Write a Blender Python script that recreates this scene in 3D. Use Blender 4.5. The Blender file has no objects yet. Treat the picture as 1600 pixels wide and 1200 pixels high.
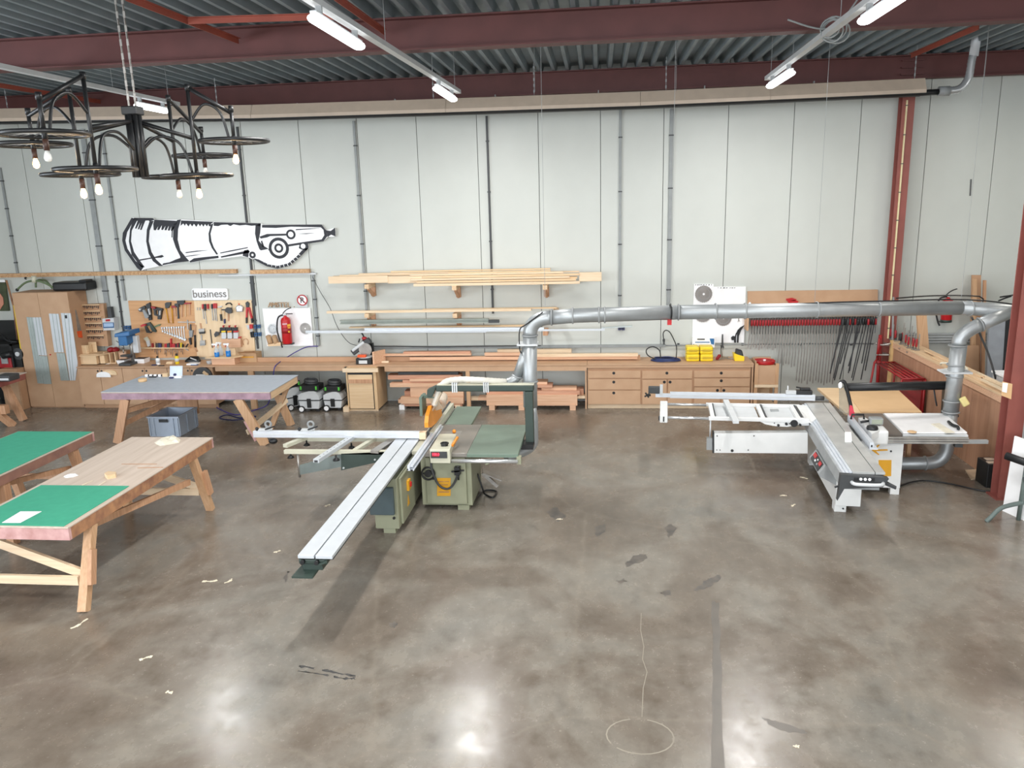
import bpy, bmesh, math, random
from mathutils import Vector, Matrix
random.seed(7)
V = Vector
sc = bpy.context.scene
COL = sc.collection

# ---------------- camera (survey of the photograph: 1600x1200) ----------------
F, YAW, PIT, ROL, H = 1236.0, math.radians(6.45), math.radians(13.08), math.radians(1.6), 4.25
_f = V((-math.sin(YAW)*math.cos(PIT), math.cos(YAW)*math.cos(PIT), -math.sin(PIT)))
_r = V((math.cos(YAW), math.sin(YAW), 0))
_d = _f.cross(_r)
CR = math.cos(ROL)*_r + math.sin(ROL)*_d
CD = -math.sin(ROL)*_r + math.cos(ROL)*_d
cam = bpy.data.objects.new('camera', bpy.data.cameras.new('camera'))
COL.objects.link(cam)
cam.data.sensor_width = 36
cam.data.lens = F/1600*36
cam.data.clip_start = 0.05
mw = Matrix.Identity(4)
for i in range(3):
    mw[i][0], mw[i][1], mw[i][2] = CR[i], -CD[i], -_f[i]
mw[0][3], mw[1][3], mw[2][3] = 0, 0, H
cam.matrix_world = mw
sc.camera = cam

# ---------------- world, exposure ----------------
wd = bpy.data.worlds.new('world'); sc.world = wd; wd.use_nodes = True
wd.node_tree.nodes['Background'].inputs[0].default_value = (.75, .85, 1, 1)
wd.node_tree.nodes['Background'].inputs[1].default_value = 0.6
sc.view_settings.view_transform = 'Standard'
sc.view_settings.look = 'None'
sc.view_settings.gamma = 1
sc.view_settings.use_curve_mapping = False
sc.view_settings.exposure = 0.0
TUBE_W = 136.0          # watts of each tube fitting
SIDE_FILL_W = 700.0         # watts of daylight from the added side window
REAR_FILL_W = 360.0          # watts of daylight from each added rear window
FIT_Z = 5.90            # height of the fittings
FIT_ROWS = (-2.44, 2.77, -7.55, 7.70)  # last row is added out of view, to warm and lift the right wall
FIT_Y = (13.25, 8.35, 3.6, -1.1)

# pixel survey -> points in the hall
def ray(px, py):
    return CR*((px-800)/F) + CD*((py-600)/F) + _f
def G(px, py, z=0.0):
    d = ray(px, py); return V((0,0,H)) + d*((z-H)/d.z)
def W(px, py, Y):
    d = ray(px, py); return V((0,0,H)) + d*(Y/d.y)
def XP(px, py, X):
    d = ray(px, py); return V((0,0,H)) + d*(X/d.x)

# ---------------- materials ----------------
def lin(c):
    return tuple(((v/255)/12.92 if v/255 <= .04045 else ((v/255+.055)/1.055)**2.4) for v in c)
MATS = {}
def mt(name, rgb, rough=.5, metal=0.0, var=.10, scale=6, stretch=(1,1,1), bump=0.0, rgb2=None, spec=.5, detail=4, em=0, emc=None, coat=0):
    if name in MATS: return MATS[name]
    m = bpy.data.materials.new(name); m.use_nodes = True
    nt = m.node_tree; b = nt.nodes['Principled BSDF']
    c = lin(rgb)
    b.inputs['Roughness'].default_value = rough
    b.inputs['Metallic'].default_value = metal
    b.inputs['Specular IOR Level'].default_value = spec
    if coat: b.inputs['Coat Weight'].default_value = coat
    if em:
        e = lin(emc or rgb)
        b.inputs['Emission Color'].default_value = (*e, 1); b.inputs['Emission Strength'].default_value = em
    tc = nt.nodes.new('ShaderNodeTexCoord'); mp = nt.nodes.new('ShaderNodeMapping')
    mp.inputs['Scale'].default_value = stretch
    nz = nt.nodes.new('ShaderNodeTexNoise'); nz.inputs['Scale'].default_value = scale; nz.inputs['Detail'].default_value = detail
    nt.links.new(tc.outputs['Object'], mp.inputs['Vector']); nt.links.new(mp.outputs['Vector'], nz.inputs['Vector'])
    cr = nt.nodes.new('ShaderNodeValToRGB')
    cr.color_ramp.elements[0].position = .3; cr.color_ramp.elements[1].position = .7
    c2 = lin(rgb2) if rgb2 else tuple(min(1, v*(1+var)) for v in c)
    c1 = c if rgb2 else tuple(v*(1-var) for v in c)
    cr.color_ramp.elements[0].color = (*c1, 1); cr.color_ramp.elements[1].color = (*c2, 1)
    nt.links.new(nz.outputs['Fac'], cr.inputs['Fac']); nt.links.new(cr.outputs['Color'], b.inputs['Base Color'])
    if bump:
        bp = nt.nodes.new('ShaderNodeBump'); bp.inputs['Strength'].default_value = bump; bp.inputs['Distance'].default_value = .01
        nt.links.new(nz.outputs['Fac'], bp.inputs['Height']); nt.links.new(bp.outputs['Normal'], b.inputs['Normal'])
    MATS[name] = m
    return m
def wood(name, rgb, rgb2, axis='x', rough=.6, scale=5):
    s = {'x': (.35, 7, 7), 'y': (7, .35, 7), 'z': (7, 7, .35)}[axis]
    return mt(name, rgb, rough, rgb2=rgb2, scale=scale, stretch=s, bump=.05, detail=6)
def glass(name, rgb, alpha=.35, rough=.1):
    m = mt(name, rgb, rough)
    m.node_tree.nodes['Principled BSDF'].inputs['Alpha'].default_value = alpha
    return m

K_WALL = mt('wall_paint', (199,202,196), .42, var=.03, scale=1.2)
K_JOINT = mt('joint_dark', (96,98,98), .8)
K_DECK = mt('galvanised_deck', (132,144,150), .5, metal=.2, var=.12, scale=2)
K_BEAM = mt('red_oxide_steel', (96,54,52), .6, var=.12, scale=3)
K_BRACE = mt('orange_red_steel', (150,74,58), .6, var=.12, scale=3)
K_HOOD = mt('beige_hood', (196,178,160), .5, var=.05)
K_BLACK = mt('black_paint', (26,27,29), .42, var=.2)
K_DARK = mt('dark_grey', (62,64,66), .5, var=.15)
K_GREY = mt('grey_paint', (150,153,154), .5)
K_LGREY = mt('light_grey_paint', (205,208,210), .45, var=.05)
K_WHITE = mt('white_paint', (247,247,248), .45, var=.03)
K_PAPER = mt('paper', (246,246,246), .8, var=.02)
K_ALU = mt('aluminium', (214,219,226), .4, metal=.3, var=.03, scale=8, stretch=(1,1,1))
K_ALUP = mt('anodised_plate', (206,211,216), .45, metal=.2, var=.03, scale=10)
K_CHROME = mt('chrome', (214,216,218), .24, metal=.7, var=.04)
K_COL = mt('column_red', (142,80,72), .55, var=.1, scale=3)
K_STEEL = mt('worn_steel', (150,146,142), .38, metal=.6, rgb2=(176,172,166), scale=7)
K_DUCT = mt('galvanised_duct', (170,174,176), .42, metal=.55, var=.08, scale=5)
K_MDFX = mt('mdf', (190,153,121), .62, rgb2=(198,162,130), scale=4)
K_MDFD = mt('mdf_dark', (182,142,110), .62, rgb2=(190,151,118), scale=4)
K_PLYX = wood('plywood_light', (230,202,164), (219,186,145), 'x')
K_PLYZ = wood('plywood_upright', (226,194,152), (212,176,133), 'z')
K_PEG1 = wood('plywood_tan', (219,172,126), (203,152,106), 'x', scale=3)
K_PEG2 = wood('plywood_pale', (238,212,176), (229,200,160), 'z', scale=3)
K_PINEX = wood('pine_x', (236,214,184), (222,194,160), 'x')
K_PINEY = wood('pine_y', (228,200,164), (212,178,140), 'y')
K_PINEZ = wood('pine_z', (210,172,136), (190,148,110), 'z')
K_REDX = wood('douglas_x', (226,186,154), (208,162,130), 'x')
K_LEG = wood('bench_leg_wood', (208,164,130), (184,138,104), 'z')
K_CUTX = mt('cut_wood', (232,212,182), .6, var=.08)
K_CARD = mt('cardboard', (186,152,116), .75, var=.06)
K_RED = mt('red_plastic', (190,28,34), .4, var=.12)
K_REDD = mt('dark_red_plastic', (158,30,38), .45, var=.2)
K_REDST = mt('red_frame_paint', (150,28,32), .4, var=.15)
K_ORANGE = mt('orange_plastic', (236,148,44), .4, var=.06)
K_ORED = mt('orange_red_plastic', (226,88,40), .4)
K_YEL = mt('yellow_plastic', (240,208,40), .4, var=.05)
K_AMBER = mt('amber_label', (222,162,36), .5, var=.05)
K_BLUE = mt('blue_paint', (42,104,158), .4, var=.1)
K_BLUES = mt('socket_blue', (46,92,140), .5)
K_NAVY = mt('navy_rubber', (38,44,92), .45)
K_GREENM = mt('green_felt', (58,158,128), .8, rgb2=(64,166,134), scale=9, bump=.05)
K_GREYM = mt('grey_rubber_mat', (166,174,184), .6, rgb2=(174,182,192), scale=9)
K_SAGE = mt('sage_enamel', (150,152,128), .45, var=.05)
K_CREAM = mt('cream_enamel', (204,202,182), .45, var=.04)
K_DGREEN = mt('dark_green_enamel', (52,66,60), .42, var=.08)
K_TGREEN = mt('green_table', (104,122,108), .36, rgb2=(116,134,120), scale=3)
K_SLATE = mt('slate_panel', (74,88,92), .4, var=.06)
K_CRATE = mt('grey_crate', (172,184,200), .45, var=.05)
K_LIME = mt('lime_green', (92,200,72), .4)
K_BOTTLE = glass('clear_plastic', (215,225,232), .55)
K_LIQ = mt('blue_liquid', (32,120,196), .2)
K_LENS = glass('guard_window', (150,150,140), .4)
K_TAN = mt('tan_hardboard', (216,178,132), .5, rgb2=(224,187,142), scale=3)
K_PURPLE = mt('stained_edge_purple', (182,150,164), .7, rgb2=(146,118,130), scale=8, detail=8)
K_PINK = mt('stained_edge_pink', (214,172,170), .7, rgb2=(180,132,126), scale=8, detail=8)
K_BROWNE = mt('stained_edge_brown', (190,140,100), .7, rgb2=(138,96,76), scale=9, detail=8)
K_DUSTY = wood('bench_top_dusty', (216,200,186), (198,180,164), 'y', scale=2.2)
K_RAGC = mt('rag_cloth', (228,222,204), .9, var=.08)
K_INK = mt('black_ink', (40,41,48), .6, var=.05)
K_BULB = mt('bulb_lit', (255,214,150), .3, em=14, emc=(255,190,110))
K_BULBO = mt('bulb_frosted', (232,232,228), .3)
K_TUBE = mt('diffuser_lit', (255,255,255), .4, em=7)
K_FILLPANE = mt('window_pane', (235,243,255), .1, em=3)  # glowing panes of the added windows
K_OSB = mt('osb', (214,178,138), .8, rgb2=(176,132,92), scale=30)
K_RED2 = wood('douglas_dark', (208,160,132), (184,132,106), 'x')
K_BROWNPLY = wood('partition_ply', (184,142,114), (166,122,96), 'z', scale=2)

# ---------------- mesh kit ----------------
class M:
    def __init__(s): s.b = bmesh.new()
    def _q(s, vs, idx):
        vv = [s.b.verts.new(v) for v in vs]
        return [s.b.faces.new([vv[i] for i in f]) for f in idx]
    def hexa(s, v, bev=0):
        fs = s._q(v, [(0,3,2,1),(4,5,6,7),(0,1,5,4),(1,2,6,5),(2,3,7,6),(3,0,4,7)])
        if bev:
            es = list({e for f in fs for e in f.edges})
            bmesh.ops.bevel(s.b, geom=es, offset=bev, segments=2, profile=.5, affect='EDGES')
        return s
    def box(s, x0,x1,y0,y1,z0,z1, bev=0):
        return s.hexa([(x0,y0,z0),(x1,y0,z0),(x1,y1,z0),(x0,y1,z0),(x0,y0,z1),(x1,y0,z1),(x1,y1,z1),(x0,y1,z1)], bev)
    def bar(s, p, q, w, h, up=(0,0,1), bev=0):
        p, q = V(p), V(q); a = (q-p).normalized(); u = V(up)
        sd = a.cross(u)
        if sd.length < 1e-4: sd = a.cross(V((1,0,0)))
        sd.normalize(); u = sd.cross(a).normalized()
        sd *= w/2; u = u*(h/2)
        return s.hexa([p-sd-u, p+sd-u, q+sd-u, q-sd-u, p-sd+u, p+sd+u, q+sd+u, q-sd+u], bev)
    def tube(s, pts, r, n=8, close=False):
        pts = [V(p) for p in pts]; k = len(pts); rings = []
        up = None
        for i, p in enumerate(pts):
            if close: t = (pts[(i+1)%k]-pts[i-1])
            else: t = pts[min(i+1,k-1)]-pts[max(i-1,0)]
            t.normalize()
            if up is None: up = V((0,0,1)) if abs(t.z) < .9 else V((1,0,0))
            sd = t.cross(up)
            if sd.length < 1e-5: sd = t.cross(V((.3,1,.2)))
            sd.normalize(); up = sd.cross(t).normalized()
            rr = r[i] if isinstance(r, (list, tuple)) else r
            rings.append([s.b.verts.new(p + (sd*math.cos(a)+up*math.sin(a))*rr) for a in [2*math.pi*j/n for j in range(n)]])
        for i in range(k if close else k-1):
            A, B = rings[i], rings[(i+1)%k]
            for j in range(n):
                f = s.b.faces.new((A[j], A[(j+1)%n], B[(j+1)%n], B[j])); f.smooth = n > 5
        if not close:
            s.b.faces.new(rings[0][::-1]); s.b.faces.new(rings[-1])
        return s
    def cyl(s, p, q, r, r2=None, n=16):
        return s.tube([p, q], [r, r if r2 is None else r2], n)
    def prism(s, pts, vec):
        vec = V(vec); a = [s.b.verts.new(V(p)) for p in pts]; b = [s.b.verts.new(V(p)+vec) for p in pts]; n = len(a)
        s.b.faces.new(a); s.b.faces.new(b[::-1])
        for i in range(n): s.b.faces.new((a[i], b[i], b[(i+1)%n], a[(i+1)%n]))
        return s
    def lathe(s, c, prof, n=20, axis=(0,0,1)):
        c = V(c); ax = V(axis).normalized(); u = ax.orthogonal().normalized(); w = ax.cross(u); rings = []
        for r, z in prof:
            r = max(r, 1e-4)
            rings.append([s.b.verts.new(c+ax*z+(u*math.cos(a)+w*math.sin(a))*r) for a in [2*math.pi*j/n for j in range(n)]])
        for A, B in zip(rings, rings[1:]):
            for j in range(n):
                f = s.b.faces.new((A[j], A[(j+1)%n], B[(j+1)%n], B[j])); f.smooth = True
        s.b.faces.new(rings[0][::-1]); s.b.faces.new(rings[-1]); return s
    def ball(s, c, r, n=10):
        r = r if isinstance(r, (list, tuple)) else (r, r, r); c = V(c)
        rings = []
        for i in range(1, n):
            t = math.pi*i/n
            rings.append([s.b.verts.new(c+V((r[0]*math.sin(t)*math.cos(a), r[1]*math.sin(t)*math.sin(a), -r[2]*math.cos(t)))) for a in [2*math.pi*j/n for j in range(n)]])
        b0, b1 = s.b.verts.new(c-V((0,0,r[2]))), s.b.verts.new(c+V((0,0,r[2])))
        for A, B in zip(rings, rings[1:]):
            for j in range(n): s.b.faces.new((A[j], A[(j+1)%n], B[(j+1)%n], B[j])).smooth = True
        for j in range(n):
            s.b.faces.new((b0, rings[0][(j+1)%n], rings[0][j])).smooth = True
            s.b.faces.new((b1, rings[-1][j], rings[-1][(j+1)%n])).smooth = True
        return s
    def ring(s, c, r, th, axis=(0,0,1), n=24, m=6):
        c = V(c); ax = V(axis).normalized(); u = ax.orthogonal().normalized(); w = ax.cross(u)
        return s.tube([c+(u*math.cos(a)+w*math.sin(a))*r for a in [2*math.pi*j/n for j in range(n)]], th, m, True)
    # shapes laid on an upright plane facing the camera side, at distance Y, from surveyed outlines
    def plate(s, pts, Y, d=.02):
        return s.prism([W(x, y, Y) for x, y in pts], (0, d, 0))
    def rod(s, pts, Y, r, n=6):
        return s.tube([W(x, y, Y) for x, y in pts], r, n)
    def disc(s, px, py, Y, r, d=.02, n=24):
        c = W(px, py, Y); return s.cyl(c, c+V((0,d,0)), r, None, n)
    def mesh(s, name, mat):
        bmesh.ops.recalc_face_normals(s.b, faces=s.b.faces[:])
        me = bpy.data.meshes.new(name); s.b.to_mesh(me); s.b.free(); me.materials.append(mat); return me

def put(name, mesh, parent=None, kind=None, loc=None):
    o = bpy.data.objects.new(name, mesh); COL.objects.link(o)
    if parent is not None: o.parent = parent
    if loc is not None: o.location = loc
    if kind: o['kind'] = kind
    return o
def S(name, m, mat, parent=None):
    o = put(name, m.mesh(name, mat), parent)
    if parent is None: o['kind'] = 'structure'
    return o
SEP = {'end_rail','side_rail','table_cross_bar','cross_bar','clamp_ring','hanger_wire','side','end','rail_bracket','hanging_wire','foot','black_knob','jaw','clip','stud',
       'top_bar','end_bar','leg','green_clip','rib','support_post','front_rail','top_board','white_button','bolt_head','arm_bolt','grip_strip','bracket','black_strap','shelf_board','hose_strap','upright','stretcher',
       'lamp_bracket','slot','tray_bottom','telescopic_rod','end_bolt','housing_bolt','telescopic_rod','red_bar','blue_print','grip'}
def islands(m):
    """the loose pieces of a mesh, each as its own mesh"""
    seen = set(); out = []
    for v in m.b.verts:
        if v in seen: continue
        st = [v]; seen.add(v); grp = []
        while st:
            w = st.pop(); grp.append(w)
            for e in w.link_edges:
                u = e.other_vert(w)
                if u not in seen: seen.add(u); st.append(u)
        q = M(); mp = {w: q.b.verts.new(w.co) for w in grp}
        for f in {f for w in grp for f in w.link_faces}: q.b.faces.new([mp[w] for w in f.verts]).smooth = f.smooth
        out.append(q)
    return out
class T:
    """a thing: an Empty at its base; parts are written in hall coordinates and moved into the thing's own frame"""
    def __init__(s, name, label, cat, loc, group=None, rz=0.0, local=False):
        o = bpy.data.objects.new(name, None); COL.objects.link(o); o.empty_display_size = .1
        o.location = loc; o.rotation_euler = (0,0,rz)
        o['label'] = label; o['category'] = cat
        if group: o['group'] = group
        s.o = o; s.inv = Matrix.Identity(4) if local else (Matrix.Translation(V(loc)) @ Matrix.Rotation(rz,4,'Z')).inverted()
    def p(s, name, m, mat, parent=None, label=None, kind=None):
        if name in SEP:
            pcs = islands(m)
            if 1 < len(pcs) <= 40:
                return [s.p1(name, q, mat, parent, label, kind) for q in pcs][0]
        return s.p1(name, m, mat, parent, label, kind)
    def p1(s, name, m, mat, parent=None, label=None, kind=None):
        me = m.mesh(name, mat); me.transform(s.inv)
        o = put(name, me, parent or s.o, kind)
        if label: o['label'] = label
        return o
def base(m):
    vs = [v.co for v in m.b.verts]
    return V(((min(v.x for v in vs)+max(v.x for v in vs))/2, (min(v.y for v in vs)+max(v.y for v in vs))/2, min(v.z for v in vs)))
def solo(name, label, cat, m, mat, group=None):
    c = base(m); me = m.mesh(name, mat); me.transform(Matrix.Translation(-c))
    o = put(name, me, None, None, c); o['label'] = label; o['category'] = cat
    if group: o['group'] = group
    return o
def multi(name, label, cat, parts, group=None):
    """parts: (part name, M, material)"""
    c = base(parts[0][1])
    for q in parts[1:]: c.z = min(c.z, base(q[1]).z)
    t = T(name, label, cat, c, group)
    for q in parts: t.p(q[0], q[1], q[2], None, q[3] if len(q) > 3 else None)
    return t
def dup(root, loc, label=None, rz=None):
    r = root.copy(); COL.objects.link(r); r.location = loc
    if label: r['label'] = label
    if rz is not None: r.rotation_euler = (0,0,rz)
    for ch in list(root.children):
        c = ch.copy(); COL.objects.link(c); c.parent = r
        for g in ch.children:
            d = g.copy(); COL.objects.link(d); d.parent = c
    return r
def text(name, s, size, loc, mat, parent=None, rot=(math.pi/2,0,0), ext=.004, align='CENTER'):
    cu = bpy.data.curves.new(name, 'FONT'); cu.body = s; cu.size = size; cu.extrude = ext; cu.align_x = align; cu.align_y = 'CENTER'
    cu.materials.append(mat)
    tmp = bpy.data.objects.new(name, cu); COL.objects.link(tmp); bpy.context.view_layer.update()
    me = bpy.data.meshes.new_from_object(tmp.evaluated_get(bpy.context.evaluated_depsgraph_get()))
    bpy.data.objects.remove(tmp); me.materials.clear(); me.materials.append(mat)
    o = bpy.data.objects.new(name, me); COL.objects.link(o); o.rotation_euler = rot
    if parent is not None:
        o.parent = parent; o.location = V(loc) - parent.location
    else: o.location = loc
    return o
def Z(ox, oy, k):
    return lambda *p: [(ox+x*k, oy+y*k) for x, y in p]
def arc(a, b, c, n=8):
    """quadratic curve through control points"""
    a, b, c = V(a), V(b), V(c)
    return [a*(1-t)**2 + b*2*t*(1-t) + c*t*t for t in [i/n for i in range(n+1)]]
def smooth(pts, n=5):
    pts = [V(p) for p in pts]; out = []
    P = [pts[0]] + pts + [pts[-1]]
    for i in range(1, len(P)-2):
        for k in range(n):
            t = k/n; a, b, c, d = P[i-1], P[i], P[i+1], P[i+2]
            out.append(.5*((2*b)+(c-a)*t+(2*a-5*b+4*c-d)*t*t+(3*b-a-3*c+d)*t**3))
    return out + [pts[-1]]
ORD = ['first','second','third','fourth','fifth','sixth','seventh','eighth','ninth','tenth','eleventh','twelfth','thirteenth','fourteenth','fifteenth','sixteenth','seventeenth','eighteenth','nineteenth','twentieth']
def nth(i):
    if i < 20: return ORD[i]
    t = ['twenty','thirty','forty','fifty'][(i+1)//10-2]
    return {20:'twentieth',30:'thirtieth',40:'fortieth'}.get(i+1) or t+'-'+ORD[(i+1)%10-1]
# ======================= SETTING =======================
YW = 16.60
# floor: stained, polished concrete
fm = bpy.data.materials.new('polished_concrete'); fm.use_nodes = True
nt = fm.node_tree; bs = nt.nodes['Principled BSDF']
def N(t, **k):
    n = nt.nodes.new(t)
    for a, b in k.items():
        if a in n.inputs: n.inputs[a].default_value = b
        else: setattr(n, a, b)
    return n
def ramp(pos, cols):
    r = nt.nodes.new('ShaderNodeValToRGB'); e = r.color_ramp.elements
    while len(e) < len(pos): e.new(.5)
    for i, (p, c) in enumerate(zip(pos, cols)): e[i].position = p; e[i].color = (*c, 1)
    return r
tc = N('ShaderNodeTexCoord')
n1 = N('ShaderNodeTexNoise', Scale=.55, Detail=6.0, Roughness=.6, Distortion=.6); n2 = N('ShaderNodeTexNoise', Scale=3.5, Detail=8.0, Roughness=.7); n3 = N('ShaderNodeTexNoise', Scale=60.0, Detail=3.0)
mpg = N('ShaderNodeMapping'); mpg.inputs['Scale'].default_value = (1.0, .75, 1)
nt.links.new(tc.outputs['Object'], n1.inputs['Vector']); nt.links.new(tc.outputs['Object'], mpg.inputs['Vector']); nt.links.new(mpg.outputs['Vector'], n2.inputs['Vector']); nt.links.new(tc.outputs['Object'], n3.inputs['Vector'])
r1 = ramp((.25,.45,.55,.75), (lin((94,83,72)), lin((116,106,95)), lin((131,124,114)), lin((118,116,110))))
r2 = ramp((.3,.5,.75), ((.74,.72,.70),(1,1,1),(1.18,1.17,1.15)))
mx = N('ShaderNodeMix', data_type='RGBA', blend_type='MULTIPLY'); mx.inputs[0].default_value = 1
nt.links.new(n1.outputs['Fac'], r1.inputs['Fac']); nt.links.new(n2.outputs['Fac'], r2.inputs['Fac'])
nt.links.new(r1.outputs['Color'], mx.inputs[6]); nt.links.new(r2.outputs['Color'], mx.inputs[7])
# pale scuffs
vo = N('ShaderNodeTexVoronoi', feature='DISTANCE_TO_EDGE', Scale=.33)
nw = N('ShaderNodeTexNoise', Scale=4.0, Detail=5.0)
va = N('ShaderNodeMix', data_type='RGBA'); va.inputs[0].default_value = .12
nt.links.new(tc.outputs['Object'], nw.inputs['Vector']); nt.links.new(tc.outputs['Object'], va.inputs[6]); nt.links.new(nw.outputs['Color'], va.inputs[7]); nt.links.new(va.outputs[2], vo.inputs['Vector'])
rc = ramp((0,.006,.012), ((1,1,1),(.35,.35,.35),(0,0,0)))
nt.links.new(vo.outputs['Distance'], rc.inputs['Fac'])
mk = N('ShaderNodeMath', operation='MULTIPLY'); mk.inputs[1].default_value = .22
nt.links.new(rc.outputs['Color'], mk.inputs[0])
mx2 = N('ShaderNodeMix', data_type='RGBA'); mx2.inputs[7].default_value = (*lin((150,140,126)), 1)
nt.links.new(mk.outputs[0], mx2.inputs[0]); nt.links.new(mx.outputs[2], mx2.inputs[6])
# dust specks
r3 = ramp((.665,.71), ((0,0,0),(1,1,1)))
n4 = N('ShaderNodeTexNoise', Scale=26.0, Detail=3.0); nt.links.new(tc.outputs['Object'], n4.inputs['Vector']); nt.links.new(n4.outputs['Fac'], r3.inputs['Fac'])
mk3 = N('ShaderNodeMath', operation='MULTIPLY'); mk3.inputs[1].default_value = .35; nt.links.new(r3.outputs['Color'], mk3.inputs[0])
mx3 = N('ShaderNodeMix', data_type='RGBA'); mx3.inputs[7].default_value = (*lin((170,162,150)), 1)
nt.links.new(mk3.outputs[0], mx3.inputs[0]); nt.links.new(mx2.outputs[2], mx3.inputs[6])
nt.links.new(mx3.outputs[2], bs.inputs['Base Color'])
rr = ramp((.35,.7), ((.17,.17,.17),(.34,.34,.34))); nt.links.new(n2.outputs['Fac'], rr.inputs['Fac']); nt.links.new(rr.outputs['Color'], bs.inputs['Roughness'])
bp = N('ShaderNodeBump'); bp.inputs['Strength'].default_value = .06; bp.inputs['Distance'].default_value = .015
nt.links.new(n2.outputs['Fac'], bp.inputs['Height']); nt.links.new(bp.outputs['Normal'], bs.inputs['Normal'])
bp2 = N('ShaderNodeBump'); bp2.inputs['Strength'].default_value = .10; bp2.inputs['Distance'].default_value = .004
n5 = N('ShaderNodeTexNoise', Scale=14.0, Detail=8.0, Roughness=.7); nt.links.new(tc.outputs['Object'], n5.inputs['Vector'])
nt.links.new(n5.outputs['Fac'], bp2.inputs['Height']); nt.links.new(bp.outputs['Normal'], bp2.inputs['Normal']); nt.links.new(bp2.outputs['Normal'], bs.inputs['Normal'])
bs.inputs['Specular IOR Level'].default_value = .5

X0, X1, Y0 = -15.2, 12.5, -9.0
floor = S('floor', M().box(X0, X1, Y0, YW, -.15, 0), fm)
def stain(pts, mat, z=.0006):
    rg = random.Random(int(pts[0][0])); e = []; n = len(pts); sz = max(abs(pts[i][0]-pts[i-1][0])+abs(pts[i][1]-pts[i-1][1]) for i in range(n))
    for i in range(n):
        (xa_, ya_), (xb_, yb_) = pts[i], pts[(i+1)%n]
        for k in range(5): t_ = k/5; j = min(sz*.11, 2.2) if k else 0; e.append((xa_+(xb_-xa_)*t_+rg.uniform(-j,j), ya_+(yb_-ya_)*t_+rg.uniform(-j,j)*.8))
    c = [G(x, y, 0) for x, y in e]
    m = M(); m.prism([V((p.x, p.y, z*.2)) for p in c], (0,0,z)); return m
K_STAIN = mt('floor_stain', (72,69,67), .4, rgb2=(112,104,95), scale=9)
K_BAND = mt('floor_band', (97,91,84), .35, rgb2=(106,99,91), scale=5)
K_CRACK = mt('floor_crack', (150,142,128), .6)
K_TAPE = mt('tape_residue', (44,44,46), .6, rgb2=(84,82,79), scale=30)
for pts in ([(468,1040),(492,1043),(491,1046),(468,1042)], [(503,1046),(522,1049),(556,1055),(554,1057),(520,1052),(503,1048)], [(466,1047),(500,1053),(514,1055),(512,1057),(466,1049)], [(522,1056),(545,1060),(555,1058),(554,1062),(541,1062),(522,1059)]):
    S('tape_strip', stain(pts, K_TAPE), K_TAPE, floor)
for pts in ([(977,880),(990,868),(1010,866),(1012,872),(996,880),(980,886)], [(1083,922),(1105,906),(1126,898),(1127,903),(1108,918),(1088,924)],
            [(928,834),(932,822),(946,818),(944,832),(934,838)], [(1031,926),(1044,922),(1049,928),(1040,932)], [(962,908),(975,904),(980,908),(970,912)],
            [(852,800),(870,792),(884,806),(872,816)], [(442,905),(449,893),(452,893),(446,910)], [(607,974),(617,971),(622,975),(617,981),(609,979)], [(1038,826),(1050,818),(1058,826),(1046,842)]):
    S('floor_stain', stain(pts, K_STAIN), K_STAIN, floor)
S('floor_band', stain([(1112,940),(1124,942),(1128,1060),(1133,1215),(1110,1215),(1114,1060)], K_BAND), K_BAND, floor)
S('floor_stain', stain([(1190,1120),(1215,1128),(1256,1140),(1262,1146),(1232,1145),(1200,1132)], K_BAND), K_BAND, floor)
m = M()
for a_, b_ in zip([(1002,958),(1001,985),(1006,1010),(1004,1030),(1011,1050),(1005,1075),(1003,1120)],[(1001,985),(1006,1010),(1004,1030),(1011,1050),(1005,1075),(1003,1120)]): m.bar(G(*a_,.0004),G(*b_,.0004),.007,.0006)
S('floor_crack', m, K_CRACK, floor)
m = M(); c_ = G(1000,1150); R_c = .27
for i in range(24):
    if i in (5,6,14): continue
    a_, b_ = 2*math.pi*i/24, 2*math.pi*(i+1)/24; m.bar(c_+V((R_c*math.cos(a_),R_c*.8*math.sin(a_),.0004)),c_+V((R_c*math.cos(b_),R_c*.8*math.sin(b_),.0004)),.012,.0006)
S('floor_ring', m, K_CRACK, floor)
# loose offcuts and shavings on the floor
K_SHAVE = mt('wood_shaving', (236,224,200), .8, var=.08)
for i, (px, py, L, a, lab) in enumerate([(874,812,.09,.3,'small white paper scrap on the open floor right of the green saw'), (1256,747,.12,-.3,'curled pale shaving on the floor beside the white saw base'),
        (328,908,.16,.5,'splintered pale shaving on the floor right of the dusty bench'), (357,908,.12,1.2,'slim pale sliver of wood lying beside a splintered shaving'),
        (124,975,.2,1.0,'thin white strip lying on the floor below the dusty bench'), (228,1029,.11,.3,'thin curl of wood on the floor at lower left'),
        (1224,775,.1,.1,'thin pale shaving on the floor left of the white saw foot'), (1240,790,.1,1.3,'pinkish curl of wood left of the white saw foot'),
        (265,1082,.06,.2,'tiny white crumb on the floor at bottom left'), (1244,1166,.05,.2,'small round white crumb on the floor at bottom right'),
        (433,862,.08,.4,'white fleck on the floor left of the saw carriage end'), (512,790,.08,.6,'pale fleck on the floor beneath the saw carriage')]):
    c = G(px, py, 0); m = M(); pts = []
    for k in range(5):
        t = (k/4-.5)*L; pts.append(c + V((math.cos(a)*t, math.sin(a)*t, .004))+V((-math.sin(a),math.cos(a),0))*(.18*L*math.sin(k*.9+i)))
    for k in range(4):
        m.bar(pts[k], pts[k+1], .010+.013*((k+i) % 3), .005)
    solo('wood_shaving', lab, 'shaving', m, K_SHAVE, 'scraps on the floor')

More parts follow.
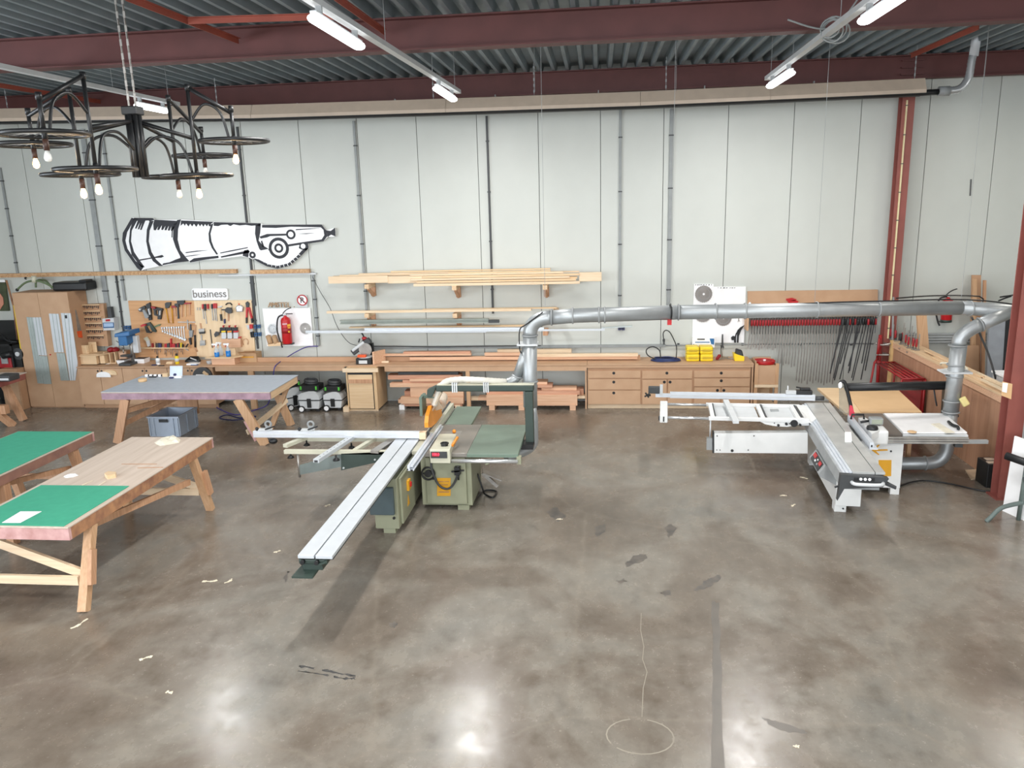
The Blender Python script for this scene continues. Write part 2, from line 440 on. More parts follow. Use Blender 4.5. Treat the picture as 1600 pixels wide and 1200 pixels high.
# back wall of insulated panels, joints recessed
wall = S('wall_back', M().box(X0, X1, YW+.025, YW+.2, 0, 7.2), K_JOINT)
pm = M(); pm.box(0, 1.234, 0, .06, 0, 7.2, .004); pmesh = pm.mesh('wall_panel', K_WALL)
k0 = math.floor((X0-.04)/1.245)
for k in range(k0, 11):
    x = .045+1.245*k
    if x > X1-.6: break
    put('wall_panel', pmesh, wall, None, (x, YW+.005, 0))
S('wall_left', M().box(X0-.2, X0, Y0, YW, 0, 7.2), K_WALL)
S('wall_right', M().box(X1, X1+.2, Y0, YW, 0, 7.2), K_WALL)
S('wall_front', M().box(X0, X1, Y0-.2, Y0, 0, 7.2), K_WALL)

# daylight: unseen windows added behind the viewer to brighten the back wall
for i, xw in enumerate((-11.5,-6.5,-1.5,3.5,8.5)):
    w_ = S('window_%d'%(i+1), M().box(xw-2.0,xw+2.0,Y0+.0,Y0+.06,2.6,6.0), K_LGREY)
    for k in range(2):
        m = M(); m.box(xw-1.9+k*1.93,xw-.03+k*1.93,Y0+.061,Y0+.075,2.7,5.9); S('pane', m, K_FILLPANE, w_)
    ld = bpy.data.lights.new('fill_light','AREA'); ld.shape = 'RECTANGLE'; ld.size = 3.8; ld.size_y = 3.2; ld.energy = REAR_FILL_W; ld.color = (.95,.98,1)
    lo = bpy.data.objects.new('fill_light',ld); COL.objects.link(lo); lo.location = (xw,Y0+.12,4.3); lo.rotation_euler = (math.radians(90),0,0)

w_ = S('window_6', M().box(X0, X0+.06, -1.0, 9.0, 1.2, 4.6), K_LGREY)  # unseen side window, added as cool fill for the left floor and benches
for k in range(4):
    m = M(); m.box(X0+.061, X0+.075, -.9+k*2.46, 1.5+k*2.46, 1.3, 4.5); S('pane', m, K_FILLPANE, w_)
ld = bpy.data.lights.new('fill_light','AREA'); ld.shape = 'RECTANGLE'; ld.size = 9.6; ld.size_y = 3.2; ld.energy = SIDE_FILL_W; ld.color = (.86,.93,1)
lo = bpy.data.objects.new('fill_light',ld); COL.objects.link(lo); lo.location = (X0+.12,4.0,2.9); lo.rotation_euler = (math.radians(90),0,math.radians(-90))

# profiled steel roof deck, ribs running to the back wall
dm = M(); pr = []; x = X0
while x < X1:
    pr += [(x,6.66),(x+.06,6.66),(x+.095,6.79),(x+.235,6.79)]; x += .27
pr.append((x,6.66))
a = [dm.b.verts.new((x,Y0,z)) for x,z in pr]; b = [dm.b.verts.new((x,YW,z)) for x,z in pr]
for i in range(len(pr)-1): dm.b.faces.new((a[i],a[i+1],b[i+1],b[i]))
dm.box(X0, X1, Y0, YW, 6.80, 6.9)
ceil = S('ceiling', dm, K_DECK)

def ibeam_x(y, zb, zt, w, xa, xb):
    m = M(); m.box(xa,xb,y-w/2,y+w/2,zb,zb+.02); m.box(xa,xb,y-w/2,y+w/2,zt-.02,zt); m.box(xa,xb,y-.007,y+.007,zb+.02,zt-.02); return m
for y, w, nm in ((16.32,.2,'trim_1'), (11.22,.24,'trim_2'), (5.75,.24,'trim_3')):
    S(nm, ibeam_x(y, 6.24, 6.655, w, X0, X1), K_BEAM)
# cross braces under the deck
def brace(n, p, q):
    m = M(); m.bar(p, q, .07, .01); m.bar(V(p)-V((0,0,.035)), V(q)-V((0,0,.035)), .01, .07); S(n, m, K_BRACE)
brace('trim_4', G(195,-10,6.5), G(372,60,6.5))
brace('trim_5', G(293,28,6.5), G(525,21,6.5))
brace('trim_6', G(-10,129,6.5), G(165,158,6.5))
brace('trim_7', G(1424,84,6.5), G(1530,38,6.5))
brace('trim_8', G(522,-10,6.5), G(600,46,6.5))
# steel columns
def column(n, x, y, w=.22, d=.22):
    m = M(); m.box(x-w/2,x+w/2,y-d/2,y-d/2+.018,0,6.24); m.box(x-w/2,x+w/2,y+d/2-.018,y+d/2,0,6.24); m.box(x-.01,x+.01,y-d/2+.018,y+d/2-.018,0,6.24)
    m.box(x-w/2-.04,x+w/2+.04,y-d/2-.04,y+d/2+.04,0,.02)
    return S(n, m, K_COL)
column('trim_9', 5.75, 16.36)
column('trim_10', 5.63, 11.14)
# small bolts and a cleat where the column meets the beam
m = M()
for z in (6.3,6.42,6.54):
    m.box(5.55,5.95,16.18,16.215,z,z+.02)
S('trim_11', m, K_BEAM)

# surface conduits down the back wall
K_CONDG = mt('grey_conduit', (146,150,150), .5)
def vline(px0, py0, px1, py1, w, lab, mat=K_CONDG, y=16.56, d=.04, nm='cable_conduit'):
    a, b = W(px0,py0,y), W(px1,py1,y); x = (a.x+b.x)/2
    m = M(); m.box(x-w/2,x+w/2,y,YW+.004,min(a.z,b.z),max(a.z,b.z),.003)
    t = multi(nm, lab, 'conduit', [('duct', m, mat)], 'conduits on the back wall')
    k = M(); n = 4; z0, z1 = min(a.z,b.z), max(a.z,b.z)
    for i in range(n):
        z = z0+(z1-z0)*(i+.5)/n; k.box(x-w/2-.012,x+w/2+.012,y-.004,YW+.002,z,z+.025)
    t.p('clip', k, K_DARK if mat is K_CONDG else mat)
vline(-4,262,30,432,.045,'thin grey conduit rising beside the tall brown locker')
vline(124,202,172,490,.11,'wide grey cable trunking running down to the fuse box')
vline(157,207,196,470,.05,'grey conduit dropping to the left edge of the tool board')
vline(371,198,397,478,.04,'dark slim conduit passing behind the telescope sign', K_DARK)
vline(548,189,577,492,.05,'grey conduit passing behind the left end of the timber shelf')
vline(759,181,771,490,.04,'dark slim conduit above the middle of the timber shelf', K_DARK)
vline(972,172,966,502,.05,'grey conduit above the small double socket')
vline(1049,170,1045,492,.07,'broad grey conduit above the coiled blue hose')
vline(486,425,500,540,.05,'short grey conduit right of the fire extinguisher board')
vline(391,428,402,545,.035,'thin conduit between tool board and extinguisher board', K_DARK)
vline(176,430,197,522,.03,'short thin conduit dropping to blue sockets by tool board', K_DARK)
# cable rail along the wall
m = M(); m.tube([W(1040,540,16.54), W(1160,538,16.54), W(1290,537,16.54), (5.55,16.54,W(1380,537,16.54).z)], .014, 6)
m2 = M()
for px in (1060,1160,1250,1330):
    c = W(px,538,16.57); m2.box(c.x-.02,c.x+.02,16.55,YW,c.z-.02,c.z+.02)
multi('wall_pipe', 'thin grey pipe running low along the wall behind the clamps', 'pipe', [('pipe', m, K_CONDG), ('bracket', m2, K_DARK)])
m = M(); m.box(W(560,542,16.55).x, W(1040,542,16.55).x, 16.55, YW, W(800,544,16.55).z, W(800,540,16.55).z)
solo('wall_cable_tray', 'thin grey cable strip along wall above the worktop timber', 'conduit', m, K_CONDG)

# ---------- tube-lamp rows ----------
lampmat = K_TUBE
def fitting(x, y, lab, L=1.56, warm=False):
    t = T('tube_lamp', lab, 'lamp', (x, y, FIT_Z), 'LED tube fittings under the roof')
    w = .15
    m = M(); m.box(x-.035,x+.035,y-L/2+.05,y+L/2-.05,FIT_Z+.075,FIT_Z+.10,.006); t.p('housing', m, K_LGREY)
    m = M(); ring = []; n = 12                                     # opal capsule, rounded at both ends
    prof = [(y-L/2,.0),(y-L/2+.01,.45),(y-L/2+.035,.75),(y-L/2+.075,.93),(y-L/2+.12,1),(y+L/2-.12,1),(y+L/2-.075,.93),(y+L/2-.035,.75),(y+L/2-.01,.45),(y+L/2,.0)]
    for yy, k in prof:
        k = max(k,.02); ring.append([m.b.verts.new((x+math.cos(2*math.pi*i/n)*w/2*k, yy, FIT_Z+.035+math.sin(2*math.pi*i/n)*.042*k)) for i in range(n)])
    for A_, B_ in zip(ring, ring[1:]):
        for i in range(n): m.b.faces.new((A_[i],A_[(i+1)%n],B_[(i+1)%n],B_[i])).smooth = True
    m.b.faces.new(ring[0][::-1]); m.b.faces.new(ring[-1]); t.p('diffuser', m, lampmat)
    for s in (-1,1):
        m = M(); m.box(x-.03,x+.03,y+s*L*.36-.015,y+s*L*.36+.015,FIT_Z+.09,FIT_Z+.17); t.p('bracket', m, K_GREY)
    ld = bpy.data.lights.new('tube_light', 'AREA'); ld.shape = 'RECTANGLE'; ld.size = .12; ld.size_y = L-.06; ld.energy = TUBE_W*L/1.56
    ld.color = (1, .93, .82) if warm else (1, .985, .96)
    if warm: ld.energy *= .4  # dimmer light for the added far right row
    lo = bpy.data.objects.new('tube_light', ld); COL.objects.link(lo); lo.parent = t.o; lo.location = (0,0,-.012)
names = {-2.44:'middle', 2.77:'right', -7.55:'left', 7.70:'added far right'}
LEAN = {-2.44:.0335, 2.77:.014, -7.55:.02, 7.70:0}
for rx in FIT_ROWS:
    for j, fy in enumerate(FIT_Y):
        if rx < -5 and j == 1: continue
        where = ('far tube lamp, nearest the back wall, on the %s ceiling rail','large near tube lamp on the %s ceiling rail','tube lamp on the %s rail above the viewer','tube lamp on the %s rail behind the viewer')[j] % names[rx]
        fitting(rx+LEAN[rx]*(fy-13.25), fy+(.2 if rx < -5 and j == 0 else 0), 'bright white '+where, 1.0 if rx < -5 and j == 0 else 1.56, rx > 7)
    t = T('lamp_rail', 'grey steel lamp rail carrying the %s row of tube lamps' % names[rx], 'rail', (rx, 14.3, FIT_Z+.17))
    m = M(); m.bar((rx-LEAN[rx]*16.2,-3,FIT_Z+.20),(rx+LEAN[rx]*1.05,14.3,FIT_Z+.20),.09,.06); t.p('rail', m, K_LGREY)
    m = M()
    for y in (14.0,12.4,10.0,8.0,4): xx = rx+LEAN[rx]*(y-13.25); m.cyl((xx,y,FIT_Z+.22),(xx,y,6.80),.004,None,5)
    t.p('hanger_wire', m, K_GREY)
# thin cable from the right rail end along the wall beam
m = M(); m.tube([(rx_, 16.16, z) for rx_, z in ((-2.1,6.12),(0,6.10),(2.4,6.08),(5.3,6.1))], .012, 5); m.tube([(-11,16.16,6.14),(-6,16.16,6.12),(-4.4,16.16,6.12)], .012, 5)
m2 = M()
for x in range(-10,6,2): m2.box(x-.01,x+.01,16.15,16.22,6.09,6.26)
multi('beam_cable', 'thin pale cable clipped along the underside of the wall beam', 'cable', [('cable', m, K_GREY), ('clip', m2, K_GREY)])

c = G(1297,44,6.16); m = M()
for k in range(4): m.ring(c+V((.03*k,.02*k,-.03*(k % 2))), .11+.015*k, .011, (.5,1,.3*k), 18, 6)
m.tube(smooth([c+V((-.5,0,.12)),c+V((-.2,.02,.02)),c,c+V((.15,0,.10)),c+V((.4,0,.46))],5),.011,6)
solo('cable_bundle', 'coil of grey cables tied where right lamp rail passes the beam', 'cable', m, K_CONDG)
# ---------- radiant heater hood ----------
hy = 15.25
hp = [W(-60,195,hy), W(120,192,hy), W(400,189,hy), W(700,180,hy), W(1000,170,hy), W(1200,161,hy), W(1440,150,hy)]
t = T('radiant_heater', 'long beige radiant heater hood hanging along the back wall', 'heater', (-2.5, hy, 5.85))
for i in range(6):
    a, b = hp[i], hp[i+1]; m = M()
    pr = [(-.22,0),(-.2,.02),(-.1,.22),(.1,.22),(.2,.02),(.22,0),(.22,.06),(.11,.25),(-.11,.25),(-.22,.06)]
    va = [m.b.verts.new((a.x, hy+y, a.z+.03+z)) for y, z in pr]; vb = [m.b.verts.new((b.x-.006, hy+y, b.z+.03+z)) for y, z in pr]
    for k in range(10): m.b.faces.new((va[k], va[(k+1)%10], vb[(k+1)%10], vb[k]))
    t.p('hood_section', m, K_HOOD)
m = M(); m.tube([p+V((0,-.06,.045)) for p in hp]+[hp[-1]+V((.25,-.06,.05))], .05, 8); m.tube([p+V((0,.08,.05)) for p in hp], .05, 8); t.p('burner_tube', m, K_BLACK)
m = M()
for px in (12,340,678,835,1040,1425):
    m = M(); x = W(px,170,hy).x; z0 = min(hp, key=lambda p: abs(p.x-x)).z+.28
    n = int((6.66-z0)/.05)
    for k in range(n):
        z = z0+k*(6.66-z0)/n; m.bar((x,hy,z),(x,hy,z+.05),.022 if k % 2 else .006,.006 if k % 2 else .022,(0,1,0))
    t.p('hanging_chain', m, K_GREY)
e = hp[-1]+V((.25,-.06,.06)); top = V((e.x+.42, hy, 6.62))
m = M(); m.cyl(e, e+V((.18,0,0)), .08, None, 14); t.p('fan_box', m, K_GREY)
m = M(); pts = smooth([e+V((.15,0,0)), e+V((.35,0,.03)), e+V((.47,0,.2)), e+V((.5,0,.5)), e+V((.52,0,.6))], 10)
m.tube(pts, [.062+.006*(i % 2) for i in range(len(pts))], 14); t.p('flexible_flue', m, K_CHROME)
m = M(); m.cyl(e+V((.52,0,.55)), e+V((.56,0,1.15)), .075, None, 14); t.p('flue_pipe', m, K_ALU)

# loose hanging chains and wires from the roof
def chain(x, y, z0, z1, lab, r=.03):
    m = M(); n = int((z1-z0)/.07)
    for k in range(n):
        z = z0+k*(z1-z0)/n; m.bar((x,y,z),(x,y,z+.07),r if k % 2 else .008,.008 if k % 2 else r,(0,1,0))
    solo('hanging_chain', lab, 'chain', m, K_GREY, 'chains and cords hanging from the roof')
def cord(px, y, z0, lab, r=.006):
    x = W(px, 150, y).x; solo('hanging_cord', lab, 'cord', M().cyl((x,y,z0),(x,y,6.80),r*.5,None,5), K_CONDG, 'chains and cords hanging from the roof')
cord(836,13.5,5.95,'thin white cord hanging left of the middle heater chain')
cord(1056,13.8,5.9,'thin white cord hanging right of the middle heater chain')
cord(1535,14.6,5.6,'thin white cord hanging at the far right beside the flue')
# ======================= WORKTOP RUN =======================
WF, WZ = 15.85, .95      # front edge, height of the worktop
def wx(px, Y=WF, py=600): return W(px, py, Y).x
t = T('worktop', 'long brown continuous worktop along the whole back wall', 'worktop', (-4, 16.2, WZ-.03))
xl, xr = W(107,456,16.0).x+.012, W(1178,575,WF).x
xa, xb, xc = W(335,571,WF).x, W(540,571,WF).x, W(917,571,WF).x
m = M(); m.box(xl, xa, WF, YW, WZ-.022, WZ-.0015, .003); m.box(xa+.004, xb, WF, YW, WZ-.022, WZ-.0015, .003)
m.box(xb+.004, xc, WF, YW, WZ-.022, WZ-.0015, .003); m.box(xc+.004, xr, WF, YW, WZ-.022, WZ-.0015, .003); t.p('top_board', m, K_MDFX)
m = M(); m.box(xa, wx(540), WF+.015, WF+.04, WZ-.115, WZ-.024); m.box(wx(602), wx(917), WF+.015, WF+.04, WZ-.135, WZ-.024); m.box(wx(917), xr, WF+.012, WF+.03, WZ-.075, WZ-.024)
t.p('front_rail', m, K_MDFX)
m = M(); m.box(wx(340,16.3), wx(1000,16.3), 16.30, 16.34, WZ, WZ+.095); t.p('back_fence', m, K_MDFD)
m = M(); m.box(wx(728), wx(734), WF+.02, WF+.09, 0, WZ-.023); m.box(wx(388), wx(397), WF+.02, WF+.09, 0, WZ-.023)
t.p('support_post', m, K_PINEZ)

def hole(m, x, y, z, r=.022): m.cyl((x,y-.003,z),(x,y+.004,z), r, None, 12)
# left cupboards (two doors each)
CX = W(107,456,16.0).x+.014; DW = (wx(334)-CX)/6
for u in range(3):
    x0 = CX+u*2*DW
    t = T('base_cupboard', ('left','middle','right')[u]+' two-door brown cupboard under the worktop beneath the tool board', 'cabinet', (x0+DW, 16.2, 0), 'brown cupboards under the left worktop')
    m = M(); m.box(x0+.003, x0+2*DW-.003, WF+.05, YW-.02, .09, WZ-.024); t.p('carcass', m, K_MDFD)
    m = M(); m.box(x0+.003, x0+2*DW-.003, WF+.10, WF+.13, 0, .088); t.p('plinth', m, K_MDFD)
    for k in range(2):
        m = M(); m.box(x0+k*DW+.005, x0+(k+1)*DW-.005, WF+.025, WF+.048, .10, WZ-.04, .002); d = t.p('door', m, K_MDFX)
        m = M(); hole(m, x0+DW+(-.045 if k == 0 else .045), WF+.025, WZ-.10); t.p('finger_hole', m, K_BLACK, d)
# half-round white boards screwed to the first cupboard
for n, (x0, x1, dy) in enumerate(((152,174,.0),(160,183,.02))):
    a, b = W(x0,589,WF), W(x1,589,WF); m = M(); k = 10; z0 = a.z; R = (b.x-a.x)/2
    y0 = WF-.045+.035*(1-n) if n == 0 else WF-.01
    pts = [(a.x+R-R*math.cos(math.pi*i/k), WF-.03 if n == 0 else WF-.001, z0+.12*math.sin(math.pi*i/k)**.6+(.04 if n else 0)) for i in range(k+1)]
    m.prism(pts, (0,.026,0))
    solo('half_round_board', ('front white half-round board','rear half-round board with raw edge')[n]+' fixed to the left brown cupboard door', 'board', m, K_WHITE if n == 0 else K_PLYX)

# narrow pale cabinet at the saw station
x0, x1, y0 = wx(541,15.68), wx(588,15.68), 15.68
t = T('narrow_cabinet', 'narrow pale plywood cabinet under the mitre saw with one door', 'cabinet', ((x0+x1)/2, 16.1, 0))
m = M(); m.box(x0, x1, y0+.02, 16.45, .03, WZ-.024); t.p('carcass', m, K_PLYZ)
m = M(); m.box(x0-.05, x1+.06, y0-.03, y0+.02, WZ-.10, WZ-.023); t.p('top_rail', m, K_PINEX)
m = M(); m.box(x0+.05, x1-.08, y0-.0, y0+.018, .06, WZ-.16); d = t.p('door', m, K_PLYX)
m = M(); m.box(x0+.05, x1-.08, y0-.02, y0-.001, WZ-.34, WZ-.26); t.p('pull_rail', m, K_LEG, d)
m = M(); m.box(x0+.035, x1-.065, y0+.012, y0+.0195, .045, WZ-.12); t.p('shadow_gap', m, K_BLACK)
m = M(); m.box(x0-.09, x0+.03, y0-.06, y0+.15, 0, .10); m.box(x0+.03, x1, y0+.03, y0+.06, 0, .03); t.p('foot_block', m, K_PINEX)

# drawer units at the right
def unit(pxa, pxb, lab, fronts):
    xa, xb = wx(pxa), wx(pxb)
    t = T('drawer_unit', lab, 'cabinet', ((xa+xb)/2, 16.2, 0), 'brown fronted units under the right worktop')
    m = M(); m.box(xa, xb, WF+.045, YW-.02, .10, WZ-.075); t.p('carcass', m, K_MDFD)
    m = M(); m.box(xa, xb, WF+.10, WF+.12, 0, .098); t.p('plinth', m, K_PINEX)
    for kind, fx0, fx1, fy0, fy1, hx, hy in fronts:
        a = W(fx0,fy1,WF+.02); b = W(fx1,fy0,WF+.02); m = M(); m.box(a.x+.004,b.x-.004,WF+.018,WF+.043,max(a.z,.105)+.003,min(b.z,WZ-.08)-.003,.002)
        f = t.p(kind, m, K_MDFX); h = W(hx,hy,WF+.018); m = M(); hole(m, h.x, WF+.018, h.z, .03); t.p('finger_hole', m, K_BLACK, f)
unit(918,1002,'left drawer unit with three wide brown drawers',[('drawer',919,1001,579,591,959,583),('drawer',919,1001,592,609,959,597),('drawer',919,1001,610,635,959,614)])
unit(1002,1083,'middle unit with one drawer above two brown doors',[('drawer',1003,1082,579,592,1042,583),('door',1003,1042,593,635,1038,597),('door',1043,1082,593,635,1047,597)])
unit(1083,1173,'right unit with two drawers above two brown doors',[('drawer',1084,1172,579,590,1127,583),('drawer',1084,1172,591,604,1127,595),('door',1084,1126,605,635,1121,610),('door',1127,1172,605,635,1131,610)])
for xe_, lab in ((wx(915.5),'left'),(xr-.015,'right')):
    m = M(); m.box(xe_-.016, xe_+.016, WF+.045, YW-.03, 0, WZ-.024); solo('end_upright', 'upright brown end board at the %s end of the drawer units'%lab, 'board', m, K_MDFX)

# timber stacks under the worktop
def board(pxa, pya, pxb, pyb, Y, depth, lab, mat=K_REDX, group='planks stacked under the worktop', nm='plank'):
    pm_ = (pxa+pxb)/2; pn = (pya+pyb)/2; a, b = W(pxa, pn, Y), W(pxb, pn, Y); m = M()
    gp_ = .006 if 'shelf' in group else .001; m.box(a.x, b.x, Y, Y+depth, W(pm_,pyb,Y).z+gp_, W(pm_,pya,Y).z-gp_, .003)
    return solo(nm, lab, 'plank', m, mat, group)
LS = 'in the left stack under the worktop'
board(626,621,724,631,15.82,.16,'thick light round-edged plank at the bottom front '+LS)
board(622,624,632,630,15.99,.3,'pale plank end poking out at the bottom left '+LS)
board(630,631,722,635,15.84,.35,'thin flat plank lying lowest '+LS, K_RED2)
board(632,611,690,620,15.98,.24,'square plank end second from bottom '+LS, K_RED2)
board(641,605,724,620,15.86,.11,'wide upright plank in the middle '+LS)
board(609,599,716,605,15.84,.18,'long plank jutting furthest left '+LS)
board(629,594,706,599,15.9,.18,'short dark plank above the long jutting one '+LS, K_RED2)
board(640,592,704,596,15.86,.035,'thin pale plank edge on front near the top '+LS)
board(606,586,720,593,15.92,.24,'reddish heavy plank near the top '+LS, K_RED2)
board(622,581,716,585.5,15.96,.2,'dark weathered plank topmost '+LS, K_DARK)
for i, px in enumerate((629,716)):
    a = W(px,645,15.84); m = M(); m.box(a.x-.055,a.x+.055,15.8,16.3,0,.10); solo('bearer_block', ('white-ended','raw')[i]+' bearer block carrying the left timber stack', 'block', m, K_WHITE if i == 0 else K_PINEX)
RS = 'in the right stack under the worktop'
board(760,617,902,634,15.80,.20,'wide thick plank facing front at the bottom '+RS)
board(747,621,762,626,15.99,.25,'short plank end jutting left '+RS)
board(732,622,756,626,16.02,.2,'thin pale strip jutting left behind post '+RS, K_PINEX)
board(836,611,906,617,15.84,.3,'dark red plank lying on the wide front plank '+RS, K_RED2)
board(846,606,901,611,15.92,.25,'flat plank third from the top '+RS)
board(840,602,863,606,15.86,.3,'short narrow plank end second from the top '+RS, K_RED2)
board(838,597,855,601.5,15.94,.3,'small stub of wood topmost '+RS)
board(890,608,912,618,16.02,.25,'plank jutting right toward the drawers '+RS, K_RED2)
board(900,619,914,623,15.9,.3,'thin raw plank tip lowest at right '+RS, K_PINEX)
board(760,606,836,616.6,15.9,.2,'broad reddish plank partly behind the dust duct '+RS, K_RED2)
for i, px in enumerate((769,815,895)):
    a = W(px,643,15.8); m = M(); m.box(a.x-.06,a.x+.06,15.78,16.35,0,.125)
    solo('bearer_block', ('left','middle','right')[i]+' square bearer block under the right timber stack', 'block', m, K_REDX)

# ---------- wheeled dust extractors ----------
def extractor(xc, y, w, lab, turn=0.0, hh=1.0):
    t = T('dust_extractor', lab, 'dust extractor', (xc, y, 0), 'dust extractors under the worktop', turn, True)
    d = .36
    m = M(); m.hexa([(-w/2+.03,-d/2,.07),(w/2-.03,-d/2,.07),(w/2-.03,d/2,.07),(-w/2+.03,d/2,.07),(-w/2,-d/2,.24*hh),(w/2,-d/2,.24*hh),(w/2,d/2,.24*hh),(-w/2,d/2,.24*hh)], .012); t.p('tank', m, K_LGREY)
    m = M(); m.box(-w/2-.004,w/2+.004,-d/2-.004,d/2+.004,.24*hh,.262*hh,.004); t.p('seam', m, K_BLACK)
    m = M(); pts = [(-w/2,.262*hh),(w/2,.262*hh),(w/2-.01,.33*hh),(w/2-.06,.41*hh),(w/2-.12,.44*hh),(.0,.44*hh),(-w/2+.06,.40*hh),(-w/2,.365*hh)]
    m.prism([(a,-d/2,z) for a, z in pts], (0,d,0)); t.p('lid', m, K_LGREY)
    m = M(); m.box(-.045,.045,-d/2-.02,-d/2-.002,.10,.29*hh,.005); t.p('latch', m, K_BLACK)
    m = M(); m.box(-w/2+.02,w/2-.01,-d/2+.03,d/2,.44*hh,.56*hh,.012); k = t.p('hose_bin', m, K_BLACK)
    m = M()
    for s in (-1,1): m.box(s*w*.36-.018,s*w*.36+.018,-d/2+.012,-d/2+.03,.47*hh,.545*hh,.005)
    t.p('green_clip', m, K_LIME, k)
    m = M()
    for q in range(5):
        m.ring((0,.03,.575*hh+q*.018), .12+.012*(q % 2), .02, (0.1,0,1), 20, 6)
    t.p('coiled_hose', m, K_DARK)
    for s in (-1,1):
        m = M(); m.cyl((-w/2+.06,s*(d/2+.01)-.02,.07),(-w/2+.06,s*(d/2+.01)+.02,.07),.07,None,16); wv = t.p('wheel', m, K_BLACK)
        m = M(); m.cyl((-w/2+.06,s*(d/2+.01)-.026,.07),(-w/2+.06,s*(d/2+.01)+.026,.07),.05,None,14); t.p('wheel_hub', m, K_WHITE, wv)
    m = M(); m.cyl((w/2-.07,-d/2+.05,.03),(w/2-.07,-d/2+.09,.03),.03,None,10); m.box(w/2-.11,w/2-.03,-d/2+.03,-d/2+.11,.03,.07); t.p('castor', m, K_BLACK)
    return t
c = G(490,641); extractor(c.x-.02, 15.78, .46, 'white and black wheeled dust extractor, middle of three under the worktop', 0, 1.02)
c = G(522,639); extractor(c.x+.05, 15.86, .40, 'white and black dust extractor beside the narrow pale cabinet', 0, .95)
c = G(456,643); extractor(c.x-.10, 15.92, .36, 'tall white dust extractor behind the grey bench leg', math.radians(48), 1.1)

# ---------- reel stand ----------
x0, x1, y0, y1 = W(1177,640,15.86).x, W(1214,640,15.86).x, 15.86, 16.4
t = T('reel_stand', 'open wooden stand holding a red reel beside drawer units', 'stand', ((x0+x1)/2, 16.1, 0))
for x, y in ((x0,y0),(x1-.06,y0),(x0,y1-.06),(x1-.06,y1-.06)):
    m = M(); m.box(x,x+.06,y,y+.06,0,.94); t.p('leg', m, K_PINEZ)
m = M(); m.box(x0+.06,x1-.06,y0+.02,y0+.035,.52,.90); m.box(x0+.02,x0+.035,y0+.06,y1-.06,.52,.98); m.box(x1-.035,x1-.02,y0+.06,y1-.06,.52,.90); m.box(x0+.06,x1-.06,y1-.04,y1-.02,.52,.98); t.p('side_panel', m, K_MDFX)
m = M(); m.box(x0,x1,y0-.01,y0+.055,.46,.515); m.box(x0+.04,x1-.04,y0+.06,y1-.06,.49,.51); m.box(x0+.02,x1-.02,y0+.04,y1-.04,.06,.08); m.box(x0+.05,x1-.05,y1-.05,y1-.03,.08,.49); t.p('shelf', m, K_PINEX)
c = V(((x0+x1)/2, 16.13, .90))
m = M(); m.cyl(c, c+V((0,0,.05)), .205, None, 28); m.ring(c+V((0,0,.05)), .2, .012, n=28); k = multi('cable_reel', 'round red plastic reel disc sitting in the wooden stand', 'reel', [('disc', m, K_RED)])
m = M()
for i in range(9):
    a = 2*math.pi*i/9; m.box(c.x+.13*math.cos(a)-.02, c.x+.13*math.cos(a)+.02, c.y+.13*math.sin(a)-.008, c.y+.13*math.sin(a)+.008, .951, .956)
k.p('slot', m, K_REDD)
m = M(); m.cyl(c+V((0,0,.045)), c+V((0,0,.075)), .028, None, 14); k.p('hub', m, K_WHITE)
m = M(); m.box(x0+.06,x1-.06,y0+.06,y1-.06,.885,.898); t.p('reel_tray', m, K_MDFD)

# ======================= TALL LOCKER =======================
x0, x1, y0, zt = W(20,455,16.0).x, W(107,456,16.0).x, 15.95, 2.58
xm = (x0+x1)/2-.05
t = T('tall_locker', 'tall brown board locker with two doors left of the worktop', 'locker', (xm, 16.25, 0))
m = M(); m.box(x0+.0, x1, y0+.03, YW-.02, .0, zt); t.p('carcass', m, K_MDFD)
for a, b, lab in ((x0,xm,'left'),(xm,x1,'right')):
    m = M(); m.box(a+.003,b-.003,y0,y0+.028,.03,zt-.005,.003); d = t.p('door', m, K_MDFX)
    if lab == 'left':
        m = M(); m.cyl(W(79,554,y0)+V((0,.006,0)), W(79,554,y0)-V((0,.02,0)), .014, None, 10); t.p('knob', m, K_RED, d)
# aluminium guide rails hung on the doors
zq = Z(0,420,.25)
K_ALUD = mt('dull_aluminium', (176,186,184), .45, metal=.5, var=.08)
for i, (pts, mat, lab) in enumerate([
    ([(165,302),(205,304),(272,718),(235,716)], K_ALUD, 'long dull aluminium rail, leftmost on the locker doors'),
    ([(205,304),(254,303),(292,542),(240,540)], K_ALUP, 'bright short aluminium rail at top of the left locker door'),
    ([(242,544),(294,546),(320,720),(275,720)], K_ALUD, 'grey-green short rail at the bottom of the left locker door'),
    ([(305,280),(365,282),(398,522),(340,522)], K_ALUP, 'bright aluminium rail left of two on the right locker door'),
    ([(352,526),(402,526),(432,698),(380,698)], K_ALUD, 'dull lower aluminium rail on the right locker door'),
    ([(380,277),(440,278),(484,590),(470,698),(436,698)], K_ALUP, 'longest bright rail with dark tag, right edge of locker')]):
    q = zq(*pts); m = M(); m.plate(q, y0-.022, .02)
    tt = multi('guide_rail', lab, 'rail', [('rail', m, mat)], 'aluminium rails on the locker')
    m = M(); n = len(q); a, b = q[0], q[1]; e0, e1 = q[-1], q[-2] if n == 4 else q[3]
    for f in (.35,.75):
        p = (a[0]+(b[0]-a[0])*f, a[1]+(b[1]-a[1])*f); r = (e0[0]+(e1[0]-e0[0])*f, e0[1]+(e1[1]-e0[1])*f)
        m.bar(W(*p,y0-.024), W(*r,y0-.024), .012, .008, (0,1,0))
    tt.p('ridge', m, K_ALUD)
    if i == 5:
        m = M(); m.plate(zq((404,290),(418,290),(420,310),(406,310)), y0-.026, .003); tt.p('tag', m, K_BLACK)
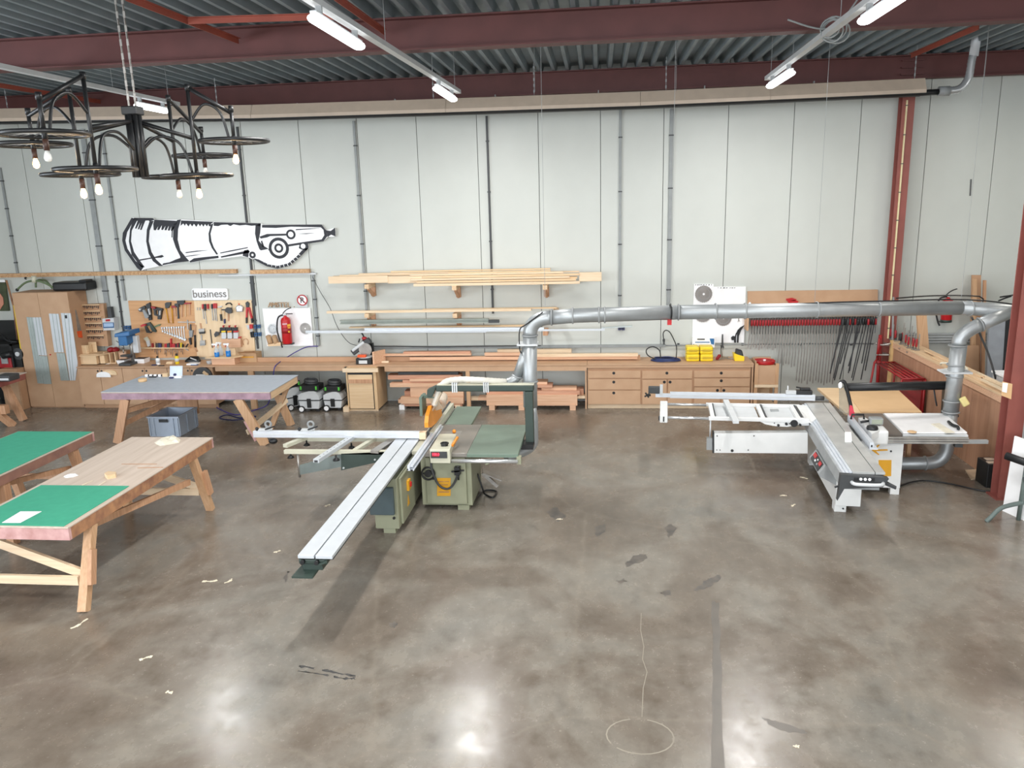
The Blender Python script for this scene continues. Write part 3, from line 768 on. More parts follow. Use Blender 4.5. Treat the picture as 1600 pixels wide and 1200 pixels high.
# side hand saw
zh = Z(110,470,.11664)
m = M(); sp = [XP(x,y,x1+.012) for x,y in zh((66,120),(78,122),(150,400),(102,405))]; m.prism(sp, (-.01,0,0))
m2 = M(); hp_ = [XP(x,y,x1+.02) for x,y in zh((95,408),(152,400),(165,495),(118,490))]; m2.prism(hp_, (-.018,0,0))
multi('hand_saw', 'hand saw with orange-red handle hanging on locker side', 'saw', [('blade', m, K_STEEL), ('handle', m2, K_ORED)])
# green tripod and black case on the locker
z = zt
m = M(); tp = lambda *p: [W(x,y,16.2) for x,y in Z(0,400,.125)(*p)]
K_OLIVE = mt('olive_enamel', (104,122,88), .5)
m.tube(smooth(tp((215,420),(335,325),(510,320),(690,408)),5), .022, 7); m.tube(smooth([p+V((0,.25,.0)) for p in tp((350,408),(360,325),(470,322),(560,420))],5), .022, 7)
k = multi('support_tripod', 'green tubular roller stand frame on top of the locker', 'stand', [('legs', m, K_OLIVE)])
m = M(); a = tp((430,330),(420,250)); m.tube([a[0], a[1]], .05, 8); m.tube(tp((330,280),(420,285)), .015, 6); k.p('head', m, K_CREAM)
m = M(); m.ball(tp((322,278))[0], .03); k.p('knob', m, K_BLACK)
m = M()
for p in ((215,423),(690,408)): m.ball(tp(p)[0]+V((0,0,0)), .035)
k.p('foot', m, K_BLACK)
m = M(); a, b = W(89,452,16.3), W(141,444,16.3); m.box(a.x,b.x,16.15,16.55,zt,zt+.19,.04)
m2 = M(); m2.box(a.x+.6,a.x+.78,16.2,16.45,zt+.18,zt+.23,.02)
multi('black_case', 'black soft tool case lying on top of the locker', 'case', [('body', m, K_BLACK), ('handle', m2, K_BLACK)])

# ======================= LEFT EDGE =======================
m = M(); m.plate([(-30,441),(8,441),(14,486),(-25,486)], 16.55, .03)
k = multi('wall_poster', 'dark green framed poster at far left wall edge', 'poster', [('print', m, mt('poster_green', (84,92,62), .6, rgb2=(52,58,40), scale=3))])
m = M(); m.plate([(-30,437),(7,437),(8,441),(-30,441)], 16.54, .01); k.p('title_strip', m, K_WHITE)
m = M(); m.plate(Z(0,400,.125)((-60,560),(0,470),(35,520),(45,600),(0,670),(-60,670)), 16.535, .012); k.p('figure', m, mt('poster_tone', (206,140,116), .6))
m = M(); q = Z(0,430,.2); m.rod(q((50,40),(105,240),(140,520)), 16.5, .02); solo('red_brown_pipe', 'thin rusty pipe on the wall beside the poster', 'pipe', m, K_BROWNE)
m = M(); m.plate(q((103,235),(112,235),(172,590),(160,590)), 15.97, .03); solo('spirit_level', 'yellow spirit level leaning against the locker left side', 'level', m, K_YEL)
# machine shelf at far left
t = T('machine_shelf', 'dark shelf crowded with power tools at the far left', 'shelf', (-13.4, 16.2, 0))
a = W(-40,520,16.1).x; b = W(24,520,16.1).x
m = M(); m.box(a,b,15.9,YW-.02,.0,.06); m.box(a,b,15.9,YW-.02,.86,.90); m.box(a,b,15.9,YW-.02,1.42,1.46); m.box(a,b,16.5,YW-.02,.06,1.9); t.p('board', m, K_BLACK)
for x in (a,b-.04):
    m = M(); m.box(x,x+.04,15.9,15.94,.06,1.46); t.p('upright', m, K_BLACK)
m = M(); c = W(14,565,16.0); m.box(c.x-.2,c.x+.12,15.92,16.2,.905,1.15,.03); m2 = M(); m2.cyl(c+V((-.02,-.12,.15)), c+V((.2,-.12,.2)), .07); m3 = M(); m3.box(c.x-.1,c.x+.05,15.9,15.92,1.02,1.2)
multi('planer_tool', 'dark red power planer on the far left shelf', 'power tool', [('body', m, K_REDD), ('motor', m2, K_BLACK), ('plate', m3, K_GREY)])
m = M(); c = W(28,553,15.95); m.cyl(c, c+V((0,.1,0)), .13, None, 18); m2 = M(); m2.cyl(c-V((0,.03,0)), c, .05, None, 12); m3 = M(); m3.box(c.x-.12,c.x+.06,15.96,16.1,.905,c.z)
multi('grinder', 'round grey bench grinder at far left shelf', 'grinder', [('guard', m, K_DARK), ('wheel', m2, K_LGREY), ('foot', m3, K_BLACK)])
m = M(); c = W(8,535,16.1); m.tube(smooth([c+V((-.5,0,.06)), c+V((-.1,0,.2)), c+V((.1,-.05,.05)), c+V((.3,0,0)), c+V((.1,.1,-.06)), c+V((-.3,0,-.05))],5), .02, 6)
m.tube(smooth([c+V((-.4,0,.14)), c+V((.05,0,.1)), c+V((.2,-.05,-.05)), c+V((-.1,.1,-.03))],5), .018, 6); solo('black_cables', 'tangle of black cables on the far left shelf', 'cable', m, K_BLACK)
m = M(); a = G(20,638); bx_ = W(20,455,16.0).x-.02; m.box(bx_-.42, bx_, 15.75, 16.25, 0, .93, .005)
m2 = M(); m2.box(bx_-.40, bx_-.02, 15.735, 15.75, .05, .88)
multi('board_bin', 'tall brown board bin left of the locker', 'bin', [('carcass', m, K_MDFD), ('front', m2, K_MDFX)])

# ======================= BITS RACK, FUSE BOX, WORKTOP CLUTTER =======================
YR = 16.42
q = Z(110,470,.11664)
m = M(); m.plate(q((150,52),(440,38),(510,610),(230,600)), YR+.03, .14)
t = multi('bit_rack', 'brown rack of router bits with five slotted shelves', 'rack', [('back_board', m, K_MDFD)])
for i, (y, xa_, xb_) in enumerate(((52,155,376),(135,168,390),(215,180,405),(298,192,415),(380,203,432),(462,215,440))):
    m = M(); m.plate(q((xa_,y),(xb_,y-4),(xb_+4,y+8),(xa_+2,y+12)), YR-.03, .062); t.p('shelf', m, K_PLYX)
    k = M(); n = 9
    for j in range(n):
        c = W(*q((xa_+12+(xb_-xa_-20)*j/(n-1), y+14))[0], YR-.01); k.cyl(c, c-V((0,0,.035+.015*((j*7+i) % 3))), .009, None, 6)
    t.p('router_bits', k, K_DARK, None, None, 'stuff')
m = M(); m.plate(q((425,240),(580,228),(592,392),(440,398)), 16.42, .16)
t = multi('fuse_box', 'white wall fuse box with a blue window by the router bits', 'fuse box', [('case', m, K_LGREY)])
m = M(); m.plate(q((435,294),(578,290),(582,362),(440,366)), 16.41, .012); t.p('window', m, K_BLUES)
m = M(); m.plate(q((445,302),(570,298),(572,345),(448,350)), 16.405, .006); t.p('label_card', m, mt('pale_blue', (170,196,226), .5))
m = M(); m.plate(q((470,250),(528,246),(530,274),(472,277)), 16.412, .01); t.p('red_label', m, K_RED)
m = M(); m.plate(q((490,85),(535,85),(560,225),(505,228)), 16.46, .1); solo('isolator_switch', 'small dark isolator switch above the fuse box', 'switch', m, K_DARK)
def socket(pts, lab, mat=K_BLUES, Y=16.53):
    m = M(); m.plate(pts, Y, YW-Y+.004); a = M(); cx = sum(p[0] for p in pts)/4; cy = sum(p[1] for p in pts)/4
    a.disc(cx, cy, Y-.004, .018, .006, 10); multi('wall_socket', lab, 'socket', [('box', m, mat), ('outlet', a, K_BLACK)], 'wall sockets')
socket(q((712,340),(745,338),(748,384),(716,386)), 'blue socket left of two by the tool board left edge')
socket(q((755,338),(790,336),(794,384),(758,386)), 'blue socket right of two by the tool board left edge')
q4 = Z(300,465,1/12)
socket(q4((1155,515),(1200,513),(1203,580),(1160,582)), 'upper left blue socket of four right of tool board')
socket(q4((1222,513),(1265,511),(1268,575),(1226,578)), 'upper right blue socket of four right of tool board')
socket(q4((1165,660),(1215,660),(1218,725),(1170,727)), 'lower left blue socket of four right of tool board')
socket(q4((1235,660),(1280,658),(1283,722),(1238,725)), 'lower right blue socket of four right of tool board')
socket([(966,511),(970.5,511),(970.5,516),(966,516)], 'left half of the dark double socket below duct', K_NAVY)
socket([(971.5,511),(976,511),(976,516),(971.5,516)], 'right half of the dark double socket below duct', K_NAVY)
# ply box with sheets and L blocks
YB = 16.05
a, b = W(122,572,YB).x, W(152,572,YB).x
def crate_box(x0,x1,y0,y1,z0,z1,lab,mat,th=.015):
    m = M(); m.box(x0,x1,y0,y1,z0,z0+th); s = M(); s.box(x0,x1,y0,y0+th,z0,z1); s.box(x0,x1,y1-th,y1,z0,z1); e = M(); e.box(x0,x0+th,y0+th,y1-th,z0,z1); e.box(x1-th,x1,y0+th,y1-th,z0,z1)
    return multi('wooden_box', lab, 'box', [('bottom', m, mat), ('side', s, mat), ('end', e, mat)], 'boxes on the left worktop')
crate_box(a, b, YB, YB+.4, WZ, WZ+.2, 'pale plywood box carrying plywood sheets on left worktop', K_PLYX)
crate_box(b+.03, b+.14, YB+.08, YB+.4, WZ, WZ+.2, 'narrow pale box just right of the sheet-covered plywood box', K_PLYX)
m = M(); m.prism([(a-.12,YB-.05,WZ+.205),(b+.03,YB-.05,WZ+.205),(b+.33,YB+.42,WZ+.205),(a+.0,YB+.42,WZ+.205)], (0,0,.014)); solo('plywood_sheet', 'lower plywood sheet lying on the pale box', 'sheet', m, K_PLYX, 'plywood sheets on the box')
m = M(); m.prism([(a+.0,YB-.0,WZ+.222),(b+.1,YB+.0,WZ+.222),(b+.36,YB+.44,WZ+.222),(a+.1,YB+.44,WZ+.222)], (0,0,.014)); solo('plywood_sheet', 'upper plywood sheet lying on the pale box', 'sheet', m, K_PLYX, 'plywood sheets on the box')
m = M(); c = W(137,545,YB+.2); c.z = WZ+.237; m.box(c.x-.13,c.x+.05,YB+.1,YB+.12,c.z,c.z+.19); m.box(c.x+.05,c.x+.065,YB+.12,YB+.26,c.z,c.z+.19); m2 = M(); m2.box(c.x-.02,c.x+.16,YB+.28,YB+.3,c.z,c.z+.23)
multi('plywood_corner', 'two upright plywood panels standing on plywood sheets', 'panel', [('front_panel', m, K_PLYX), ('back_panel', m2, K_PLYX)])
# red drill-bit cases
a, b = W(163,563,16.2).x, W(181,563,16.2).x
t = T('open_tool_box', 'open-topped brown box with red tool cases behind drill press', 'box', ((a+b)/2,16.3,WZ))
m = M(); m.box(a,b,16.2,16.5,WZ,WZ+.02); m.box(a,a+.02,16.2,16.5,WZ+.02,WZ+.26); m.box((a+b)/2-.01,(a+b)/2+.01,16.2,16.5,WZ+.02,WZ+.24); m.box(b-.02,b,16.2,16.5,WZ+.02,WZ+.26); m.box(a,b,16.48,16.5,WZ+.02,WZ+.26); t.p('frame', m, K_PLYX)
for i in range(2):
    c = V((a+.10+i*.12, 16.34, WZ+.26)); m = M(); m.ball(c+V((0,0,.03)), (.075,.09,.06)); m.cyl(c-V((0,0,.16)), c, .04)
    solo('red_tool_case', ('left','right')[i]+' dark red round tool case in the open-topped box', 'case', m, K_REDD)
m = M(); m.box(b+.03,b+.22,16.28,16.5,WZ,WZ+.26); m2 = M(); m2.box(b+.05,b+.2,16.272,16.28,WZ+.03,WZ+.23); multi('brown_board_box', 'reddish brown board box left of the drill press', 'box', [('body', m, K_MDFD), ('panel', m2, K_REDX)])
# drill press
dx, dy = W(201,580,16.0).x, 16.12
t = T('drill_press', 'blue bench drill press with grey column on the worktop', 'drill press', (dx, dy, WZ))
m = M(); m.box(dx-.17,dx+.11,dy-.19,dy+.15,WZ,WZ+.055,.01); t.p('base_plate', m, K_DARK)
m = M(); m.cyl((dx+.02,dy+.08,WZ+.05),(dx+.02,dy+.08,WZ+.62), .042); t.p('column', m, K_STEEL)
m = M(); m.cyl((dx-.04,dy-.07,WZ+.20),(dx-.04,dy-.07,WZ+.222), .12, None, 20); m.box(dx-.05,dx+.03,dy-.02,dy+.1,WZ+.15,WZ+.2); t.p('work_table', m, K_DARK)
m = M(); m.hexa([(dx-.12,dy-.16,WZ+.44),(dx+.08,dy-.16,WZ+.44),(dx+.1,dy+.16,WZ+.5),(dx-.1,dy+.16,WZ+.5),(dx-.12,dy-.16,WZ+.66),(dx+.08,dy-.16,WZ+.66),(dx+.1,dy+.16,WZ+.66),(dx-.1,dy+.16,WZ+.66)], .015); h = t.p('head', m, K_BLUE)
m = M(); m.hexa([(dx-.19,dy-.18,WZ+.63),(dx+.16,dy-.18,WZ+.66),(dx+.2,dy+.2,WZ+.68),(dx-.1,dy+.2,WZ+.66),(dx-.18,dy-.17,WZ+.71),(dx+.17,dy-.17,WZ+.76),(dx+.2,dy+.19,WZ+.78),(dx-.1,dy+.19,WZ+.74)], .015); t.p('belt_cover', m, K_BLUE, h)
m = M(); m.cyl((dx-.07,dy-.1,WZ+.36),(dx-.07,dy-.1,WZ+.46), .025); m.cyl((dx-.07,dy-.1,WZ+.27),(dx-.07,dy-.1,WZ+.36), .012); t.p('chuck', m, K_STEEL)
m = M(); m.box(dx+.06,dx+.19,dy+.05,dy+.16,WZ+.24,WZ+.62,.015); t.p('motor_guard', m, K_LGREY)
m = M()
for a in (.5,2.6,4.7): m.cyl((dx-.14,dy-.1,WZ+.5),(dx-.16-.02*math.cos(a),dy-.1+.11*math.cos(a),WZ+.5+.11*math.sin(a)), .008, None, 6)
t.p('feed_handle', m, K_STEEL)
# trays, cups, bottles on left worktop
def tray(pxa, pxb, Y, h, d, lab, mat):
    a, b = W(pxa,570,Y).x, W(pxb,570,Y).x; m = M(); m.hexa([(a+.02,Y,WZ),(b-.02,Y,WZ),(b-.02,Y+d,WZ),(a+.02,Y+d,WZ),(a,Y-.02,WZ+h),(b,Y-.02,WZ+h),(b,Y+d,WZ+h),(a,Y+d,WZ+h)]); m2 = M(); m2.box(a+.015,b-.015,Y+.0,Y+d-.015,WZ+h-.004,WZ+h+.003)
    multi('storage_tray', lab, 'tray', [('body', m, mat), ('contents', m2, K_DARK)], 'small trays on the left worktop')
tray(183,196,16.12,.09,.26,'white oval tray left of the drill press base', K_WHITE)
tray(209,227,16.2,.1,.22,'white tray right of the drill press', K_WHITE)
m = M(); a = W(158,571,15.9); m.prism([G(157,569,WZ),G(170,569,WZ),G(180,566,WZ),G(169,566,WZ)], (0,0,.004)); solo('paper_sheet', 'white paper sheet lying flat on the left worktop', 'paper', m, K_PAPER)
def bottle(px, Y, r, h, lab, body, cap, capn='cap'):
    c = W(px,570,Y); x = c.x
    m = M(); m.lathe((x,Y,WZ), [(r*.9,0),(r,.01),(r,h*.7),(r*.55,h*.8)], 14); k = M(); k.lathe((x,Y,WZ), [(r*.55,h*.8),(r*.58,h*.81),(r*.5,h)], 12)
    b = M(); b.lathe((x,Y,WZ), [(r*1.02,h*.25),(r*1.02,h*.55)], 14)
    return multi('bottle', lab, 'bottle', [('body', m, body), (capn, k, cap), ('label_band', b, K_LGREY)], 'bottles on the worktop')
bottle(247.5,16.05,.045,.19,'white bottle with black cap on worktop below chisels',K_WHITE,K_BLACK)
bottle(277.5,16.12,.045,.23,'yellow bottle with black cap and thin nozzle on worktop',K_YEL,K_BLACK)
m = M(); c = W(266,563,16.15); m.hexa([(c.x-.09,16.1,WZ),(c.x+.06,16.1,WZ),(c.x+.1,16.3,WZ),(c.x-.05,16.3,WZ),(c.x-.07,16.12,WZ+.05),(c.x+.06,16.12,WZ+.05),(c.x+.1,16.28,WZ+.05),(c.x-.03,16.28,WZ+.05)]); solo('wood_offcut', 'small pale wood offcut between the white and yellow bottles', 'offcut', m, K_PLYX)
m = M(); c = W(302,565,16.05); m.box(c.x-.13,c.x+.1,15.98,16.16,WZ,WZ+.03,.004); m2 = M(); m2.box(c.x-.02,c.x+.13,15.96,16.02,WZ,WZ+.012)
multi('notebook', 'white notebook with blue edge on the left worktop', 'book', [('cover', m, K_WHITE), ('edge', m2, K_BLUES)])
m = M(); c = W(300,554,16.35); m.hexa([(c.x-.17,16.3,WZ),(c.x+.17,16.3,WZ),(c.x+.17,16.42,WZ),(c.x-.17,16.42,WZ),(c.x-.16,16.31,WZ+.05),(c.x+.16,16.31,WZ+.05),(c.x+.12,16.41,WZ+.12),(c.x-.08,16.41,WZ+.12)], .012); m2 = M(); m2.bar((c.x-.02,16.295,WZ+.1),(c.x+.12,16.29,WZ+.05),.012,.02)
multi('hand_plane', 'black hand plane tool lying under the tool board', 'tool', [('body', m, K_BLACK), ('blade', m2, K_LGREY)])
m = M(); c = W(241,572,15.98); m.box(c.x-.05,c.x+.06,15.95,16.0,WZ,WZ+.02,.006); solo('blue_clip', 'small dark blue clip on the left worktop', 'clip', m, K_NAVY)
m = M(); c = W(252,574,15.93); m.box(c.x-.05,c.x+.08,15.9,15.94,WZ,WZ+.015,.005); solo('black_pencil_stub', 'small black tool lying at the worktop edge', 'tool', m, K_BLACK)
m = M(); c = W(327,563,16.1); m.lathe((c.x,16.1,WZ), [(.05,0),(.07,.07),(.06,.075)], 14); solo('plastic_bowl', 'small clear plastic bowl left of the wooden spray stand', 'bowl', m, K_BOTTLE)
# spray bottle stand
a, b = W(331,568,16.02).x, W(367,568,16.02).x
m = M(); m.box(a,b,16.02,16.35,WZ,WZ+.14); t = multi('spray_stand', 'reddish wooden block stand with pale top holding spray bottles', 'stand', [('block', m, K_REDX)])
m = M(); z = WZ+.142; m.prism([(a-.12,15.98,z),(b-.05,15.98,z),(b+.12,16.18,z),(b+.10,16.4,z),(a+.05,16.4,z)], (0,0,.025)); t.p('top', m, K_PLYX)
def spray(px, Y, liquid, lab):
    x = W(px,550,Y).x; z = WZ+.168; r = .052
    m = M(); m.lathe((x,Y,z), [(r*.92,0),(r,.012),(r,.13),(r*.7,.17),(.02,.21),(.02,.23)], 14); t = multi('spray_bottle', lab, 'spray bottle', [('body', m, K_BOTTLE)], 'spray bottles on the wooden stand')
    if liquid:
        m = M(); m.lathe((x,Y,z+.001), [(r*.95,0),(r*1.015,.012),(r*1.015,liquid)], 14); t.p('liquid', m, K_LIQ)
    m = M(); m.box(x-.09,x+.035,Y-.018,Y+.018,z+.25,z+.29,.008); m.cyl((x,Y,z+.22),(x,Y,z+.26),.022,None,10); t.p('spray_head', m, K_WHITE)
    m = M(); m.bar((x-.03,Y,z+.25),(x-.055,Y,z+.21),.014,.012,(0,1,0)); t.p('trigger', m, K_RED)
spray(338.5,16.06,.10,'spray bottle half full of blue liquid, left on stand')
spray(345,16.22,0,'empty clear spray bottle between two blue ones')
spray(356.5,16.08,.13,'spray bottle nearly full of blue liquid, right on stand')
m = M(); c = W(364,545,16.25); m.box(c.x-.06,c.x+.05,16.25,16.28,WZ+.167,WZ+.31); solo('wood_block', 'small wooden block standing behind right blue bottle', 'block', m, K_PLYX)
# cardboard box right of it
a, b = W(375,556,16.3).x, W(401,556,16.3).x
m = M(); m.box(a,b,16.28,16.56,WZ,WZ+.20); t = multi('cardboard_box', 'brown cardboard box with yellow tape under the blue sockets', 'box', [('body', m, K_CARD)])
m = M(); m.box(a+.04,b-.06,16.272,16.28,WZ+.10,WZ+.125); t.p('tape', m, K_AMBER)
m = M(); m.prism([(a,16.28,WZ+.201),(b,16.28,WZ+.201),(b+.02,16.16,WZ+.27),(a-.01,16.2,WZ+.24)], (0,.004,.004)); t.p('flap', m, K_CARD)
# ======================= TOOL BOARDS =======================
YP = 16.565
m = M(); m.plate([(200,470),(303,470),(308,558),(212,560)], YP, YW-YP)
solo('tool_board', 'tan plywood tool board, left of the two', 'tool board', m, K_PEG1)
m = M(); m.plate([(303,470),(393,469),(399,556),(308,558)], YP-.003, YW-YP+.003)
solo('tool_board', 'paler plywood tool board, right of the two', 'tool board', m, K_PEG2)
L, R = Z(200,465,1/12), Z(300,465,1/12)
YT = YP-.05
def tool(name, lab, cat, parts, group=None):
    out = []
    for pn, kind, data, mat in parts:
        m = M()
        if kind == 'P': m.plate(data, YT, YP-YT)
        elif kind == 'p': m.plate(data, YP-.022, .02)
        elif kind == 'F': m.plate(data, YT-.05, .048)
        elif kind == 'R': m.rod(data[0], YP-.025, data[1], 6)
        elif kind == 'D': m.disc(data[0][0], data[0][1], YT, data[1], YP-YT-.002, 20)
        out.append((pn, m, mat))
    return multi(name, lab, cat, out, group)
GT = 'tools hung on the tool boards'
tool('heat_gun','large black nail gun with grey barrel, top left of tool board','tool',[
    ('barrel','P',L((188,225),(215,195),(300,150),(330,195),(255,268),(210,262)),K_DARK),('nose','F',L((190,228),(215,205),(240,215),(225,245)),K_LGREY),
    ('magazine','F',L((265,235),(300,225),(385,360),(360,390),(320,385)),K_GREY),('body','P',L((330,130),(405,90),(420,180),(440,420),(390,430),(355,250)),K_BLACK),('strip','F',L((370,215),(390,205),(412,320),(395,325)),K_LGREY)],GT)
tool('nail_gun','black nail gun with red rear cap beside larger one','tool',[
    ('body','P',L((440,165),(640,205),(650,240),(480,235)),K_BLACK),('cap','F',L((428,165),(505,180),(500,210),(440,205)),K_REDD),('handle','P',L((560,235),(640,230),(610,410),(552,405)),K_BLACK),
    ('magazine','P',L((480,235),(520,240),(520,315),(555,330),(550,350),(490,330)),K_DARK),('strip','F',L((588,245),(600,245),(595,330),(580,330)),K_LGREY)],GT)
tool('jigsaw','dark green and red jigsaw on the left tool board','tool',[
    ('body','P',L((300,490),(400,462),(450,520),(520,620),(520,650),(455,640),(400,520),(340,545)),K_DGREEN),('nose','F',L((228,530),(270,500),(330,500),(325,525),(250,550)),K_RED),
    ('handle','P',L((310,545),(345,550),(395,640),(440,640),(430,665),(345,660)),K_DARK),('plate','p',L((470,545),(570,500),(620,495),(600,525),(500,560)),K_OLIVE)],GT)
tool('frame_saw','wooden handled hacksaw with yellow frame on left board','saw',[
    ('handle','P',L((688,110),(720,90),(795,90),(790,150),(745,200),(700,195)),K_DARK),('frame','R',(L((708,190),(765,475),(845,478),(822,215),(790,150)),.012),K_AMBER)],GT)
def hammer(lab, head, handle, hm, gm, extra=[]): tool('hammer', lab, 'hammer', [('head','P',head,hm),('handle','p',handle,gm)]+extra, GT)
hammer('claw hammer with brown handle, first from the left',L((805,155),(890,150),(900,185),(810,195)),L((855,185),(885,185),(900,345),(870,345)),K_REDD,K_LEG)
hammer('hammer with long black handle below the rubber mallet',L((865,118),(945,112),(950,180),(880,160)),L((920,175),(945,175),(962,395),(930,395)),K_DARK,K_BLACK)
hammer('rubber mallet with fat black head and wooden handle',L((915,60),(1050,55),(1055,110),(1000,140),(920,110)),L((1000,130),(1022,130),(1018,368),(996,365)),K_BLACK,K_LEG)
hammer('small hammer with pale thin handle right of mallet',L((1050,100),(1100,95),(1100,125),(1055,128)),L((1068,125),(1085,125),(1085,360),(1066,360)),K_REDD,K_PLYZ)
hammer('pink-headed pick hammer with curved wooden handle',L((1100,98),(1170,95),(1165,120),(1100,125)),L((1140,120),(1165,120),(1170,325),(1150,328)),K_REDD,K_LEG)
tool('tee_square','steel cross-shaped square on the left tool board','square',[('rule','p',L((930,452),(1255,452),(1258,468),(935,468)),K_STEEL),('arm','p',L((1105,420),(1120,420),(1130,600),(1112,600)),K_STEEL)],GT)
for i in range(10):
    x = 622+i*(1030-622)/9; y0 = 575-i*1.5; y1 = 630+i*17
    tool('spanner','combination spanner, %s from the left in the graded row'%ORD[i],'spanner',[('shank','p',L((x+6,y0),(x+18,y0),(x+30+i,y1),(x+16+i,y1)),K_CHROME),('jaw','P',L((x-4,y0-20),(x+26,y0-22),(x+24,y0+6),(x,y0+8)),K_CHROME),('ring_end','D',(L((x+24+i,y1+6))[0],.018+.0012*i),K_CHROME)],'spanners on the left tool board')
tool('pruning_saw','black folding saw with grey grip on left board','saw',[('blade','p',L((1155,500),(1180,500),(1190,620),(1150,620)),K_DARK),('grip','P',L((1140,620),(1215,612),(1200,745),(1150,740)),K_GREY),('tail','P',L((1132,760),(1170,755),(1185,885),(1160,885)),K_BLACK)],GT)
tool('long_handle_axe','long brown curved pry bar between the tool boards','bar',[('shaft','R',(L((1205,510),(1265,515),(1255,700),(1262,950),(1300,1010)),.016),K_LEG),('grip','R',(L((1256,700),(1262,930)),.022),K_BLACK)],GT)
# chisel shelf
m = M(); m.plate(L((150,938),(1130,938),(1132,955),(152,957)), YP-.12, .12); solo('chisel_shelf','thin wooden shelf of screwdrivers on the tool board','shelf',m,K_PLYX)
spec = [(450,860,K_REDD),(500,845,K_LEG),(530,860,K_BLACK),(552,855,K_DARK),(580,858,K_NAVY),(605,862,K_NAVY),(690,870,K_RED),(715,865,K_RED),(738,862,K_DARK),(762,855,K_DARK),(798,770,K_RED),(830,868,K_RED),(852,866,K_RED),(872,872,K_REDD),(905,868,K_BLACK),(930,855,K_REDD),(960,862,K_BLACK),(990,850,K_YEL),(1020,880,K_BLACK)]
nm = {id(K_REDD):'dark red',id(K_LEG):'wooden',id(K_BLACK):'black',id(K_DARK):'grey',id(K_NAVY):'navy',id(K_RED):'red',id(K_YEL):'yellow'}
for i, (x, y, mat) in enumerate(spec):
    tool('screwdriver', '%s handled screwdriver, %s from left on the chisel shelf'%(nm[id(mat)],nth(i)),'screwdriver',[('handle','F',L((x-10,y),(x+10,y),(x+13,936),(x-9,936)),mat),('shaft','R',(L((x+2,960),(x+3,990+37*((i*5) % 4))),.006),K_STEEL)],'screwdrivers on the chisel shelf')
tool('chip_brush','upright pale handled brush at the chisel shelf left end','brush',[('bristles','F',L((288,765),(345,735),(385,800),(335,820)),K_CREAM),('handle','F',L((335,820),(385,800),(410,905),(370,925)),K_LGREY)],GT)
tool('pry_hook','small black hooked bar left on the chisel shelf','bar',[('bar','R',(L((200,905),(215,928),(310,932),(420,918)),.012),K_BROWNE)],GT)
tool('tongs','crossed black pliers at the chisel shelf right end','pliers',[('handle','F',L((1068,930),(1108,868),(1120,880),(1085,936)),K_BLACK),('jaws','p',L((1075,955),(1130,985),(1125,998),(1070,968)),K_STEEL)],GT)
# right board
for i, (x, y, gm, ln) in enumerate([(195,125,K_RED,400),(235,122,K_BLACK,492),(288,122,K_RED,240),(368,122,K_BLACK,430),(408,112,K_RED,430),(440,112,K_RED,440)]):
    ht = 90 if ln < 470 else 125
    d = 25 if i in (0,3,4,5) else 38
    tool('file', '%s handled file, %s from left on pale board'%('red' if gm is K_RED else 'black',ORD[i]),'file',[('handle','P',R((x-14,y),(x+14,y),(x+18,y+ht),(x-10,y+ht)),gm),('blade','p',R((x-4,y+ht),(x+12,y+ht),(x+d+8,ln),(x+d-8,ln)),K_STEEL)],'files on the right tool board')
for i, x in enumerate((97,140)):
    tool('small_hook','tiny steel hook, %s of two by the files'%('left','right')[i],'hook',[('hook','p',R((x-8,185),(x+6,185),(x+8,235),(x-4,240)),K_STEEL)],'small hooks')
tool('framing_hammer','steel hammer with black grip beside ear defenders','hammer',[('head','P',R((475,170),(550,155),(560,180),(490,188)),K_LGREY),('shaft','p',R((522,185),(545,185),(550,315),(525,315)),K_PLYZ),('grip','P',R((518,315),(545,312),(560,435),(532,436)),K_BLACK)],GT)
tool('ball_hammer','hammer with navy grip behind ear defenders','hammer',[('head','P',R((550,222),(625,220),(625,240),(552,240)),K_DARK),('shaft','p',R((597,240),(615,240),(612,405),(595,405)),K_PLYZ),('grip','P',R((590,405),(616,405),(618,488),(596,488)),K_NAVY)],GT)
tool('mallet','wooden mallet handle hanging below ear defenders','mallet',[('handle','p',R((668,295),(695,295),(692,440),(668,440)),K_LEG)],GT)
tool('ear_defenders','black ear defenders hanging on the right tool board','ear defenders',[('band','R',(R((632,135),(665,105),(715,100),(752,140)),.014),K_BLACK),('cup','F',R((610,225),(650,185),(720,195),(750,250),(735,295),(680,300),(625,265)),K_DARK),('arm','R',(R((745,150),(752,215)),.008),K_STEEL)],GT)
tool('dial_gauge','white round wall dial with grey rim on board','gauge',[('body','P',R((815,185),(850,145),(915,145),(958,185),(945,265),(835,268)),K_GREY),('dial','F',R((828,190),(855,158),(910,158),(942,190),(932,255),(845,256)),K_WHITE),('hook','R',(R((880,105),(880,150)),.01),K_ORED),('needle','F',R((876,195),(882,170),(888,195),(882,205)),K_BLACK)],GT)
tool('bolt_cutter','large red bolt cutter with black jaws on right board','bolt cutter',[('jaws','P',R((1000,100),(1030,75),(1065,110),(1060,180),(1015,185)),K_DARK),('left_handle','P',R((1010,185),(1045,185),(1030,370),(1005,380)),K_RED),('right_handle','P',R((1042,185),(1075,185),(1128,385),(1102,400)),K_RED),('left_grip','P',R((1003,380),(1030,372),(1032,480),(1006,482)),K_BLACK),('right_grip','P',R((1100,400),(1128,385),(1136,475),(1112,480)),K_BLACK)],GT)
tool('tin_snips','red and black tin snips below the bolt cutter','snips',[('jaws','p',R((1010,515),(1075,520),(1072,600),(1050,600)),K_LGREY),('head','P',R((1072,505),(1130,505),(1135,580),(1085,590)),K_RED),('left_handle','P',R((1085,650),(1110,645),(1122,748),(1104,750)),K_BLACK),('right_handle','P',R((1120,640),(1142,640),(1160,745),(1140,750)),K_BLACK),('spring','p',R((1085,590),(1135,580),(1140,640),(1088,650)),K_STEEL)],GT)
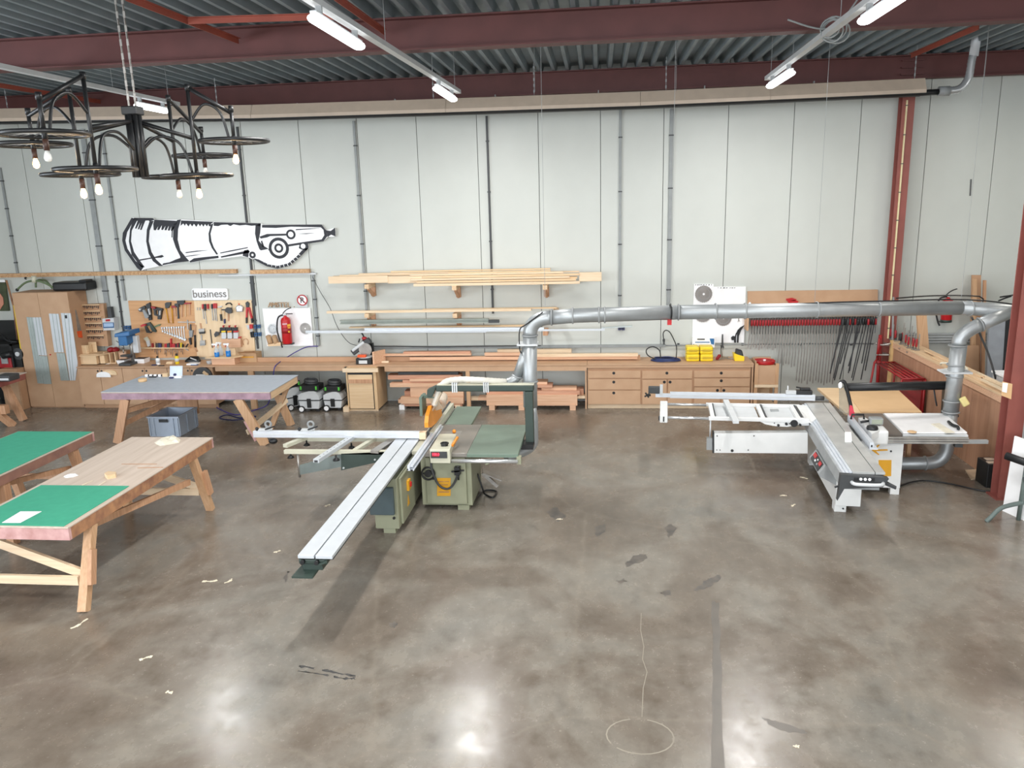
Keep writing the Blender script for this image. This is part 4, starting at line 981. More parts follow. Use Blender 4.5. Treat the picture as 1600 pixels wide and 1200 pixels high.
for i, (y, hm) in enumerate(((480,K_LEG),(700,K_STEEL))):
    tool('paint_brush',('upper flat brush with wooden handle','lower flat brush with grey handle')[i]+' on pale board','brush',[('handle','p',R((140+20*i,y),(168+20*i,y+5),(182+8*i,y+110),(160+8*i,y+110)),hm),('ferrule','P',R((120+25*i,y+110),(225+15*i,y+100),(230+15*i,y+155),(130+20*i,y+165)),K_STEEL),('bristles','P',R((125+22*i,y+165),(235+10*i,y+155),(232+10*i,y+195),(140+10*i,y+205)),K_BLACK if i == 0 else K_GREY)],GT)
tool('steel_rule','thin dark metal bar hanging on pale board','bar',[('bar','p',R((332,600),(346,600),(384,940),(372,945)),K_DARK)],GT)
tool('wire_coil','small coil of brown wire hanging on pale board','wire',[('coil','R',(R((965,890),(945,830),(970,780),(1020,770),(1055,810),(1045,880)),.008),K_LEG)],GT)
# pump sprayers on a small shelf
m = M(); m.plate(R((545,775),(905,765),(915,930),(560,940)), YP-.1, .09); solo('sprayer_shelf','reddish wooden shelf box under the pump sprayers','shelf',m,K_REDX)
for i, (x, col, lab) in enumerate(((590,K_YEL,'pump sprayer with yellow collar, left of three'),(700,K_ORANGE,'pump sprayer with orange collar, middle of three'),(812,K_RED,'pump sprayer with red collar, right of three'))):
    tool('pump_sprayer',lab,'sprayer',[('tank','F',R((x-38,655),(x+48,650),(x+50,760),(x+20,778),(x-20,778),(x-36,762)),K_LGREY),('collar','F',R((x-40,625),(x+45,620),(x+46,655),(x-38,658)),col),('head','F',R((x-70,565),(x+35,560),(x+30,620),(x-28,625),(x-45,600),(x-52,665),(x-72,665)),K_BLACK),('plunger','F',R((x-22,525),(x+5,522),(x-2,560),(x-14,560)),K_RED)],'pump sprayers on the shelf')
tool('red_sprayer_cap','red strip at the sprayer shelf right end','strip',[('strip','F',R((862,742),(915,735),(918,752),(865,765)),K_RED)])
tool('dark_goggles','dark clear goggles hanging above the spray bottles','goggles',[('frame','F',R((412,690),(440,640),(500,655),(505,700),(430,745)),K_DARK)])

# ======================= SIGNS =======================
q = Z(0,420,.25)
def rrect(pts, d=2):  # soften corners of a pixel quad
    out = []; n = len(pts)
    for i in range(n):
        a, b, c = pts[i-1], pts[i], pts[(i+1)%n]
        for (u, k) in ((a,.0),(c,.0)):
            L_ = math.hypot(u[0]-b[0],u[1]-b[1]); out.append((b[0]+(u[0]-b[0])*d/L_, b[1]+(u[1]-b[1])*d/L_))
    return out
m = M(); m.plate(rrect(q((1198,122),(1420,122),(1426,194),(1203,197))), 16.56, .035)
t = multi('word_sign','white rounded wall sign reading business above tool boards','sign',[('panel',m,K_WHITE)])
c = W(*q((1309,158))[0],16.555); text('letters','business',.235,c,mt('letter_grey',(128,124,120),.6),t.o,ext=.006)
m = M(); q5 = Z(400,450,.09166)
m.plate(q5((702,130),(865,125),(880,325),(718,328)), 16.56, .03); t = multi('parking_sign','square grey no-parking sign with red ring and R','sign',[('panel',m,K_LGREY)])
cc = W(*q5((788,207))[0],16.55)
m = M(); m.disc(*q5((788,207))[0],16.556,.115,.006,28); t.p('face',m,K_WHITE)
m = M(); m.ring(cc,.108,.012,(0,1,0),28,6); m.bar(cc+V((-.08,0,.08)),cc+V((.08,0,-.08)),.006,.02,(1,0,1)); t.p('red_ring',m,K_RED)
text('letter','R',.17,cc+V((0,-.004,-.005)),K_BLACK,t.o)
c = W(*q5((435,290))[0],16.55); a = W(*q5((212,335))[0],16.54)
t = T('letter_row','row of cut-out wooden capital letters above extinguisher board','letters',(c.x,16.54,a.z))
for i, ch in enumerate('AMSTEL.'):
    p = W(*q5((242+64*i,292))[0],16.555) if ch != '.' else W(*q5((648,292))[0],16.555)
    text('letter',ch,.155,p,mt('letter_wood',(196,164,130),.6,rgb2=(150,120,92),scale=12),t.o,ext=.016)
# extinguisher board
YE = 16.56
m = M(); m.plate(q5((108,350),(922,340),(975,985),(185,992)), YE, YW-YE); solo('white_board','white wall board holding saw blades and a fire extinguisher','board',m,K_WHITE)
def blade(px, py, r, lab, Y=YE-.012, mat=K_STEEL):
    m = M(); c = W(px,py,Y); n = 48; pts = []
    for i in range(n):
        a = 2*math.pi*i/n; rr = r*(1 if i % 2 else .965); pts.append(c+V((math.cos(a)*rr,0,math.sin(a)*rr)))
    m.prism(pts,(0,.006,0)); t = multi('saw_blade',lab,'saw blade',[('disc',m,mat)],'circular saw blades on the wall')
    m = M(); m.ring(c,r*.72,.004,(0,1,0),24,4); t.p('ring',m,K_GREY)
    m = M(); m.cyl(c-V((0,.012,0)),c,r*.13,None,10); t.p('peg',m,K_WHITE)
K_SBL = mt('blade_steel', (150,144,140), .35, metal=.75, rgb2=(120,114,110), scale=5)
blade(*q5((283,700))[0],.115,'round saw blade left of the red fire extinguisher',mat=K_CHROME)
blade(*q5((840,690))[0],.125,'round saw blade right of the fire extinguisher',mat=K_STEEL)
def extinguisher(p, r, h, lab, hose=True, bottom=None):
    """p: base centre"""
    t = T('fire_extinguisher',lab,'fire extinguisher',p)
    m = M(); m.lathe(p,[(r*.9,0),(r,.015),(r,h*.82),(r*.8,h*.9),(r*.3,h*.95),(r*.28,h*1.0)],20); t.p('cylinder',m,K_RED)
    m = M(); m.box(p[0]-.03,p[0]+.03,p[1]-.03,p[1]+.03,p[2]+h,p[2]+h*1.06); t.p('valve',m,K_CHROME)
    m = M(); v = V(p)+V((0,0,h*1.05)); m.tube(arc(v+V((-.05,0,0)),v+V((.02,0,.10)),v+V((.15,0,.13))),.011,6); m.tube([v,v+V((.17,0,0))],.010,6); t.p('lever',m,K_BLACK)
    if hose:
        m = M(); m.tube(smooth([v+V((-.02,0,-.02)),v+V((-.16,0,-.08*h/.62)),v+V((-.21,0,-.35*h/.62)),v+V((-.16,0,-.62*h/.62)),v+V((-.12,-.02,-.74*h/.62))],6),.017,8); t.p('hose',m,K_BLACK)
    if bottom:
        m = M(); m.lathe((p[0],p[1],p[2]-.002),[(r*1.02,0),(r*1.02,.05)],20); t.p('foot_ring',m,bottom)
    m = M(); m.lathe(p,[(r*1.012,h*.38),(r*1.012,h*.58)],20); t.p('band',m,K_REDD)
    return t
b0 = W(*q5((540,945))[0],16.42)
t = extinguisher((b0.x,16.42,b0.z),.105,.62,'red fire extinguisher with black hose on the white board')
m = M(); m.plate(q5((530,620),(585,612),(588,655),(535,662)),16.312,.01); m.plate(q5((538,672),(585,664),(586,684),(540,690)),16.312,.01); m.disc(*q5((562,745))[0],16.312,.022,.01,12); t.p('yellow_label',m,K_AMBER)
m = M(); m.plate(q5((445,605),(525,600),(528,625),(450,630)),16.312,.01); t.p('pale_label',m,mt('pale_pink',(222,170,176),.5))
m = M(); m.box(b0.x-.06,b0.x+.06,16.5,16.565,b0.z+.2,b0.z+.26); m.box(b0.x-.1,b0.x+.1,16.42,16.565,b0.z-.03,b0.z-.005); t.p('wall_bracket',m,K_DARK)
for i, (x0_, lab) in enumerate(((210,'cardboard tube with dark tip, left of two'),(310,'plain cardboard tube, right of two'))):
    a, bb = W(*q5((x0_-5,815))[0],16.5), W(*q5((x0_+40,955))[0],16.44); m = M(); m.cyl(bb,a,.055,None,16); k = multi('cardboard_tube',lab+' beside the extinguisher','tube',[('tube',m,K_CARD)])
    m = M(); m.cyl(a,a+(a-bb)*.06,.03,None,12); k.p('end_plug',m,K_BLACK)
m = M(); m.plate(q5((190,965),(420,925),(425,985),(215,995)),16.4,.16); solo('tube_tray','small wooden tray under the two cardboard tubes','tray',m,K_PLYX)

# ======================= OSB LEDGE, TELESCOPE SIGN =======================
m = M(); m.box(W(-40,430,16.5).x,W(369,424,16.5).x,16.5,YW,W(180,430.5,16.5).z,W(180,424.5,16.5).z); solo('ledge_board','long chipboard ledge strip on the wall below telescope','ledge',m,K_OSB)
m = M(); m.box(W(391,430,16.5).x,W(483,424,16.5).x,16.5,YW,W(430,427.5,16.5).z,W(430,421.5,16.5).z); solo('ledge_board','short chipboard ledge strip right of the long one','ledge',m,K_OSB)
m = M(); m.box(W(340,430,16.5).x,W(492,424,16.5).x,16.54,YW,W(430,430.5,16.5).z,W(430,427.8,16.5).z); solo('ledge_trunking','pale thin trunking joining the two chipboard ledge strips','trunking',m,K_LGREY)
q = Z(170,320,.2375)
YS = 16.54
sil = q((88,235),(92,185),(150,85),(290,88),(300,98),(450,98),(465,95),(690,110),(700,112),(1000,122),(1010,130),(1400,130),(1430,168),(1490,150),(1492,208),(1440,212),(1412,240),(1310,255),(1315,285),(1290,310),(1240,360),(1190,400),(1110,420),(1040,405),(975,360),(940,352),(915,345),(870,338),(725,358),(640,362),(535,382),(520,370),(360,400),(340,402),(235,425),(210,435),(185,415),(140,350),(105,300))
m = M(); m.plate(sil, YS, .04); t = multi('telescope_sign','large white cut-out wall sign of an old spyglass drawing','sign',[('white_panel',m,K_WHITE)])
def ink(*polys, Y=YS-.006):
    m = M()
    for p in polys: m.plate(q(*p), Y, .006)
    return m
ink_parts = [
  # front bell: two arcs
  [(150,85),(170,92),(120,180),(108,235),(122,290),(175,370),(230,408),(210,435),(185,415),(140,350),(105,300),(88,235),(92,185)],
  [(165,88),(190,95),(150,170),(145,240),(165,310),(205,370),(235,410),(215,412),(150,330),(132,240),(140,160)],
  [(165,86),(290,88),(300,98),(268,110),(262,103),(240,104),(215,165),(205,165),(222,110),(200,160),(190,162),(205,112),(180,158),(172,156),(190,105),(165,104)],
  [(268,108),(295,105),(268,170),(262,240),(280,310),(310,360),(355,402),(330,402),(290,370),(262,320),(246,240),(250,165)],
  [(300,98),(450,106),(445,125),(418,172),(408,170),(412,138),(400,170),(388,168),(395,135),(378,168),(366,166),(374,136),(355,166),(345,164),(350,132),(330,166),(318,165),(326,138),(308,168),(295,166),(292,125)],
  [(450,100),(475,96),(455,160),(452,230),(470,300),(510,350),(530,372),(470,372),(470,340),(440,280),(422,225),(424,165)],
  [(432,122),(442,122),(420,170),(418,215),(412,215),(414,165)],
  [(475,103),(690,112),(672,125),(668,142),(658,140),(655,125),(645,142),(632,126),(622,144),(610,126),(600,142),(588,124),(575,145),(560,124),(548,142),(535,124),(524,142),(508,122),(500,138),(490,122),(472,138)],
  [(672,130),(688,120),(668,190),(675,240),(690,280),(718,325),(708,328),(678,285),(660,240),(656,190)],
  [(690,114),(1000,122),(995,140),(960,136),(940,138),(900,132),(860,136),(820,128),(800,140),(780,130),(740,132),(720,140),(690,138)],
  [(965,135),(1000,122),(995,185),(985,235),(1010,265),(1050,290),(1000,300),(990,290),(972,240),(962,190)],
  # lower ink of barrel
  [(200,360),(290,345),(350,330),(362,340),(345,348),(300,350),(205,368)],
  [(350,398),(358,385),(400,378),(440,360),(470,350),(478,365),(515,372),(410,386)],
  [(530,372),(560,352),(620,345),(720,335),(722,350),(640,360),(535,380)],
  [(505,312),(580,302),(660,298),(580,308),(506,318)], [(505,338),(560,330),(610,325),(560,335),(506,342)],
  [(730,315),(800,300),(915,278),(912,285),(820,304),(735,320)], [(735,340),(800,325),(890,305),(920,298),(925,315),(890,322),(740,348)],
  [(890,300),(915,295),(930,310),(915,345),(880,335)],
  # eyepiece tube
  [(1008,132),(1400,130),(1430,168),(1438,205),(1412,240),(1310,255),(1180,275),(1170,262),(1300,242),(1400,228),(1418,200),(1412,165),(1395,148),(1200,144),(1100,152),(1008,150)],
  [(1430,168),(1460,172),(1488,150),(1492,208),(1462,196),(1440,212),(1436,190)],
  [(990,210),(1040,192),(1170,190),(1172,202),(1060,206),(1040,215),(1000,222)], [(1230,160),(1400,152),(1330,160),(1230,167)], [(1240,190),(1360,185),(1300,192)],
  [(1000,240),(1008,235),(1022,275),(1012,280)],
  # swivel arc
  [(950,352),(985,360),(1050,392),(1110,402),(1180,385),(1235,340),(1270,300),(1300,285),(1315,285),(1290,310),(1240,360),(1190,400),(1110,420),(1040,405),(975,372)],
  [(1255,262),(1310,255),(1315,280),(1300,300),(1270,295),(1250,285)],
  [(1050,290),(1080,285),(1085,300),(1050,300)],
]
m = M()
for p in ink_parts: m.plate(q(*p), YS-.006, .006)
t.p('ink_drawing', m, K_INK)
def annulus(cx, cy, r0, r1):
    m = M(); c = W(*q((cx,cy))[0], YS-.008); k = .0024*1.0
    n = 28; a = []; 
    for i in range(n):
        an = 2*math.pi*i/n; an2 = 2*math.pi*(i+1)/n
        P = lambda r, x: c+V((math.cos(x)*r,0,math.sin(x)*r))
        m.prism([P(r0,an),P(r1,an),P(r1,an2),P(r0,an2)],(0,.006,0))
    return m
sc_ = (W(*q((1200,0))[0],YS)-W(*q((1000,0))[0],YS)).length/200
m = M(); m.disc(*q((1118,285))[0],YS-.007,66*sc_,.006,28); t.p('white_disc',m,K_WHITE)
t.p('dial_ring',annulus(1118,285,48*sc_,67*sc_),K_INK); t.p('dial_ring',annulus(1118,285,16*sc_,30*sc_),K_INK)
m = M(); m.disc(*q((1197,195))[0],YS-.007,30*sc_,.006,20); m.disc(*q((945,330))[0],YS-.007,26*sc_,.006,20); m.disc(*q((1278,272))[0],YS-.007,16*sc_,.006,16); t.p('white_disc',m,K_WHITE)
t.p('dial_ring',annulus(1197,195,18*sc_,31*sc_),K_INK); t.p('dial_ring',annulus(945,330,8*sc_,22*sc_),K_INK)
m = M(); c = W(*q((1197,195))[0],YS-.008); m.bar(c+V((-.012,0,-.02)),c+V((.012,0,.02)),.006,.02,(1,0,0)); 
for i in range(14):
    a = math.radians(200+i*10); p = W(*q((1112,258))[0],YS-.012); r0, r1 = 128*sc_, 150*sc_
    m.bar(p+V((math.cos(a)*r0*1.1,0,math.sin(a)*r0)),p+V((math.cos(a)*r1*1.1,0,math.sin(a)*r1)),.004,.012,(1,0,0))
t.p('tick_mark',m,K_WHITE)

# ======================= TIMBER SHELVES =======================
SG = 'timber on the upper wall shelf'
board(513,431,606,443,16.2,.045,'thick pale plank at left front of the upper shelf',K_PINEX,SG)
board(606,431,660,443,16.215,.045,'short pale plank butting the left one on upper shelf',K_PINEX,SG)
board(905,425,940,440,16.2,.045,'pale plank end at the right of the upper shelf',K_PINEX,SG)
for i, (xa_, xb_, ya, yb, Y) in enumerate([(646,906,441,446,16.13),(651,900,437,441,16.14),(641,890,433,437,16.15),(660,905,429,433,16.17),(640,880,426,429.5,16.2),(700,860,423.5,426.5,16.28),(530,645,428.5,431,16.28),(520,640,430,432,16.33),(560,720,425.5,428.5,16.36),(610,860,421,424,16.38),(780,905,424,427,16.33),(850,902,432,436,16.2)]):
    lab = ('lowest front strip','second strip from the bottom','third strip from the bottom','fourth strip from the bottom','fifth strip from the bottom','sixth strip from the bottom','thin strip on the left plank','rear thin strip behind the left plank','long strip lying behind the left planks','topmost long strip','rear strip at the right','short strip at the right end')[i]
    board(xa_,ya,xb_,yb,Y,.07,lab+' of pale timber on the upper shelf',(K_PINEX,K_PLYX)[i % 2],SG)
def bracket(px, py, lab, drop=.2):
    c = W(px,py,16.2); t = T('shelf_bracket',lab,'bracket',(c.x,16.45,c.z-drop),'timber shelf brackets')
    m = M(); m.box(c.x-.045,c.x+.045,16.08,YW,c.z-.085,c.z); t.p('arm',m,K_PINEY)
    m = M(); m.box(c.x-.05,c.x+.05,16.535,YW,c.z-.085-drop,c.z-.085); t.p('cleat',m,K_LEG)
    m = M(); m.bar((c.x,16.2,c.z-.09),(c.x,16.56,c.z-.08-drop),.05,.06,(0,0,1)); t.p('brace',m,K_LEG)
for px, py, lab in ((575,444,'left upper'),(711,446,'middle upper'),(852,445,'right upper')): bracket(px,py,lab+' wooden shelf bracket on the back wall')
for px, py, lab in ((575,489,'left lower'),(712,489,'middle lower')): bracket(px,py,lab+' wooden shelf bracket on the back wall',.24)
bracket(868,484.5,'right lower wooden shelf bracket hidden behind the duct elbow',.12)
c = W(852,520,16.3); m = M(); m.box(c.x-.05,c.x+.05,16.3,YW,c.z-.06,c.z+.06); solo('shelf_bracket','short wooden bracket end right of the duct elbow','bracket',m,K_LEG)
SG2 = 'long stock on the lower wall shelf'
board(510,484,830,488.5,16.12,.09,'long pale batten on the lower shelf',K_PINEX,SG2)
board(660,481.5,870,484,16.26,.1,'rear pale batten on the lower shelf by the duct',K_PLYX,SG2)
a, b = W(531,507,16.1), W(763,498,16.1); m = M(); m.box(a.x,b.x,16.1,16.2,a.z,a.z+.02); m.box(a.x,b.x,16.15,16.16,a.z+.02,b.z-.02); m.box(a.x,b.x,16.1,16.2,b.z-.02,b.z); m2 = M(); m2.box(b.x,b.x+.22,16.11,16.19,a.z-.005,b.z-.03)
K_GSTEEL = mt('grey_green_steel', (150,156,148), .45, metal=.3)
multi('steel_channel','grey steel channel lying across the lower brackets','channel',[('channel',m,K_GSTEEL),('dark_end',m2,K_DARK)],SG2)
board(545,509.5,835,512,16.2,.12,'thin pale plank behind the aluminium profiles',K_PLYX,SG2)
def profile(xa_, ya, xb_, yb, h, Y, lab, mat=K_ALU):
    a, b = W(xa_,ya,Y), W(xb_,yb,Y); m = M(); m.bar(a,b,.05,h); m2 = M(); m2.bar(a+V((0,-.027,0)),b+V((0,-.027,0)),.004,h*.3)
    multi('aluminium_profile',lab,'profile',[('profile',m,mat),('groove',m2,K_LGREY)],SG2)
profile(570,514.5,850,513.5,.055,16.1,'bright aluminium profile, upper front on the lower shelf')
profile(478,518.5,760,517.5,.05,16.12,'bright aluminium profile reaching left over the extinguisher board')
profile(560,518.5,945,515,.035,16.06,'long aluminium profile running behind the duct elbow')
profile(940,512.5,988,509.5,.025,16.1,'thin aluminium strip right of the duct elbow',K_ALUD)
# timber lying on the worktop right of the mitre saw
TG = 'timber lying on the worktop'
board(590,553,736,556,16.2,.1,'pale lath lying on the worktop right of the mitre saw',K_REDX,TG)
board(630,549.5,735,553,16.26,.12,'thin plank on the worktop under the middle bracket',K_RED2,TG)
board(757,551.5,820,556,16.22,.1,'plank on worktop just left of the duct elbow',K_REDX,TG)
board(777,546,893,552,16.35,.1,'plank passing behind the vertical duct on worktop',K_PINEX,TG)
board(830,553,997,557.5,16.2,.1,'long pale batten on the worktop left of blue hose',K_PINEX,TG)
board(640,557,996,562,16.22,.07,'brown batten along the worktop rear edge',K_REDX,TG)
m = M(); a = G(559,566.5,WZ); m.box(a.x,G(608,566,WZ).x,a.y-.03,a.y+.04,WZ,WZ+.03); solo('white_batten','short white batten on the worktop before the mitre saw','batten',m,K_CUTX)
# mitre saw
sx, sy = W(571,560,16.1).x, 16.15
t = T('mitre_saw','black and orange mitre saw on the worktop','mitre saw',(sx,sy,WZ))
m = M(); m.box(sx-.17,sx+.17,sy-.2,sy+.2,WZ,WZ+.13,.012); t.p('base',m,K_BLACK)
m = M(); m.cyl((sx,sy-.06,WZ+.13),(sx,sy-.06,WZ+.155),.15,None,22); m.box(sx-.1,sx+.08,sy-.215,sy-.2,WZ+.02,WZ+.09); t.p('turntable',m,K_LGREY)
m = M(); m.box(sx-.12,sx+.06,sy-.23,sy-.13,WZ+.155,WZ+.21,.01); t.p('guard',m,K_ORED)
m = M(); m.bar((sx-.28,sy-.02,WZ+.22),(sx+.12,sy-.02,WZ+.50),.12,.13,(0,0,1),.02); t.p('motor_housing',m,K_DARK)
m = M(); m.bar((sx-.27,sy-.05,WZ+.27),(sx+.0,sy-.05,WZ+.46),.09,.06,(0,0,1),.015); t.p('top_cover',m,K_LGREY)
m = M(); m.cyl((sx+.02,sy-.09,WZ+.3),(sx+.02,sy-.07,WZ+.3),.14,None,24); t.p('saw_disc',m,K_STEEL)
m = M(); m.box(sx+.06,sx+.13,sy+.1,sy+.2,WZ+.13,WZ+.4); t.p('pivot_post',m,K_BLACK)
m = M(); m.tube(smooth([(sx-.06,sy,WZ+.42),(sx-.02,sy,WZ+.56),(sx-.07,sy,WZ+.66)],4),.018,7); m.cyl((sx-.14,sy,WZ+.44),(sx-.11,sy,WZ+.52),.014,None,7); t.p('handle',m,K_BLACK)
m = M(); m.ball((sx+.0,sy-.02,WZ+.53),(.06,.05,.04)); t.p('red_cap',m,K_REDD)
m = M(); m.prism([(sx+.20,sy-.2,WZ),(sx+.23,sy-.2,WZ),(sx+.40,sy+.1,WZ),(sx+.37,sy+.1,WZ),],(0,0,.27)); solo('stop_panel','reddish brown upright panel at right of mitre saw','panel',m,K_REDX)
# thin black cable from ledge to mitre saw
m = M(); m.tube(smooth([W(x,y,16.5) for x,y in ((488,432),(500,455),(516,482),(525,506),(536,525),(548,537),(566,541))],5),.007,5); solo('black_cable','thin dark cable drooping along wall to the mitre saw','cable',m,K_DARK)
m = M(); m.tube(smooth([W(x,y,16.5) for x,y in ((566,541),(620,541),(680,542),(750,541),(845,540))],4),.01,5); solo('black_cable','dark cable along wall behind the worktop planks','cable',m,K_DARK)

# ======================= RIGHT OF THE DUCT =======================
q = Z(840,420,.25)
zb = WZ
# coiled blue hose
def coil(c, rx, ry, n, r, lift=.012):
    pts = []
    for i in range(n*20):
        a = 2*math.pi*i/20; k = 1-.09*(i//20) + .05*math.sin(i*.37)
        pts.append(V((c.x+rx*k*math.cos(a), c.y+ry*k*math.sin(a), c.z+.012+lift*i/20+.004*math.sin(i*1.3))))
    return pts
c = V((W(1040,562,16.15).x,16.17,WZ)); m = M()
m.tube(coil(c,.30,.19,4,.012,.014), .012, 6); k = multi('air_hose','coiled blue air hose lying on the worktop','hose',[('coil',m,mt('hose_blue',(38,52,98),.45))])
m = M(); m.tube(smooth([c+V((-.18,-.1,.04)),c+V((-.36,.0,.12)),c+V((-.38,.1,.22)),c+V((-.25,.15,.27)),c+V((-.12,.1,.2)),c+V((-.1,0,.05))],6),.012,6); k.p('loop',m,K_BLACK)
m = M(); hp2 = [W(x,y,16.5) for x,y in q((790,450),(785,405),(800,385),(825,395),(850,440),(868,490),(880,545))]; hp2[-1] = c+V((.22,.05,.06)); m.tube(smooth(hp2,6),.011,6); k.p('upright_lead',m,K_BLACK)
m = M(); m.bar(hp2[0]-V((0,0,.08)),hp2[0]+V((0,0,.04)),.03,.03); m.box(hp2[0].x-.02,hp2[0].x+.02,16.5,YW,hp2[0].z-.02,hp2[0].z+.02); k.p('coupling',m,K_DARK)
# yellow cases
for i, (x0_, x1_, y0_, y1_, lab) in enumerate(((943,1028,490,540,'upper left'),(1030,1116,490,540,'upper right'),(943,1030,538,570,'lower left'),(1033,1118,538,570,'lower right'))):
    a, b = W(*q((x0_,0))[0],16.05).x, W(*q((x1_,0))[0],16.05).x; lo = i > 1; z0 = WZ if lo else WZ+.152; m = M()
    m.box(a+.005,b-.005,16.08,16.36,z0,z0+.15,.025); k = multi('yellow_case','%s yellow plastic tool case of four beneath blue box'%lab,'case',[('shell',m,K_YEL)],'yellow tool cases on the worktop')
    m = M(); m.box(a+.05,b-.05,16.068,16.08,z0+.055,z0+.095,.004); k.p('recess',m,mt('yellow_dark',(196,164,34),.5))
    m = M(); m.box(a+.004,b-.004,16.076,16.08,z0+.072,z0+.078); k.p('seam',m,K_DARK)
# leaning white-blue box
m = M(); m.plate(q((968,432),(1108,432),(1106,492),(968,492)),16.43,.1); k = multi('blue_white_box','white and blue printed box standing behind yellow cases','box',[('carton',m,K_WHITE)])
m = M(); m.plate(q((1075,436),(1104,436),(1103,475),(1085,470)),16.425,.006); m.plate(q((972,470),(978,470),(978,485),(972,485)),16.425,.006); k.p('blue_print',m,K_BLUE)
m = M(); m.plate(q((985,455),(1075,455),(1075,463),(985,463)),16.425,.005); k.p('grey_text_line',m,mt('print_grey',(120,150,185),.6)); m = M(); m.plate(q((998,437),(1045,437),(1045,444),(998,444)),16.425,.005); k.p('dark_text_line',m,K_INK)
# blade board
YBB = 16.57
m = M(); m.plate(q((978,95),(1100,95),(1100,112),(1302,112),(1290,462),(965,462)),YBB,YW-YBB); k = multi('blade_board','white wall board with spare saw blades by the clamps','board',[('panel',m,K_WHITE)])
m = M()
rng = random.Random(3)
for (xa_, xb_, y) in ((985,1090,101),(1125,1230,120)):
    x = xa_
    while x < xb_:
        w_ = 4+rng.random()*9; h_ = 2+rng.random()*4; m.plate(q((x,y-h_/2),(x+w_,y-h_/2-1),(x+w_,y+h_/2-1),(x,y+h_/2)),YBB-.003,.003); x += w_+3+rng.random()*8
k.p('handwritten_line',m,K_INK)
blade(1099.5,459.5,.175,'round brown saw blade at top of the white blade board',YBB-.012,K_SBL)
blade(1098.5,490,.18,'round saw blade half hidden behind the dust duct',YBB-.022,K_SBL)
blade(1130.5,497,.165,'round saw blade peeking below the dust duct, right',YBB-.012,K_SBL)
m = M(); m.plate(q((1210,430),(1222,420),(1236,424),(1250,385),(1270,365),(1292,354),(1272,385),(1258,420),(1256,462),(1246,462),(1248,405),(1240,405),(1240,462),(1230,462),(1228,446),(1214,446)),YBB-.035,.033); solo('riving_guard','curved black blade guard hung on white blade board','guard',m,K_BLACK)
m = M(); m.plate(q((1254,300),(1260,300),(1260,318),(1266,332),(1258,326),(1250,334),(1254,318)),YBB-.012,.011); solo('hung_spanner','small steel spanner hanging on the white blade board','spanner',m,K_STEEL)
# wrenches, charger on worktop
m = M(); m.plate(q((1153,410),(1160,410),(1162,480),(1166,490),(1160,500),(1156,490),(1150,500),(1148,488),(1151,480)),16.5,.03); m2 = M(); a = W(*q((1156,500))[0],16.52); m2.cyl((a.x,16.515,WZ),(a.x,16.515,a.z),.008,None,6)
multi('upright_spanner','dark open spanner standing upright behind the yellow cases','spanner',[('spanner',m,K_DARK),('peg',m2,K_STEEL)])
c = W(1129,557,16.2); m = M(); m.bar((c.x-.1,16.2,WZ+.02),(c.x+.12,16.3,WZ+.04),.03,.03); m.tube([(c.x+.1,16.28,WZ+.02),(c.x+.3,16.2,WZ+.03)],.012,6); m2 = M(); m2.bar((c.x-.12,16.16,WZ+.03),(c.x-.05,16.24,WZ+.10),.05,.04); m2.ball((c.x+.27,16.2,WZ+.045),(.045,.045,.045))
multi('red_clamp_tool','small red and steel clamp lying on the worktop','clamp',[('bar',m,K_STEEL),('grip',m2,K_REDD)])
c = W(1156,560,16.1); m = M(); m.hexa([(c.x-.1,16.1,WZ),(c.x+.09,16.1,WZ),(c.x+.09,16.3,WZ),(c.x-.1,16.3,WZ),(c.x-.12,16.1,WZ+.16),(c.x+.09,16.1,WZ+.09),(c.x+.09,16.3,WZ+.09),(c.x-.12,16.3,WZ+.16)],.008); m2 = M(); m2.hexa([(c.x-.08,16.12,WZ+.10),(c.x+.08,16.12,WZ+.09),(c.x+.08,16.28,WZ+.09),(c.x-.08,16.28,WZ+.10),(c.x-.07,16.14,WZ+.24),(c.x+.05,16.14,WZ+.21),(c.x+.05,16.26,WZ+.21),(c.x-.07,16.26,WZ+.24)],.02)
multi('battery_charger','yellow battery charger with a black battery on worktop','charger',[('body',m,K_YEL),('battery',m2,K_BLACK)])
# purple cable from extinguisher over worktop down
m = M(); m.tube(smooth([W(497,541,16.5),W(480,542,16.5),W(462,550,16.4),G(443,562,WZ+.01),V((W(430,571,WF-.02).x,WF-.02,WZ-.0)),W(427,588,WF-.03),W(424,610,WF-.02),W(418,632,15.9),G(400,640,.01),G(370,648,.01),G(345,640,.01),G(325,628,.01)],5),.012,6); solo('purple_cable','purple cable running over worktop edge down to floor','cable',m,mt('purple_rubber',(74,64,138),.45))
m = M(); m.tube(smooth([G(400,651,.012),G(370,656,.012),G(350,655,.012),G(343,652,.012),G(356,648,.012),G(375,653,.012),G(400,650,.02)],5),.012,6); solo('floor_cable','dark blue cable loop on the floor behind the grey bench','cable',m,K_NAVY)

